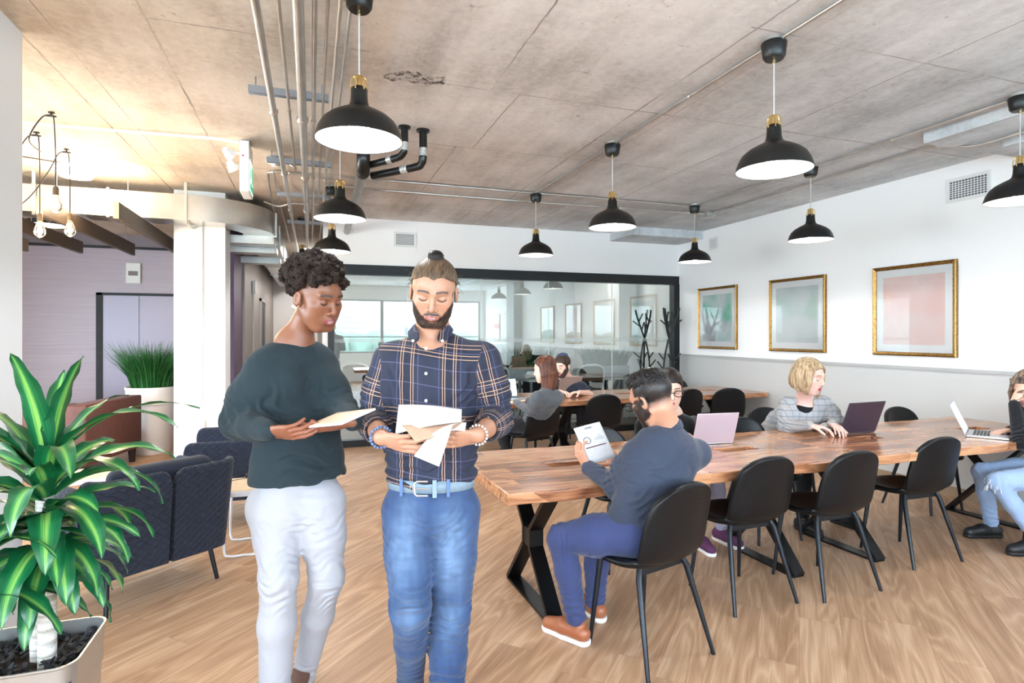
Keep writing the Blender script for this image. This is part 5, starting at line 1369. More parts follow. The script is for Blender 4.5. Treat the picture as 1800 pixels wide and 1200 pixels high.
def wrinkle(ws):
    """ws: (centre, direction, amplitude, wavelength, reach)"""
    W = [(np.asarray(c, float), nrm(d), a, 2*PI/wl, r) for c, d, a, wl, r in ws]
    def f(P):
        out = np.zeros(len(P)); ph = None
        for c, d, a, k, r in W:
            q = P-c; e = np.exp(-(q*q).sum(1)/(r*r)); m = e > .02
            if m.any():
                Q = P[m]; n1 = vnoise(Q, 13, 7); n2 = vnoise(Q, 17, 9); out[m] += a*.8*e[m]*(.25+1.2*n2)*np.sin(k*(Q-c)@d*(.85+.3*n2)+13*n1)
        return out
    return f

# ---------------------------------------------------------------- the walking pair
def loc_of(p): return V3(p[0], p[1], 0)
# WOMAN in the dark green sweater
def woman():
    hc = V3(0.021,2.392,1.637); O = loc_of((-0.049,2.447,1.471))
    t = thing('person', 'person with short curly dark hair in a dark green sweater and white trousers, walking', 'person', tuple(O))
    R = frame(fdir(58, 20), roll=math.radians(3))
    nb = V3(-0.066,2.485,1.464); sR = V3(-0.177,2.428,1.350); sL = V3(0.044,2.542,1.343)
    eR = V3(-0.269,2.491,1.158); wR = V3(-0.139,2.214,1.162); eL = V3(0.118,2.390,1.199); wL = V3(0.141,2.171,1.184)
    pel = V3(-0.049,2.469,0.881); hR = pel-RT*.085+UP*-.02; hL = pel+RT*.085+UP*-.02
    kR = V3(-0.117,2.365,0.586); aR = V3(-0.138,2.446,0.050); kL = V3(0.055,2.412,0.544); aL = V3(-0.035,2.686,0.019)
    X = nrm(sL-sR); FR = nrm(np.cross(X, UP))
    sk = S(132, 84, 61)
    B = Sdf(); B.hc = hc
    head_sdf(B, hc, R, 1.04, jaw=.98, open_=.008, lips=1.35, slim=1.02)
    B.rc(hc+R@V3(0, .028, -.045), nb, .047, .052, .03); B.rc(nb, nb-UP*.10, .06, .09, .05)
    B.fc(sR+X*.05-UP*.02, sL-X*.05-UP*.02, .05, .05, .045, .045, UP, .04)
    B.rc(nb-UP*.02, sR+X*.06+UP*.01, .055, .04, .05); B.rc(nb-UP*.02, sL-X*.06+UP*.01, .055, .04, .05); B.fc(nb-UP*.08, pel+UP*.12, .11, .10, .06, .065, X, .03); B.fc(pel+UP*.12, pel-UP*.04, .10, .11, .06, .07, X, .05)
    for s_, e_, w_ in ((sR, eR, wR), (sL, eL, wL)): B.chain([s_, e_, w_], [.04, .034, .0235], .02)
    for h_, k_, a_ in ((hR, kR, aR), (hL, kL, aL)): B.chain([h_, k_, a_], [.07, .045, .034], .03)
    fR = RT*.95-FW*.22-UP*.03
    hand_sdf(B, wR, fR, FW*.75+UP*.65, -1, ((.25, .35, .2), (.3, .35, .2), (.35, .4, .2), (.4, .4, .3)), .95, th=(.6, .55, .2), spread=.02)
    hand_sdf(B, wL, -RT*.93-FW*.26-UP*.16, UP*.85+FW*.35, 1, ((.1, .25, .2), (.12, .25, .2), (.15, .25, .2), (.2, .3, .2)), .95, th=(.8, .35, .3))
    lo, hi = bounds([hc+UP*.14, aR, aL, eR, eL, sR, sL, wR+RT*.12, wL-FW*.1, hc+RT*.08], .13)
    V, Q = B.mesh(lo, hi, .0027)
    col = paint_head(V, hc, R, 1.04, sk, S(150, 74, 78), S(24, 15, 13), 1.02, eyes='down', open_=.008, scalp_hair=(S(46, 32, 28), .55))
    zz = (V-hc)@UP < -.16; hl = vnoise(V, 60, 9)[:, None]; col = col*(1-.08*hl)
    for w_, f in ((wR, 1), (wL, 1)):
        dd = np.linalg.norm(V-w_, axis=1); m = (dd < .22) & (V@UP < hc[2]-.2); col[m] = col[m]*np.array([1.06, 1.0, 1.0])
    np_obj('body', V, Q, SKIN, t, O, col)
    # sweater
    T = Sdf()
    T.fc(nb-UP*.085, pel+UP*.20, .175, .150, .105, .100, X, .05)
    T.fc(pel+UP*.22, pel+UP*.065, .168, .182, .108, .112, X, .04)
    T.fc(sR+X*.02-UP*.005, sL-X*.02-UP*.005, .042, .042, .066, .066, UP, .05)
    T.rc(nb-UP*.055-X*.02, sR+X*.03, .060, .050, .05); T.rc(nb-UP*.055+X*.02, sL-X*.03, .060, .050, .05)
    for sg in (-1, 1): T.el(nb-UP*.16+FR*.075+X*sg*.065, (.058, .05, .062), None, .05)
    mR = (sR+eR)/2
    T.chain([sR, mR-RT*.004, eR], [.066, .072, .064], .05, 1); T.chain([eR, eR+(wR-eR)*.5, wR-(wR-eR)*.02], [.060, .050, .035], .03, 1)
    T.rc(sR-UP*.06, pel+UP*.24-RT*.08, .06, .07, .06)
    T.chain([sL, (sL+eL)/2, eL], [.056, .058, .052], .05, 2); T.chain([eL, wL-(wL-eL)*.05], [.052, .034], .03, 2)
    T.fc(pel+UP*.12, pel+UP*.02, .184, .192, .122, .128, X, .03)
    T.fn(lambda P: (pel+UP*-.012)[2]-P[:, 2]+.06*((P-pel)@X), 0, 0) if False else None
    T.el(nb+UP*.052+FR*.012, (.125, .110, .062), np.stack([X, -FR, UP], 1), .010, -1)
    zb = pel[2]+.048
    T.fn(lambda P: (zb-P[:, 2])-.04*((P-pel)@RT)*0, .008, 0)
    ws = [(eR+UP*.05, nrm(wR-eR+UP*.3), .008, .030, .09), (eR+RT*.06+UP*.04, UP, .010, .036, .08), (sR-UP*.13+RT*.06, nrm(RT*.8+UP*.5), .010, .055, .10),
          (pel+UP*.17+FR*.1, UP+RT*.15, .006, .050, .16), (pel+UP*.10+FR*.1+RT*.1, UP-RT*.5, .007, .045, .10), (nb-UP*.2+FR*.1-RT*.03, RT*.8+UP*.55, .004, .07, .14), (eL, UP, .006, .03, .07), (pel+UP*.06+FR*.1, UP, .006, .06, .2)]
    T.disp = wrinkle(ws)
    lo, hi = bounds([sR, sL, eR, eL, pel-UP*.03, wR, wL, nb+UP*.02], .125)
    V, Q = T.mesh(lo, hi, .0036)
    np_obj('sweater', V, Q, cloth_mat('dark_green_knit', S(36, 48, 54), .9, .25, 6, 700, .05, .22), t, O)
    # hem band and collar
    # trousers
    J = Sdf()
    J.fc(pel+UP*.04, pel-UP*.07, .150, .180, .098, .118, X, .04)
    J.chain([hR-UP*.03, (hR+kR)/2, kR, kR+(aR-kR)*.35, aR], [.102, .086, .066, .066, .055], .03, 1)
    J.chain([hL-UP*.03, (hL+kL)/2, kL, kL+(aL-kL)*.35, aL-(aL-kL)*.02], [.100, .083, .063, .060, .048], .03, 2)
    J.el(pel-UP*.07-FR*.07+X*.08, (.09, .08, .09), None, .04); J.el(pel-UP*.07-FR*.07-X*.08, (.09, .08, .09), None, .04)
    zt = pel[2]+.05; J.fn(lambda P: P[:, 2]-zt, .004, 0)
    cr = pel-UP*.13+FR*.10
    J.disp = wrinkle([(kR+FR*.05, nrm(UP+RT*.2), .007, .040, .10), (kL+FR*.05, nrm(UP-RT*.3), .008, .036, .11), (cr+RT*.06, nrm(UP-RT*.9), .005, .035, .08), (cr-RT*.08, nrm(UP+RT*.7), .005, .038, .08), (aR, UP, .006, .05, .14), (aL, UP, .007, .04, .12), (pel-UP*.06+FR*.1, UP, .003, .03, .12)])
    lo, hi = bounds([pel+UP*.02-X*.1, pel+X*.1, kR, kL, aR, aL, pel-FR*.08, pel+FR*.08], .12)
    V, Q = J.mesh(lo, hi, .004)
    jn = np_obj('trousers', V, Q, cloth_mat('white_denim', S(160, 160, 166), .8, .5, 9, 900, .1, .06), t, O)
    # shoes
    for a_, d_, pt in ((aR, -FW+RT*.1, .0), (aL, -FW*.75+RT*.15, -.5)):
        sh = Sdf(); d_ = nrm(d_+UP*pt*.5); b_ = a_-UP*.055
        if pt == 0: b_ = V3(a_[0], a_[1], .035)
        else: b_ = V3(a_[0], a_[1], .09)
        e_ = b_+d_*.16; e_[2] = .028
        sh.chain([b_-d_*.03, b_+d_*.07, e_], [.036, .034, .028], .02); sh.rc(b_-d_*.04-UP*.02, e_, .03, .03, .01)
        lo, hi = bounds([b_, e_, b_-d_*.04], .06); V, Q = sh.mesh(lo, hi, .004)
        np_obj('shoe', V, Q, MATS.get('brown_suede_shoe') or mat('brown_suede_shoe', S(92, 62, 50), .7), t, O)
    # curly hair
    Hh = Sdf(); rn = np.random.RandomState(5)
    def W(x, y, z): return hc+R@V3(x, y, z)
    Hh.el(W(0, .036, .075), (.086, .096, .070), R, .02)
    N = 0
    while N < 300:
        d = nrm(rn.normal(size=3)); c = V3(d[0]*.094, .042+d[1]*.112, .070+d[2]*.082)
        z_line = .074 if c[1] < -.02 else (.074-(c[1]+.02)*1.9)
        if c[2] < z_line or (c[2] < -.045): continue
        if abs(c[0]) > .055 and c[1] < .02 and c[2] < .05: continue
        r = rn.uniform(.010, .021); c = c+d*rn.uniform(-.008, .016)*(1.1 if c[2] > .05 else .6)
        Hh.el(W(*c), (r, r*rn.uniform(.7, 1.2), r*rn.uniform(.7, 1.2)), R, .006); N += 1
    Hh.disp = lambda P: (vnoise(P, 150, 1)-.5)*.014+(vnoise(P, 330, 2)-.5)*.006
    face_cut = W(0, -.100, .000); Hh.el(face_cut, (.082, .095, .088), R, .010, -1)
    for sg in (-1, 1): Hh.el(W(sg*.085, -.012, -.012), (.030, .034, .040), R, .008, -1)
    lo, hi = bounds([W(0, .03, .07)], .155); V, Q = Hh.mesh(lo, hi, .0030)
    np_obj('curly_hair', V, Q, hair_mat('curly_brown_hair', S(14, 10, 9), S(58, 41, 33), .7, (170, 170, 170), .9), t, O)
    q = MB(); pe = ((V3(*hc+R@(V3(-.084*1.02, .008, -.034)*1.04))-O))
    for k in range(3): q.sphere(tuple(pe+V3(0, 0, 0)+R@V3(-.004, .007*(k-1), .003*(k == 1))), .0052, 10, 6)
    q.build('stud_earring', mat('pearl', S(246, 240, 236), .2, coat=.6), t)
    q = MB()
    c_ = wL-nrm(wL-eL)*.022; ax_ = nrm(wL-eL); u_ = nrm(np.cross(ax_, UP)); v_ = np.cross(ax_, u_)
    q.tube([tuple(c_-O+(u_*math.cos(a)+v_*math.sin(a))*.0285) for a in [2*PI*k/24 for k in range(24)]], .003, 6, closed=True)
    q.build('bracelet', mat('silver_bangle', S(226, 224, 222), .25, .6), t)
    return t
def sheet(name, pts, thick, m, lb, cat, parent=None, origin=None, n=8, bend=0., back=None):
    """a bent rectangular sheet given by corner points A, B, C, D"""
    A, B_, C_, D = [np.asarray(p, float) for p in pts]; nn = nrm(np.cross(B_-A, D-A)); V = []; UVv = []
    for i in range(n+1):
        for j in range(n+1):
            u, v = i/n, j/n; p = A*(1-u)*(1-v)+B_*u*(1-v)+C_*u*v+D*(1-u)*v+nn*bend*math.sin(PI*u)*1.; V.append(p); UVv.append((u, v))
    o_ = V3(*(A*1.)) if origin is None else origin
    Fc = [(i*(n+1)+j, (i+1)*(n+1)+j, (i+1)*(n+1)+j+1, i*(n+1)+j+1) for i in range(n) for j in range(n)]
    ob = mesh_obj(name, [tuple(v-o_) for v in V], Fc, m, parent, smooth=180); ob.location = tuple(o_) if parent is None else (0, 0, 0)
    uv = ob.data.uv_layers.new(name='UVMap')
    for lp in ob.data.loops: uv.data[lp.index].uv = UVv[lp.vertex_index]
    so = ob.modifiers.new('s', 'SOLIDIFY'); so.thickness = thick; so.offset = 0
    if lb: tag(ob, lb, cat)
    return ob
PAPER = mat('white_paper', S(206, 206, 211), .6); KRAFT = mat('tan_folder', S(180, 146, 122), .6); PEACH = mat('peach_card', S(240, 206, 176), .5)
woman()
t = thing('booklet', 'thin white booklet with a peach cover in the hands of the woman in green', 'booklet', (0.023,2.159,1.192))
oo = V3(0.023,2.159,1.192)
A, B_, D = V3(-0.023,2.174,1.172), V3(0.091,1.977,1.207), V3(0.090,2.210,1.212); C_ = B_+D-A
sheet('pages', (A, B_, C_, D), .004, PAPER, None, None, t, oo)
up_ = nrm(np.cross(B_-A, D-A)); up_ = up_ if up_[2] > 0 else -up_
sheet('cover', tuple(p+up_*.004 for p in (A, B_, C_, D)), .002, PEACH, None, None, t, oo)

# ---------------------------------------------------------------- MAN in the plaid shirt
def plaid_mat():
    m, n, l, b = nodes('navy_plaid'); g = NG(n, l); a = n.new('ShaderNodeAttribute'); a.attribute_name = 'pl'
    x, y, z = g.xyz(a.outputs['Vector'])
    def lines(v, per, offs, w_):
        acc = None
        for o in offs:
            f = g.m('ABSOLUTE', g.m('SUBTRACT', g.m('MODULO', g.m('ADD', v, 10*per-o), per), per/2))
            q = g.m('LESS_THAN', f, w_); acc = q if acc is None else g.m('MAXIMUM', acc, q)
        return acc
    PX_, PY_ = .156, .265
    tanl = g.m('MAXIMUM', lines(x, PX_, (-.024, -.015, .015, .024), .0013), lines(y, PY_, (-.026, -.012, .014, .028), .0013))
    lav = g.m('MAXIMUM', lines(x, PX_/2, (.002,), .0011), lines(y, PY_/4, (.030,), .0013))
    dk = g.m('MAXIMUM', lines(x, PX_, (0,), .030), lines(y, PY_, (0,), .034)); dk2 = g.m('MULTIPLY', lines(x, PX_, (0.078,), .02), 1)
    nz = g.noise(g.coord(), 700, 2)
    c = g.mix(g.ramp(nz, (.3, 0.), (.7, 1.)), S(24, 29, 48), S(36, 42, 66)); c = g.mix(g.m('MULTIPLY', dk, .6), c, S(18, 22, 40)); c = g.mix(g.m('MULTIPLY', dk2, .3), c, S(20, 24, 42))
    c = g.mix(g.m('MULTIPLY', lav, .55), c, S(104, 102, 136)); c = g.mix(g.m('MULTIPLY', tanl, .9), c, S(182, 146, 122))
    l.new(c, b.inputs['Base Color']); setb(b, None, .8, sheen=.04)
    g.bump(g.noise(g.mapping(g.coord(), scale=(1, 1, .6)), 9, 4, .5, dist=.6), b, .4, .02); return m
PLAID = plaid_mat()
def uv_plaid(V, groups):
    """groups: (kind, origin/axis data, distance fn); picks the closest group for every vertex"""
    D = np.stack([f(V) for _, f in groups], 1); k = D.argmin(1); out = np.zeros((len(V), 3))
    for i, (uvf, _) in enumerate(groups): m = k == i; out[m, :2] = uvf(V[m])
    return out
def man():
    hc = V3(0.429,2.157,1.650); O = loc_of((0.443,2.195,1.472))
    t = thing('person', 'person with a top bun and beard in navy plaid shirt and jeans, walking', 'person', tuple(O))
    R = frame(fdir(4, 24), roll=math.radians(-4))
    nb = V3(0.442,2.248,1.480); sR = V3(0.284,2.270,1.398); sL = V3(0.627,2.174,1.401)
    eR = V3(0.226,2.290,1.163); wR = V3(0.225,2.047,1.147); eL = V3(0.680,2.167,1.167); wL = V3(0.542,1.950,1.153)
    pel = V3(0.434,2.229,0.886); hR = pel-RT*.09-UP*.03; hL = pel+RT*.09-UP*.03
    kR = V3(0.339,2.125,0.510); aR = V3(0.384,2.405,0.060); kL = V3(0.498,2.176,0.448); aL = V3(0.484,2.213,0.008)
    X = RT; FR = -FW
    sk = S(182, 134, 109)
    B = Sdf(); head_sdf(B, hc, R, 1.02, jaw=1.04, open_=.003, lips=.95, slim=1.06)
    B.rc(hc+R@V3(0, .03, -.04), nb, .056, .060, .03); B.rc(nb, nb-UP*.12+FR*.01, .07, .10, .05)
    B.fc(sR+X*.05, sL-X*.05, .05, .05, .05, .05, UP, .04)
    B.fc(nb-UP*.10, pel+UP*.12, .15, .13, .095, .095, X, .05); B.fc(pel+UP*.12, pel-UP*.04, .13, .14, .10, .10, X, .05)
    for s_, e_, w_ in ((sR, eR, wR), (sL, eL, wL)): B.chain([s_, e_, e_+(w_-e_)*.35, w_], [.045, .040, .042, .028], .02)
    for h_, k_, a_ in ((hR, kR, aR), (hL, kL, aL)): B.chain([h_, k_, a_], [.075, .05, .038], .03)
    hand_sdf(B, wR, RT*.80-FW*.35-UP*.16, FW*.80+UP*.55, -1, ((.20, .35, .25), (.25, .35, .25), (.35, .4, .3), (.45, .45, .3)), 1.02, th=(.55, .62, .25), spread=.04)
    hand_sdf(B, wL, -RT*.85-FW*.30-UP*.10, FW*.80+UP*.55, 1, ((.25, .45, .3), (.3, .45, .3), (.35, .5, .3), (.45, .5, .3)), 1.02, th=(.5, .62, .25), spread=.04)
    lo, hi = bounds([hc+UP*.14, aR, aL, eR, eL, sR, sL, wR-FW*.1, wL-FW*.1], .13)
    V, Q = B.mesh(lo, hi, .0027)
    col = paint_head(V, hc, R, 1.02, sk, S(158, 92, 86), S(26, 17, 14), 1.06, beard=(1.15, S(30, 22, 20), .004), eyes='down', open_=.003)
    hl = vnoise(V, 60, 9)[:, None]; col = col*(1-.05*hl)
    np_obj('body', V, Q, SKIN, t, O, col)
    # shirt
    T = Sdf()
    T.fc(nb-UP*.115, pel+UP*.21, .192, .172, .118, .114, X, .05); T.fc(pel+UP*.23, pel+UP*.085, .172, .172, .116, .120, X, .04)
    T.fc(sR+X*.03-UP*.004, sL-X*.03-UP*.004, .052, .052, .070, .070, UP, .05)
    T.rc(nb-UP*.012-X*.015-FR*.01, sR+X*.04+UP*.008, .058, .050, .04); T.rc(nb-UP*.012+X*.015-FR*.01, sL-X*.04+UP*.008, .058, .050, .04)
    T.el(nb-UP*.17+FR*.06-X*.08, (.09, .05, .08), None, .05); T.el(nb-UP*.17+FR*.06+X*.08, (.09, .05, .08), None, .05)
    cR = eR+(wR-eR)*.36; cL = eL+(wL-eL)*.36
    T.chain([sR, (sR+eR)/2-RT*.004, eR], [.068, .066, .062], .04, 1); T.chain([eR, cR], [.060, .055], .02, 1)
    T.chain([sL, (sL+eL)/2+RT*.004, eL], [.068, .066, .062], .04, 2); T.chain([eL, cL], [.060, .055], .02, 2)
    T.rc(eR+(wR-eR)*.22, eR+(wR-eR)*.44, .063, .058, .006); T.rc(eL+(wL-eL)*.22, eL+(wL-eL)*.44, .063, .058, .006)
    T.el(nb+UP*.058+FR*.02, (.070, .080, .066), None, .006, -1)
    # open neck
    vN = nb-UP*.035+FR*.085; T.rc(nb+UP*.03+FR*.10, nb-UP*.075+FR*.125, .040, .004, .004, -1)
    for c_, d_, e_ in ((wR, nrm(wR-eR), eR), (wL, nrm(wL-eL), eL)):
        T.rc(c_+d_*.02, e_+(c_-e_)*.40, .041, .041, .004, -1)
    zb = pel[2]+.045; T.fn(lambda P: zb-P[:, 2], .006, 0)
    T.disp = wrinkle([(eR+UP*.06, UP+RT*.4, .007, .030, .09), (eL+UP*.06, UP-RT*.4, .007, .030, .09), (sR-UP*.1+RT*.06+FR*.05, RT*.8+UP*.5, .006, .045, .09), (sL-UP*.1-RT*.06+FR*.05, RT*-.8+UP*.5, .006, .045, .09),
                      (pel+UP*.10+FR*.1, UP+RT*.1, .008, .045, .16), (pel+UP*.10-X*.15, UP, .010, .05, .10), (pel+UP*.10+X*.15, UP, .010, .05, .10), (pel+UP*.3+FR*.1, UP*.4+RT, .003, .06, .2)])
    lo, hi = bounds([sR, sL, eR, eL, pel-UP*.03, cR-FW*.05, cL-FW*.05, nb+UP*.05], .125)
    V, Q = T.mesh(lo, hi, .0036)
    def seg(a, b): 
        ab = b-a; return lambda P: np.linalg.norm(P-a-np.clip((P-a)@ab/(ab@ab), 0, 1)[:, None]*ab, axis=1)
    def armuv(a, b, L0):
        d = nrm(b-a); u_ = nrm(np.cross(d, FW)); v_ = np.cross(d, u_)
        return lambda P: np.stack([np.arctan2((P-a)@u_, (P-a)@v_)*.068+.078, (P-a)@d+L0], 1)
    def toruv(P): 
        q = P-nb; xx = q@X; return np.stack([xx+.02*0+np.sign(xx)*np.clip(-(q@FR), 0, .2)*.5-.0, P[:, 2]-1.315+.02*np.sin(xx*9)], 1)
    tor = lambda P: np.minimum(np.maximum(np.abs((P-nb)@X)-.150, 0)+.052+np.maximum(P[:, 2]-nb[2]-.02, 0)*0, 9)
    L1 = np.linalg.norm(eR-sR)
    G = [(toruv, tor), (armuv(sR, eR, .03), lambda P: seg(sR-UP*.03, eR)(P)), (armuv(sL, eL, .03), lambda P: seg(sL-UP*.03, eL)(P)), (armuv(eR, cR, .03+L1), lambda P: seg(eR, cR)(P)-.002), (armuv(eL, cL, .03+L1), lambda P: seg(eL, cL)(P)-.002)]
    pl = uv_plaid(V, G); np_obj('plaid_shirt', V, Q, PLAID, t, O, pl=pl)
    # collar wings
    for sg in (-1, 1):
        c0 = nb+UP*.045; ax = X*sg
        P = [c0+ax*.056+UP*.022-FR*.02, c0+ax*.066+UP*.012+FR*.03, c0+ax*.046-UP*.002+FR*.075, c0+ax*.024-UP*.045+FR*.118,
             c0+ax*.056-UP*.066+FR*.125, c0+ax*.082-UP*.030+FR*.085, c0+ax*.084-UP*.010+FR*.03, c0+ax*.072-UP*.005-FR*.02]
        Fq = [(0, 1, 6, 7), (1, 2, 5, 6), (2, 3, 4, 5)]
        o = mesh_obj('collar', [tuple(p-O) for p in P], Fq if sg < 0 else [f[::-1] for f in Fq], PLAID, t, smooth=180)
        a = o.data.attributes.new('pl', 'FLOAT_VECTOR', 'POINT'); a.data.foreach_set('vector', np.array([((p-nb)@X+.05, p[2]*1.0+(p-nb)@FR*.5+.1, 0) for p in P], dtype=np.float32).ravel())
        su = o.modifiers.new('u', 'SUBSURF'); su.levels = 2; su.render_levels = 2; so = o.modifiers.new('s', 'SOLIDIFY'); so.thickness = .004
        bt = MB().sphere((0, 0, 0), .0058, 10, 6).build('collar_button', mat('button_white', S(240, 240, 236), .3) if 'button_white' not in MATS else MATS['button_white'], o); bt.location = tuple(c0+ax*.054-UP*.050+FR*.124-O)
    for (u_, v_) in ((758, 612), (758, 655), (757.5, 702)):
        dz = 1.5-(v_-587)*.00212*1.0
        MB().sphere(tuple(V3(*(nb+X*-.006+FR*.125))*V3(1, 1, 0)+V3(0, 0, dz)-O), .006, 10, 6).build('button', MATS['button_white'], t)
    # jeans with worn thighs
    J = Sdf()
    J.fc(pel+UP*.04, pel-UP*.06, .156, .176, .110, .120, X, .04)
    J.chain([hR-UP*.03, (hR+kR)/2, kR, kR+(aR-kR)*.4, aR], [.100, .090, .072, .062, .050], .02, 1)
    J.chain([hL-UP*.03, (hL+kL)/2, kL, kL+(aL-kL)*.4, aL], [.100, .090, .074, .070, .060], .02, 2)
    zt = pel[2]+.055; J.fn(lambda P: P[:, 2]-zt, .004, 0)
    cr = pel-UP*.12+FR*.10
    J.disp = wrinkle([(kR+FR*.06, UP+RT*.2, .010, .036, .11), (kL+FR*.06, UP-RT*.2, .010, .036, .11), (cr+RT*.08, UP-RT*.7, .006, .032, .09), (cr-RT*.08, UP+RT*.7, .006, .032, .09), (aR, UP, .009, .045, .16), (aL+UP*.08, UP, .011, .042, .16), ((hR+kR)/2+FR*.08, UP+RT*.25, .003, .025, .12), ((hL+kL)/2+FR*.08, UP-RT*.25, .003, .025, .12)])
    lo, hi = bounds([pel+UP*.02-X*.1, pel+X*.1, kR, kL, aR, aL, pel-FR*.08, pel+FR*.08], .12)
    V, Q = J.mesh(lo, hi, .004)
    base = np.array(S(46, 68, 106)); fad = np.array(S(100, 124, 156)); dkb = np.array(S(30, 46, 78))
    q = V-pel; m = np.zeros(len(V))
    for h_, k_ in ((hR, kR), (hL, kL)):
        c_ = (h_*.62+k_*.38)+FR*.08; d = V-c_; m = np.maximum(m, np.exp(-(((d@RT)/.055)**2+((d@UP)/.17)**2+((d@FR)/.07)**2)))
        c_ = k_+FR*.07; d = V-c_; m = np.maximum(m, .6*np.exp(-(((d@RT)/.05)**2+((d@UP)/.10)**2+((d@FR)/.06)**2)))
    wh = vnoise(V*V3(1, 1, 3.2), 22, 4); m = np.clip(m*(.65+.6*wh), 0, 1)[:, None]; nz = vnoise(V*V3(1, 1, .35), 60, 8)[:, None]
    col = base*(1-m)+fad*m; col = col*(.82+.34*nz); mm = np.clip((-(V-pel)@UP-.40)/.4, 0, 1)[:, None]*.35; col = col*(1-mm)+dkb*mm*1.2
    np_obj('jeans', V, Q, cloth_mat('blue_denim', None, .85, .35, 10, 900, .15, .25, attr=True), t, O, col)
    # belt
    q = MB(); BELT = mat('grey_blue_belt', S(122, 142, 156), .65, var=.1, vscale=80); n_ = 56; V = []; zc_ = pel[2]+.055
    for i in range(n_):
        a = 2*PI*i/n_; p = pel+X*(.165*math.cos(a))+FR*(.118*math.sin(a))
        for rr, dz in ((0, -.022), (0, .022)): V.append(tuple(V3(p[0], p[1], zc_+dz-.012*math.sin(a)*0)-O))
    o = mesh_obj('belt', V, [(2*i, 2*((i+1) % n_), 2*((i+1) % n_)+1, 2*i+1) for i in range(n_)], BELT, t, smooth=180)
    so = o.modifiers.new('s', 'SOLIDIFY'); so.thickness = .006; so.offset = 1
    bp = pel+FR*.124-X*.012; bp[2] = zc_
    def fr(x0, x1, z0, z1, rr=.0035):
        return [tuple(bp+X*x+UP*z+FR*.006-O) for x, z in ((x1, z0), (x0+.008, z0), (x0, z0+.008), (x0, z1-.008), (x0+.008, z1), (x1, z1))]
    MB().tube(fr(-.03, .018, -.026, .026), .0038, 8).tube([tuple(bp-X*.024+FR*.008-O), tuple(bp+X*.022+FR*.010-O)], .0022, 6).build('belt_buckle', mat('buckle_chrome', S(220, 220, 222), .2, .9), o)
    for xx in (-.095, .03, .078):
        p = pel+X*xx+FR*(.118*math.sqrt(max(0, 1-(xx/.165)**2))+.010); p[2] = zc_
        MB().bar(tuple(p-UP*.034-O), tuple(p+UP*.03-O), .012 if xx != .03 else .016, .004, tuple(X)).build('belt_loop', BELT if xx == .03 else mat('denim_loop', S(84, 108, 150), .8) if 'denim_loop' not in MATS else MATS['denim_loop'], t, bevel=.001)
    # shoes
    for a_, z_, d_ in ((aR, .20, nrm(-FW-UP*.75)), (aL, .04, nrm(-FW))):
        sh = Sdf(); b_ = V3(a_[0], a_[1], a_[2]-.03 if z_ > .1 else .045); e_ = b_+d_*.17
        if z_ < .1: e_[2] = .036
        sh.chain([b_-d_*.03, b_+d_*.08+UP*.006, e_], [.042, .040, .036], .02); lo, hi = bounds([b_, e_, b_-d_*.05], .07); V, Q = sh.mesh(lo, hi, .004)
        so_ = np_obj('shoe', V, Q, mat('grey_trainer', S(196, 204, 214), .6, var=.2, vscale=60) if 'grey_trainer' not in MATS else MATS['grey_trainer'], t, O)
        MB().tube([tuple(b_-d_*.04-UP*.028-O), tuple(e_-UP*.02-O)], [.030, .032], 12).build('sole', MATS['button_white'], so_)
    # hair
    Hh = Sdf()
    def W(x, y, z): return hc+R@(V3(x*1.06, y, z)*1.02)
    Hh.el(W(0, .018, .048), V3(.0795*1.05, .096, .083)*1.02, R, .01)
    def cut(P):
        q = ((P-hc)@R)/1.02; x, y, z = q[:, 0], q[:, 1], q[:, 2]; ax = np.abs(x)
        lim = .083-.10*np.clip(y+.075, 0, .055)-(np.clip(ax-.035, 0, .05)*.55)-np.clip(y+.02, 0, 1)*1.05-np.exp(-(ax/.012)**2)*.010
        return lim-z
    Hh.fn(cut, .006, 0)
    Hh.el(W(0, .026, .137), (.029, .028, .019), R, .006)
    Hh.el(W(0, .025, .120), (.034, .034, .012), R, .010)
    Hh.disp = lambda P: np.sin(((P-hc)@R)[:, 0]*900+vnoise(P, 40)*6)*.0007
    lo, hi = bounds([W(0, .02, .06)], .135); V, Q = Hh.mesh(lo, hi, .0027)
    q = (V-hc)@R; top = np.clip((q[:, 2]-.129)/.006, 0, 1)[:, None]; st = vnoise(q*V3(9, 1, 1), 60, 3)[:, None]; fr_ = np.clip((-q[:, 1]+.03)/.06, 0, 1)[:, None]
    c1 = np.array(S(34, 25, 20)); c2 = np.array(S(122, 98, 76)); cd = np.array(S(30, 24, 26))
    col = c1*(1-st)+c2*st; col = col*(1-top)+cd*top
    np_obj('bun_hair', V, Q, cloth_mat('streaked_hair', None, .45, .1, 60, 300, 0, .2, attr=True), t, O, col)
    q = MB(); rn = random.Random(3)
    for k in range(14):
        sg = rn.choice((-1, 1)); b_ = W(sg*.074, rn.uniform(-.0, .04), rn.uniform(.0, .07)); P = [b_]; 
        for j in range(3): P.append(P[-1]+R@V3(sg*rn.uniform(.002, .012), rn.uniform(-.01, .006), rn.uniform(-.014, .014)))
        q.tube([tuple(p-O) for p in smooth_path([Vector(x) for x in P], 4) for p in [V3(*p)]], .0006, 4)
    q.build('stray_hairs', hair_mat('stray_hair', S(60, 48, 40), S(110, 90, 72)), t, smooth=80)['kind'] = 'stuff'
    # bracelets
    def beads(c_, ax_, r, n, rb, m, nm):
        u_ = nrm(np.cross(ax_, UP)); v_ = np.cross(ax_, u_); q = MB()
        for k in range(n): a = 2*PI*k/n; q.sphere(tuple(c_-O+(u_*math.cos(a)+v_*math.sin(a))*r), rb, 10, 6)
        q.build(nm, m, t)['kind'] = 'stuff'
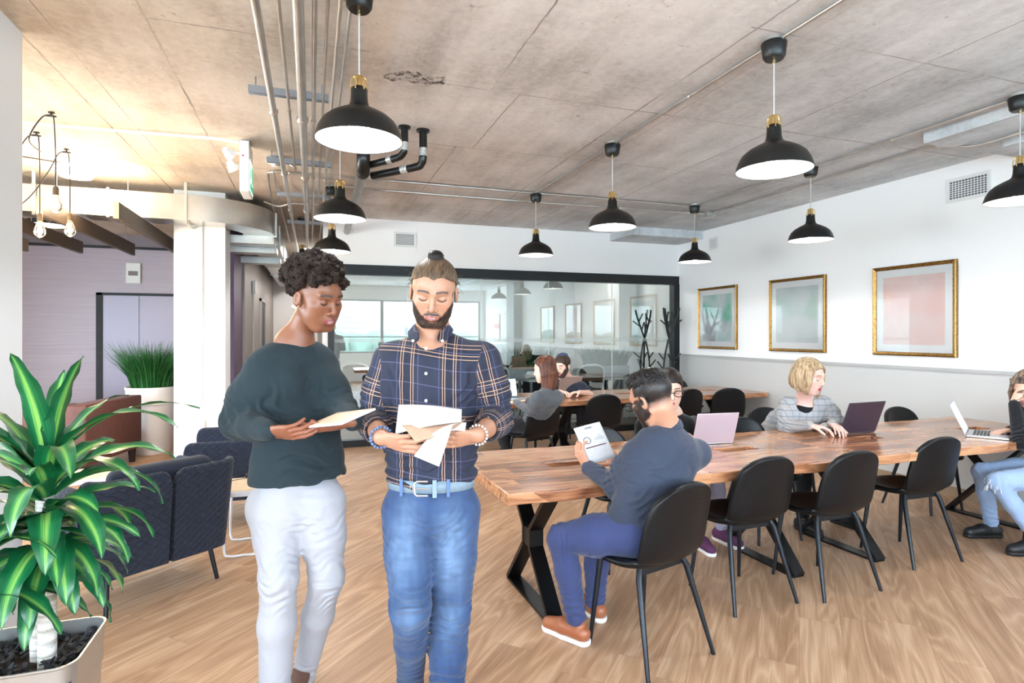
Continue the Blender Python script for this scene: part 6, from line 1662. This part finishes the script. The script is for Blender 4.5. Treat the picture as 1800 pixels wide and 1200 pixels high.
    beads(wR+nrm(wR-eR)*.004, nrm(wR-eR), .036, 20, .0056, mat('blue_beads', S(92, 112, 150), .3, var=.4, vscale=90), 'beaded_bracelet')
    beads(wL+nrm(wL-eL)*.002, nrm(wL-eL), .034, 18, .0045, mat('white_beads', S(226, 214, 208), .3, var=.15, vscale=90), 'beaded_bracelet')
man()
def PS(*pts): return [V3(*p) for p in pts]
ob = sheet('paper_sheet', PS((0.267,2.001,1.162), (0.476,1.919,1.205), (0.492,1.977,1.240), (0.288,2.068,1.253)), .0006, PAPER, 'blank white sheet held upright at the back of the papers by the man in plaid', 'paper', bend=.012)
ob = sheet('paper_folder', PS((0.319,1.899,1.151), (0.442,1.867,1.194), (0.498,1.943,1.211), (0.289,1.994,1.192)), .001, KRAFT, 'tan backed folder sheet between the hands of the man in plaid', 'folder', bend=-.006)
ob = sheet('paper_sheet', PS((0.289,1.978,1.195), (0.322,1.893,1.154), (0.437,1.869,1.203), (0.497,1.933,1.212)), .0006, PAPER, None, None) if False else None
def notes():
    m, n, l, b = nodes('handwritten_page'); g = NG(n, l); uv = n.new('ShaderNodeUVMap').outputs[0]; x, y, z = g.xyz(uv)
    rowp = g.m('FRACT', g.m('MULTIPLY', x, 9)); nz = g.noise(g.comb(g.m('MULTIPLY', x, 60), g.m('MULTIPLY', y, 26)), 1, 3, .8)
    ink = g.m('MULTIPLY', g.m('MULTIPLY', g.m('LESS_THAN', g.m('ABSOLUTE', g.m('SUBTRACT', rowp, .5)), .2), g.m('GREATER_THAN', nz, .60)), g.m('MULTIPLY', g.m('GREATER_THAN', y, .25), g.m('LESS_THAN', y, .75)))
    l.new(g.mix(g.m('MULTIPLY', ink, .35), S(206, 201, 194), S(100, 116, 130)), b.inputs['Base Color']); b.inputs['Roughness'].default_value = .6; return m
NOTE = notes()
sheet('paper_page', PS((0.316,1.921,1.101), (0.391,1.874,1.070), (0.438,1.874,1.208), (0.368,1.919,1.166)), .0006, NOTE, 'curled handwritten page hanging below the folder of the man in plaid', 'paper', bend=.014)
sheet('paper_flap', PS((0.429,1.893,1.181), (0.481,1.891,1.177), (0.496,1.928,1.201), (0.445,1.919,1.199)), .0006, PAPER, 'small folded white flap by the thumb of the man in plaid', 'paper', bend=.004)

# ---------------------------------------------------------------- people at the tables
def cap_hair(Hh, hc, R, sc_, grow=.006, front=.075, side=.02, back=-.05, slim=1.):
    Hh.el(hc+R@(V3(0, .016, .045)*sc_), V3((.0755+grow)*slim, .094+grow, .080+grow)*sc_, R, .01)
    def cut(P):
        q = ((P-hc)@R)/sc_; x, y, z = q[:, 0], q[:, 1], q[:, 2]
        t = np.clip((y+.07)/.06, 0, 1); t2 = np.clip((y+.005)/.045, 0, 1)
        lim = front*(1-t)+side*t; lim = lim*(1-t2)+back*t2
        return lim-z
    Hh.fn(cut, .008, 0)
def seated(c):
    hc = c['hc']; R = c['R']; sc_ = c.get('sc', 1.05); O = V3(c['pel'][0], c['pel'][1], 0); h = c.get('h', .005); slim = c.get('slim', 1.)
    t = thing('person', c['label'], 'person', tuple(O))
    sR, sL, pel = c['sR'], c['sL'], c['pel']; X = nrm(sL-sR); FR = nrm(np.cross(X, UP)); nb = c['nb']
    eR, eL, wR, wL = c['eR'], c['eL'], c['wR'], c['wL']; hX = c.get('hX', X); hR = pel-hX*.09; hL = pel+hX*.09
    kR, kL, aR, aL = c['kR'], c['kL'], c['aR'], c['aL']; b_ = c.get('bulk', 1.)
    B = Sdf(); head_sdf(B, hc, R, sc_, jaw=c.get('jaw', 1.), open_=0, slim=slim)
    B.rc(hc+R@(V3(0, .028, -.045)*sc_), nb, .050*b_, .056*b_, .03); B.rc(nb, nb-UP*.05, .06, .07, .04)
    B.fc(sR+X*.05, sL-X*.05, .045, .045, .045, .045, UP, .04); B.fc(nb-UP*.08, pel+UP*.05, .10, .10, .06, .06, X, .03)
    for s_, e_, w_ in ((sR, eR, wR), (sL, eL, wL)): B.chain([s_, e_, e_+(w_-e_)*.3, w_], [.038*b_, .036*b_, .038*b_, .025*b_], .02)
    for h_, k_, a_ in ((hR, kR, aR), (hL, kL, aL)): B.chain([h_, k_, a_], [.06, .045, .032], .03)
    for w_, key, th_ in ((wR, 'handR', -1), (wL, 'handL', 1)):
        f, n, cu = c[key][:3]; hand_sdf(B, w_, f, n, th_, cu, .98*b_**.3, th=c[key][3] if len(c[key]) > 3 else (.7, .4, .2))
    lo, hi = bounds([hc+UP*.14, hc-RT*.1, aR, aL, eR, eL, sR, sL, wR+nrm(c['handR'][0])*.14, wL+nrm(c['handL'][0])*.14, kR, kL], .12)
    V, Q = B.mesh(lo, hi, h)
    col = paint_head(V, hc, R, sc_, c['skin'], c.get('lip', S(196, 120, 116)), c.get('brow', S(40, 30, 26)), slim, beard=c.get('beard'), eyes=c.get('eyes', 'open'), scalp_hair=c.get('scalp_hair'))
    np_obj('body', V, Q, SKIN, t, O, col)
    T = Sdf(); m = c.get('waist', 1.)
    T.fc(nb-UP*.11-FR*.01, (nb+pel)/2, .175*b_, .165*b_*m, .110*b_, .112*b_, X, .05); T.fc((nb+pel)/2, pel+UP*.03, .165*b_*m, .178*b_*m, .112*b_, .125*b_, X, .06)
    T.fc(sR+X*.03, sL-X*.03, .050, .050, .066*b_, .066*b_, UP, .05)
    T.rc(nb-UP*.03, sR+X*.03, .056, .048, .05); T.rc(nb-UP*.03, sL-X*.03, .056, .048, .05)
    sl = c.get('sleeve', .96); rr = c.get('sleeve_r', 1.)
    for s_, e_, w_, g in ((sR, eR, wR, 1), (sL, eL, wL, 2)):
        if sl > .3: T.chain([s_, (s_+e_)/2, e_], [.064*b_*rr, .062*b_*rr, .054*b_*rr], .04, g); T.chain([e_, e_+(w_-e_)*sl], [.052*b_*rr, .037*b_*rr], .03, g)
        else: T.chain([s_, s_+(e_-s_)*.75], [.066*b_, .060*b_], .04, g)
    T.el(nb+UP*.050+FR*.015, (c.get('neck_w', .078),)*2+(.062,), None, .008, -1)
    if c.get('carve'): T.rc(nb-UP*.01+FR*.10, (nb+pel)/2+FR*.095, .060, .060, .012, -1)
    if sl <= .3:
        for s_, e_ in ((sR, eR), (sL, eL)): T.rc(s_+(e_-s_)*.8, e_+(e_-s_)*.4, .050, .050, .004, -1)
    T.disp = wrinkle([(e_+UP*.02, nrm(w_-e_+UP*.4), .008, .035, .09) for e_, w_ in ((eR, wR), (eL, wL))]+[((sR+eR)/2, nrm(eR-sR), .005, .05, .1), ((sL+eL)/2, nrm(eL-sL), .005, .05, .1), (pel+UP*.12-FR*.1, UP+X*.3, .009, .055, .14), (pel+UP*.10+FR*.1, UP, .009, .05, .14), ((nb+pel)/2-FR*.1, UP*.8+X*.5, .006, .07, .16)])
    lo, hi = bounds([sR, sL, eR, eL, pel, wR, wL, nb+UP*.02], .18); V, Q = T.mesh(lo, hi, h)
    tp = np_obj(c['top_name'], V, Q, c['top'], t, O)
    J = Sdf(); J.fc(pel+UP*.09, pel-UP*.005, .150*b_, .175*b_, .10*b_, .115*b_, hX, .04)
    J.chain([hR-UP*.005, (hR+kR)/2, kR], [.098*b_, .088*b_, .066*b_], .03, 1); J.chain([kR, kR+(aR-kR)*.4, aR-(aR-kR)*.04], [.064*b_, .058*b_, .047*b_], .02, 1)
    J.chain([hL-UP*.005, (hL+kL)/2, kL], [.098*b_, .088*b_, .066*b_], .03, 2); J.chain([kL, kL+(aL-kL)*.4, aL-(aL-kL)*.04], [.064*b_, .058*b_, .047*b_], .02, 2)
    zt = pel[2]+.10; J.fn(lambda P: P[:, 2]-zt, .01, 0)
    J.disp = wrinkle([(k_, nrm(k_-pel), .006, .04, .1) for k_ in (kR, kL)]+[(a_+UP*.06, UP, .006, .04, .1) for a_ in (aR, aL)]+[((hL+kL)/2, nrm(kL-hL+UP*.3), .004, .05, .12)])
    lo, hi = bounds([pel-X*.12, pel+X*.12, kR, kL, aR, aL, pel-FR*.1, pel+UP*.04], .12); V, Q = J.mesh(lo, hi, h)
    np_obj(c.get('leg_name', 'trousers'), V, Q, c['legs'], t, O)
    for a_, d_ in ((aR, c['fR']), (aL, c['fL'])):
        d_ = nrm(V3(d_[0], d_[1], 0)); s_ = Sdf(); q = V3(a_[0], a_[1], .052); e_ = q+d_*.165; e_[2] = .040
        s_.chain([q-d_*.035, q+d_*.07+UP*.004, e_], [.040, .040, .034], .02); s_.rc(q-d_*.01+UP*.02, q-d_*.01+UP*.045, .036, .036, .01)
        s_.fn(lambda P: .012-P[:, 2], .004, 0)
        lo, hi = bounds([q, e_, q-d_*.05, q+UP*.06], .07); V, Q = s_.mesh(lo, hi, max(.004, h*.8)); so = np_obj('shoe', V, Q, c['shoes'], t, O)
        s2 = Sdf(); s2.chain([q-d_*.038-UP*.03, q+d_*.07-UP*.03, e_-UP*.02], [.040, .041, .038], .01); s2.fn(lambda P: P[:, 2]-.026, .002, 0); s2.fn(lambda P: .001-P[:, 2], .001, 0)
        V, Q = s2.mesh(lo, hi, max(.004, h*.8)); np_obj('sole', V, Q, c['soles'], so, V3(0, 0, 0)+O if False else O)
        if 'sock' in c: MB().tube([tuple(q+UP*.03-O), tuple(V3(a_[0], a_[1], a_[2]+.06)-O)], [.034, .034], 14).build('sock', c['sock'], t)
    Hh = Sdf(); c['hair'](Hh, hc, R, sc_)
    lo, hi = c['hair_box']; V, Q = Hh.mesh(lo, hi, min(h, .004)); np_obj('hair', V, Q, c['hair_mat'], t, O)
    return t, O, X, FR
def put_specs(o, hc, R, sc_, slim=1., up=0., fwd=0.):
    p = hc+R@(V3(0, -.098-fwd, -.012+up)*sc_); M = Matrix([[*R[i], p[i]] for i in range(3)]+[[0, 0, 0, 1]]); o.matrix_world = M @ Matrix.Diagonal((1.12*sc_*slim, .92*sc_, 1.0*sc_, 1))
# --- man in the dark shirt
hc = V3(1.541,2.432,1.187); Rm = frame(nrm(-RT*.64+FW*.77-UP*.45), roll=math.radians(-6))
FA = nrm(V3(-.26, .96, 0))
def hairA(Hh, hc, R, s):
    Hh.el(hc+R@(V3(0, .014, .062)*s), V3(.076, .092, .074)*s, R, .01)
    def cut(P):
        q = ((P-hc)@R)/s; y, z = q[:, 1], q[:, 2]
        return (.058-.30*np.clip(y, -.02, .06)*0+.02*(y < -.02)-.30*np.clip(y-.04, 0, 1))-z
    Hh.fn(cut, .010, 0); Hh.el(hc+R@(V3(.004, -.034, .104)*s), V3(.052, .046, .030)*s, R, .03)
    for k in range(22): 
        a = k*2.4; Hh.el(hc+R@(V3(.045*math.cos(a)*(.3+.7*(k/26)), -.004+.050*math.sin(a)*(.3+.7*(k/26)), .124-.02*(k/26))*s), V3(.014, .020, .009)*s, R, .010)
    Hh.disp = lambda P: (vnoise(P, 140, 1)-.5)*.008
skA = S(198, 146, 120)
cfgA = dict(label='person in a slate shirt and blue trousers seated back to us, reading a page', hc=hc, R=Rm, sc=1.12, h=.0036, bulk=1.08,
    nb=V3(1.622,2.436,1.047), sL=V3(1.458,2.440,0.925), sR=V3(1.825,2.473,0.903), pel=V3(1.50, 2.44, .575), hX=nrm(np.cross(UP, FA)),
    eL=V3(1.403,2.543,0.764), wL=V3(1.340,2.713,0.816), eR=V3(1.771,2.724,0.696), wR=V3(1.603,2.855,0.797),
    kL=V3(1.148,2.609,0.510), aL=V3(1.222,2.605,0.109), kR=V3(1.421,2.770,0.415), aR=V3(1.418,2.791,0.076), fL=-RT*.76+FW*.64, fR=-RT*.5+FW*.86,
    handL=(-RT*.42+FW*.25+UP*.75, RT*.75+FW*.5+UP*.2, ((.5, .6, .4),)*4, (.5, .6, .2)), handR=(-RT*.7+FW*.2+UP*.5, -FW*.6-RT*.3, ((.4, .5, .3),)*4),
    skin=skA, beard=(1.3, S(34, 26, 24), .008), scalp_hair=(S(30, 26, 28), 1.1, -.045), eyes='down', slim=1.05, sleeve=.97, top_name='dark_shirt', top=cloth_mat('slate_shirt_cloth', S(52, 60, 78), .75, .6, 8, 900, .15, .12), neck_w=.082,
    legs=cloth_mat('blue_trouser_cloth', S(54, 64, 104), .8, .35, 9, 900, .15, .12), shoes=mat('tan_leather_shoe', S(156, 92, 60), .4), soles=mat('white_rubber', S(236, 234, 232), .5), sock=mat('grey_sock', S(140, 152, 160), .9),
    hair=hairA, hair_box=bounds([hc, hc+UP*.08], .14), hair_mat=hair_mat('black_hair', S(7, 7, 8), S(28, 26, 28), .4, (60, 60, 60), .6))
tA, OA, XA, FRA = seated(cfgA)
# shirt collar, belt, glasses
nbA = cfgA['nb']; col_ = Sdf(); col_.rc(nbA+UP*.005, nbA+UP*.045+RT*-.004+FW*.01, .078, .068, .01); col_.rc(nbA+UP*-.03, nbA+UP*.12+FW*.012, .068, .060, .004, -1)
lo, hi = bounds([nbA], .13); col_.fn(lambda P: np.abs((P-nbA)@UP-.024)-.022, .006, 0); V, Q = col_.mesh(lo, hi, .004); np_obj('shirt_collar', V, Q, cfgA['top'], tA, OA)
q = MB(); V = []; n_ = 40; hX = cfgA['hX']
for i in range(n_):
    a = 2*PI*i/n_; p = cfgA['pel']+UP*.05+hX*(.168*math.cos(a))+FA*(.118*math.sin(a))
    for dz in (-.018, .018): V.append(tuple(p+UP*dz-OA))
o = mesh_obj('belt', V, [(2*i, 2*((i+1) % n_), 2*((i+1) % n_)+1, 2*i+1) for i in range(n_)], LEATH, tA, smooth=180); so = o.modifiers.new('s', 'SOLIDIFY'); so.thickness = .006
g_ = specs((0, 0, 0), 0, 'black-rimmed eyeglasses worn by the seated man in the slate shirt', BLKPL); put_specs(g_, hc, Rm, 1.12, 1.0, 0, .004)
# the printed page he holds
def page_mat():
    m, n, l, b = nodes('printed_report'); g = NG(n, l); uv = n.new('ShaderNodeUVMap').outputs[0]; x, y, z = g.xyz(uv)
    def rect(x0, x1, y0, y1):
        a = g.m('MULTIPLY', g.m('GREATER_THAN', x, x0), g.m('LESS_THAN', x, x1)); return g.m('MULTIPLY', a, g.m('MULTIPLY', g.m('GREATER_THAN', y, y0), g.m('LESS_THAN', y, y1)))
    ink = rect(.34, .66, .885, .895); ink = g.m('MAXIMUM', ink, rect(.36, .62, .905, .93)); ink = g.m('MAXIMUM', ink, rect(.08, .92, .80, .803))
    dx = g.m('MULTIPLY', g.m('SUBTRACT', x, .27), .72); dy = g.m('SUBTRACT', y, .60); r = g.m('SQRT', g.m('ADD', g.m('MULTIPLY', dx, dx), g.m('MULTIPLY', dy, dy)))
    ring_ = g.m('LESS_THAN', g.m('ABSOLUTE', g.m('SUBTRACT', r, .085)), .011); ink = g.m('MAXIMUM', ink, ring_)
    for k, hh in enumerate((.05, .08, .04, .11, .07, .13, .16, .09, .12, .06)): ink = g.m('MAXIMUM', ink, g.m('MULTIPLY', rect(.54+k*.036, .54+k*.036+.016, .56, .56+hh), .6))
    ink = g.m('MAXIMUM', ink, g.m('MULTIPLY', rect(.53, .92, .555, .558), .7))
    bar_ = rect(.12, .88, .395, .425)
    nz = g.noise(g.comb(g.m('MULTIPLY', x, 70), g.m('MULTIPLY', y, 10)), 1, 2, .8); rows = g.m('LESS_THAN', g.m('FRACT', g.m('MULTIPLY', y, 24)), .28)
    txt = g.m('MULTIPLY', g.m('MULTIPLY', rows, g.m('GREATER_THAN', nz, .55)), rect(.14, .86, .06, .36)); txt2 = g.m('MULTIPLY', g.m('MULTIPLY', rows, g.m('GREATER_THAN', nz, .58)), g.m('MAXIMUM', rect(.42, .52, .5, .72), rect(.1, .9, .45, .50)))
    c = g.mix(g.m('MULTIPLY', ink, .85), S(205, 206, 211), S(26, 32, 44)); c = g.mix(bar_, c, S(90, 62, 66)); c = g.mix(g.m('MULTIPLY', g.m('MAXIMUM', txt, txt2), .5), c, S(90, 90, 100))
    l.new(c, b.inputs['Base Color']); b.inputs['Roughness'].default_value = .6; return m
REP = page_mat()
# u runs along the top edge, v upwards
P_tl, P_tr, P_br = V3(1.293,2.792,1.007), V3(1.441,2.784,1.037), V3(1.494,2.702,0.862); P_bl = P_tl+(P_br-P_tr)
sheet('report_page', (P_bl, P_br, P_tr, P_tl), .0006, REP, 'printed page with a ring chart and bar chart held by the seated man', 'paper', bend=.006)
SHB = cloth_mat('black_top_cloth', S(16, 17, 22), .85, .5, 8, 900, .15, .15)
def longhair(Hh, hc, R, s, ln=.22, wd=.07, part=.0, back=.03, vol=.010):
    cap_hair(Hh, hc, R, s, vol, .082, .03, -.09)
    up = R[:, 2]*.25+UP*.75
    for k in range(15):
        a = -1.9+k*3.8/14; x = math.sin(a)*wd; y = math.cos(a)*.075+back
        Hh.chain([hc+R@(V3(x, y*.8, .05)*s), hc+R@(V3(x*1.08, y, -.05)*s), hc+R@(V3(x*1.12, y*1.0, -.06)*s)-UP*ln*s*(.55+.1*math.sin(k*7)), ], [.020*s, .020*s, .013*s], .012)
    Hh.disp = lambda P: np.sin(((P-hc)@R)[:, 0]*420+vnoise(P, 10)*3)*.0006
# --- woman with glasses behind the pink laptop
hcB = V3(2.377,3.542,1.112); RB = frame(fdir(-2, 16)); FB = V3(0, -1, 0)
def hairB(Hh, hc, R, s):
    cap_hair(Hh, hc, R, s, .009, .070, .0, -.04); Hh.el(hc+R@(V3(0, .10, .0)*s), V3(.035, .035, .035), R, .02)
    Hh.disp = lambda P: np.sin(((P-hc)@R)[:, 0]*500)*.0008
seated(dict(label='person with dark tied-back hair and black glasses sitting behind the seated reader', hc=hcB, R=RB, sc=1.12, nb=V3(2.478,3.634,0.920), sR=V3(2.421,3.738,0.825), sL=V3(2.543,3.570,0.848), pel=V3(2.70, 4.02, .56), hX=V3(1, 0, 0),
    eR=V3(2.42, 3.86, .80), wR=V3(2.47, 3.56, .80), eL=V3(2.86, 3.84, .80), wL=V3(2.66, 3.56, .80), kR=V3(2.60, 3.62, .52), kL=V3(2.82, 3.60, .52), aR=V3(2.58, 3.48, .10), aL=V3(2.80, 3.52, .10), fR=V3(-.15, -1, 0), fL=V3(.1, -1, 0),
    handR=(V3(.2, -.97, -.05), V3(0, 0, -1), ((.3, .5, .3),)*4), handL=(V3(-.2, -.97, -.05), V3(0, 0, -1), ((.3, .5, .3),)*4), skin=S(212, 174, 155), lip=S(176, 80, 84), eyes='down', slim=.98, bulk=.9,
    top_name='black_cardigan', top=SHB, legs=cloth_mat('lavender_trouser_cloth', S(150, 146, 164), .85, .3), shoes=mat('purple_canvas', S(88, 44, 82), .8), soles=MATS['white_rubber'], hair=hairB, hair_box=bounds([hcB, hcB+UP*.04], .16), hair_mat=hair_mat('dark_brown_hair', S(16, 12, 11), S(40, 30, 26), .4)))
g_ = specs((0, 0, 0), 0, 'black-rimmed eyeglasses worn by the woman behind the pink laptop', BLKPL); put_specs(g_, hcB, RB, 1.12, 1.)
# --- blonde woman in the plaid blazer
hcC = V3(3.549,3.458,1.178); RC = frame(fdir(36, 14), roll=math.radians(3))
def blazer():
    m, n, l, b = nodes('grey_check_blazer'); g = NG(n, l); x, y, z = g.xyz(g.coord()); wb = g.m('MULTIPLY', g.noise(g.coord(), 6, 2), .02)
    def ln(v, per, w_): f = g.m('ABSOLUTE', g.m('SUBTRACT', g.m('FRACT', g.m('DIVIDE', g.m('ADD', v, wb), per)), .5)); return g.m('LESS_THAN', f, w_)
    c = g.mix(g.m('MULTIPLY', ln(z, .045, .10), .55), S(158, 160, 163), S(100, 104, 112)); c = g.mix(g.m('MULTIPLY', ln(x, .045, .10), .5), c, S(120, 124, 132)); c = g.mix(g.m('MULTIPLY', g.m('MAXIMUM', ln(z, .09, .02), ln(x, .09, .02)), .5), c, S(176, 140, 110))
    l.new(c, b.inputs['Base Color']); setb(b, None, .9); g.bump(g.noise(g.coord(), 8, 4, .5, dist=.6), b, .5, .02); return m
def hairC(Hh, hc, R, s):
    cap_hair(Hh, hc, R, s, .011, .078, .02, -.09)
    W = lambda x, y, z: hc+R@(V3(x, y, z)*s)
    for sg in (-1, 1):
        Hh.el(W(sg*.080, .010, -.020), V3(.024, .068, .080)*s, R, .03)
        Hh.rc(W(sg*.072, -.050, .060), W(sg*.086, -.048, -.02), .014*s, .016*s, .03)
        Hh.rc(W(sg*.086, -.048, -.02), W(sg*.078, -.050, -.095 if sg < 0 else -.140), .016*s, .009*s, .02)
    Hh.el(W(0, .080, -.025), V3(.078, .045, .085)*s, R, .03)
    Hh.disp = lambda P: np.sin(((P-hc)@R)[:, 1]*420+vnoise(P, 12)*3)*.0005
tC, OC, XC, FC_ = seated(dict(label='person with a blonde bob in a grey check blazer typing at the dark laptop', hc=hcC, R=RC, sc=1.10, h=.0042, nb=V3(3.644,3.595,0.989), sR=V3(3.544,3.671,0.939), sL=V3(3.762,3.523,0.957), pel=V3(3.80, 4.08, .56), hX=V3(1, 0, 0),
    eR=V3(3.455,3.596,0.785), wR=V3(3.485,3.385,0.827), eL=V3(3.863,3.488,0.815), wL=V3(3.695,3.387,0.825), kR=V3(3.72, 3.66, .52), kL=V3(3.92, 3.66, .52), aR=V3(3.55, 3.52, .10), aL=V3(3.95, 3.55, .10), fR=V3(-.1, -1, 0), fL=V3(.1, -1, 0),
    handR=(RT*.9-FW*.25-UP*.12, -UP, ((.35, .45, .3),)*4), handL=(-RT*.05-FW*.9-UP*.12, -UP, ((.35, .45, .3),)*4), skin=S(218, 178, 164), lip=S(176, 44, 54), brow=S(150, 116, 88), eyes='down', slim=.99, bulk=.98,
    top_name='check_blazer', top=blazer(), carve=True, legs=SHB, shoes=mat('black_shoe', S(26, 26, 28), .5), soles=MATS['black_shoe'], hair=hairC, hair_box=bounds([hcC, hcC-UP*.06], .19), hair_mat=hair_mat('blonde_hair', S(124, 98, 72), S(196, 172, 138), .45, (70, 70, 10), .4)))
ci = Sdf(); nbC = V3(3.644,3.595,0.989); pc = V3(3.80, 4.08, .56); ci.fc(nbC-UP*.105-FC_*.005, (nbC+pc)/2, .130, .130, .094, .097, XC, .03); lo, hi = bounds([nbC, nbC*.35+pc*.65], .22); V, Q = ci.mesh(lo, hi, .006); np_obj('black_top', V, Q, SHB, tC, OC)
# --- woman at the right edge in ripped jeans
hcD = V3(4.935,2.805,1.100); RD = frame(nrm(-RT*.9-FW*.1-UP*.45))
def hairD(Hh, hc, R, s):
    longhair(Hh, hc, R, s, .26, .072, vol=.013)
    for k in range(5): Hh.chain([hc+R@(V3(-.03-.01*k, -.075+.01*k, .085)*s), hc+R@(V3(-.070, -.085+.014*k, .01)*s), hc+R@(V3(-.072, -.075+.016*k, -.05)*s)-UP*.16], [.012, .013, .009], .008)
tD, OD, _, _ = seated(dict(label='person at the right edge in a black top and ripped jeans, chin on hand', hc=hcD, R=RD, sc=1.08, nb=V3(5.031,2.698,0.976), sL=V3(4.793,2.642,0.891), sR=V3(5.360,2.797,0.926), pel=V3(4.86, 2.56, .56), hX=nrm(V3(-.3, -.95, 0)),
    eL=V3(4.671,2.716,0.747), wL=V3(4.788,2.823,1.004), eR=V3(5.145,2.913,0.749), wR=V3(4.847,2.888,0.794), kL=V3(4.425,2.715,0.494), aL=V3(4.658,2.614,0.117), kR=V3(4.62, 2.93, .50), aR=V3(4.75, 2.95, .10), fL=-RT, fR=-RT,
    handL=(UP*.8+RT*.35, RT, ((.7, .9, .6),)*4), handR=(-RT*.95-UP*.15, -UP, ((.3, .5, .3),)*4), skin=S(222, 176, 154), eyes='down', top_name='black_sweater', top=SHB, legs=cloth_mat('pale_ripped_denim', S(150, 172, 204), .85, .4, 10, 900, .1, .25), leg_name='ripped_jeans',
    shoes=MATS['black_shoe'], soles=MATS['black_shoe'], hair=hairD, hair_box=bounds([hcD+UP*.02, hcD-UP*.28], .16), hair_mat=hair_mat('ombre_hair', S(44, 36, 34), S(150, 128, 108), .45, (50, 50, 3), .4), bulk=.95))
kd = V3(4.417,2.718,0.486); q = MB(); q.sphere(tuple(kd-OD), .052, 16, 10, (1.0, 1.0, .9)); q.build('bare_knee', mat('knee_skin', S(206, 156, 136), .5), tD, smooth=180)
q = MB(); rr_ = random.Random(2)
for k in range(26):
    a = rr_.uniform(0, 6.28); z_ = rr_.uniform(-.045, .03); q.tube([tuple(kd-OD+V3(.055*math.cos(a), .055*math.sin(a), z_)), tuple(kd-OD+V3(.062*math.cos(a), .062*math.sin(a), z_-.03))], .0015, 5)
o = q.build('frayed_threads', MATS['white_rubber'], tD); o['kind'] = 'stuff'
# --- long-haired woman at the rear table
hcE = V3(2.198,5.431,1.142); RE = frame(nrm(-RT*.86+FW*.42-UP*.18))
seated(dict(label='person with long brown hair and grey sweater at the rear table, facing away', hc=hcE, R=RE, sc=1.10, h=.0055, nb=V3(2.211,5.374,0.959), sL=V3(2.059,5.278,0.885), sR=V3(2.344,5.455,0.868), pel=V3(2.19, 5.66, .57), hX=nrm(np.cross(UP, nrm(V3(-.5, .85, 0)))),
    eL=V3(2.064,5.477,0.733), wL=V3(2.056,5.903,0.778), eR=V3(2.358,5.746,0.711), wR=V3(2.235,6.021,0.771), kL=V3(1.88, 5.98, .53), kR=V3(2.10, 6.12, .53), aL=V3(1.98, 5.72, .12), aR=V3(2.0, 6.2, .10), fL=V3(.6, -.3, 0), fR=V3(-.4, .9, 0),
    handL=(-RT*.7+FW*.6-UP*.1, -UP, ((.3, .5, .3),)*4), handR=(-RT*.9+FW*.3-UP*.1, -UP, ((.3, .5, .3),)*4), skin=S(232, 194, 176), eyes='down', top_name='grey_sweater', top=cloth_mat('charcoal_grey_knit', S(84, 88, 94), .9, .4), legs=SHB, shoes=MATS['black_shoe'], soles=MATS['black_shoe'],
    hair=lambda Hh, hc, R, s: longhair(Hh, hc, R, s, .23, .070, vol=.012), hair_box=bounds([hcE+UP*.04, hcE-UP*.24], .16), hair_mat=hair_mat('chestnut_hair', S(52, 30, 24), S(112, 68, 50), .4, (60, 60, 6), .4), bulk=.92))
# --- bearded man with a skullcap
hcF = V3(2.911,6.614,1.102); RF = frame(fdir(-34, 16))
def hairF(Hh, hc, R, s): cap_hair(Hh, hc, R, s, .009, .066, -.015, -.06); Hh.disp = lambda P: (vnoise(P, 120)-.5)*.006
tF, OF, _, _ = seated(dict(label='person with a dark beard and skullcap in a navy short-sleeved shirt, rear table', hc=hcF, R=RF, sc=1.14, h=.0055, nb=V3(3.058,6.754,0.920), sR=V3(2.935,6.923,0.808), sL=V3(3.208,6.671,0.836), pel=V3(3.28, 7.46, .57), hX=V3(1, 0, 0),
    eR=V3(2.823,6.803,0.736), wR=V3(2.810,6.437,0.814), eL=V3(3.257,6.549,0.761), wL=V3(3.020,6.344,0.809), kR=V3(3.18, 7.05, .53), kL=V3(3.38, 7.05, .53), aR=V3(3.15, 7.1, .10), aL=V3(3.4, 7.1, .10), fR=V3(0, -1, 0), fL=V3(0, -1, 0),
    handR=(RT*.5-FW*.6, -UP, ((.3, .5, .3),)*4), handL=(-RT*.8-FW*.4, -UP, ((.3, .5, .3),)*4), skin=S(232, 190, 172), beard=(1.2, S(44, 30, 26), .006), eyes='down', sleeve=.2, top_name='navy_shirt', top=cloth_mat('navy_shirt_cloth', S(34, 38, 52), .8, .5), legs=cloth_mat('dark_trousers_cloth', S(44, 46, 54), .85, .3), shoes=MATS['black_shoe'], soles=MATS['black_shoe'],
    hair=hairF, hair_box=bounds([hcF, hcF+UP*.04], .16), hair_mat=hair_mat('brown_short_hair', S(40, 30, 26), S(76, 56, 46), .5)))
kp = Sdf(); kp.el(hcF+RF@(V3(0, .03, .050)*1.14), V3(.094, .108, .096)*1.10, RF, .0); kpc = hcF+RF@(V3(0, .045, .135)*1.14); kp.el(kpc, V3(.075, .075, .05), RF, .004, 0); lo, hi = bounds([kpc], .13); V, Q = kp.mesh(lo, hi, .005); np_obj('skullcap', V, Q, mat('navy_skullcap', S(52, 66, 92), .85), tF, OF)
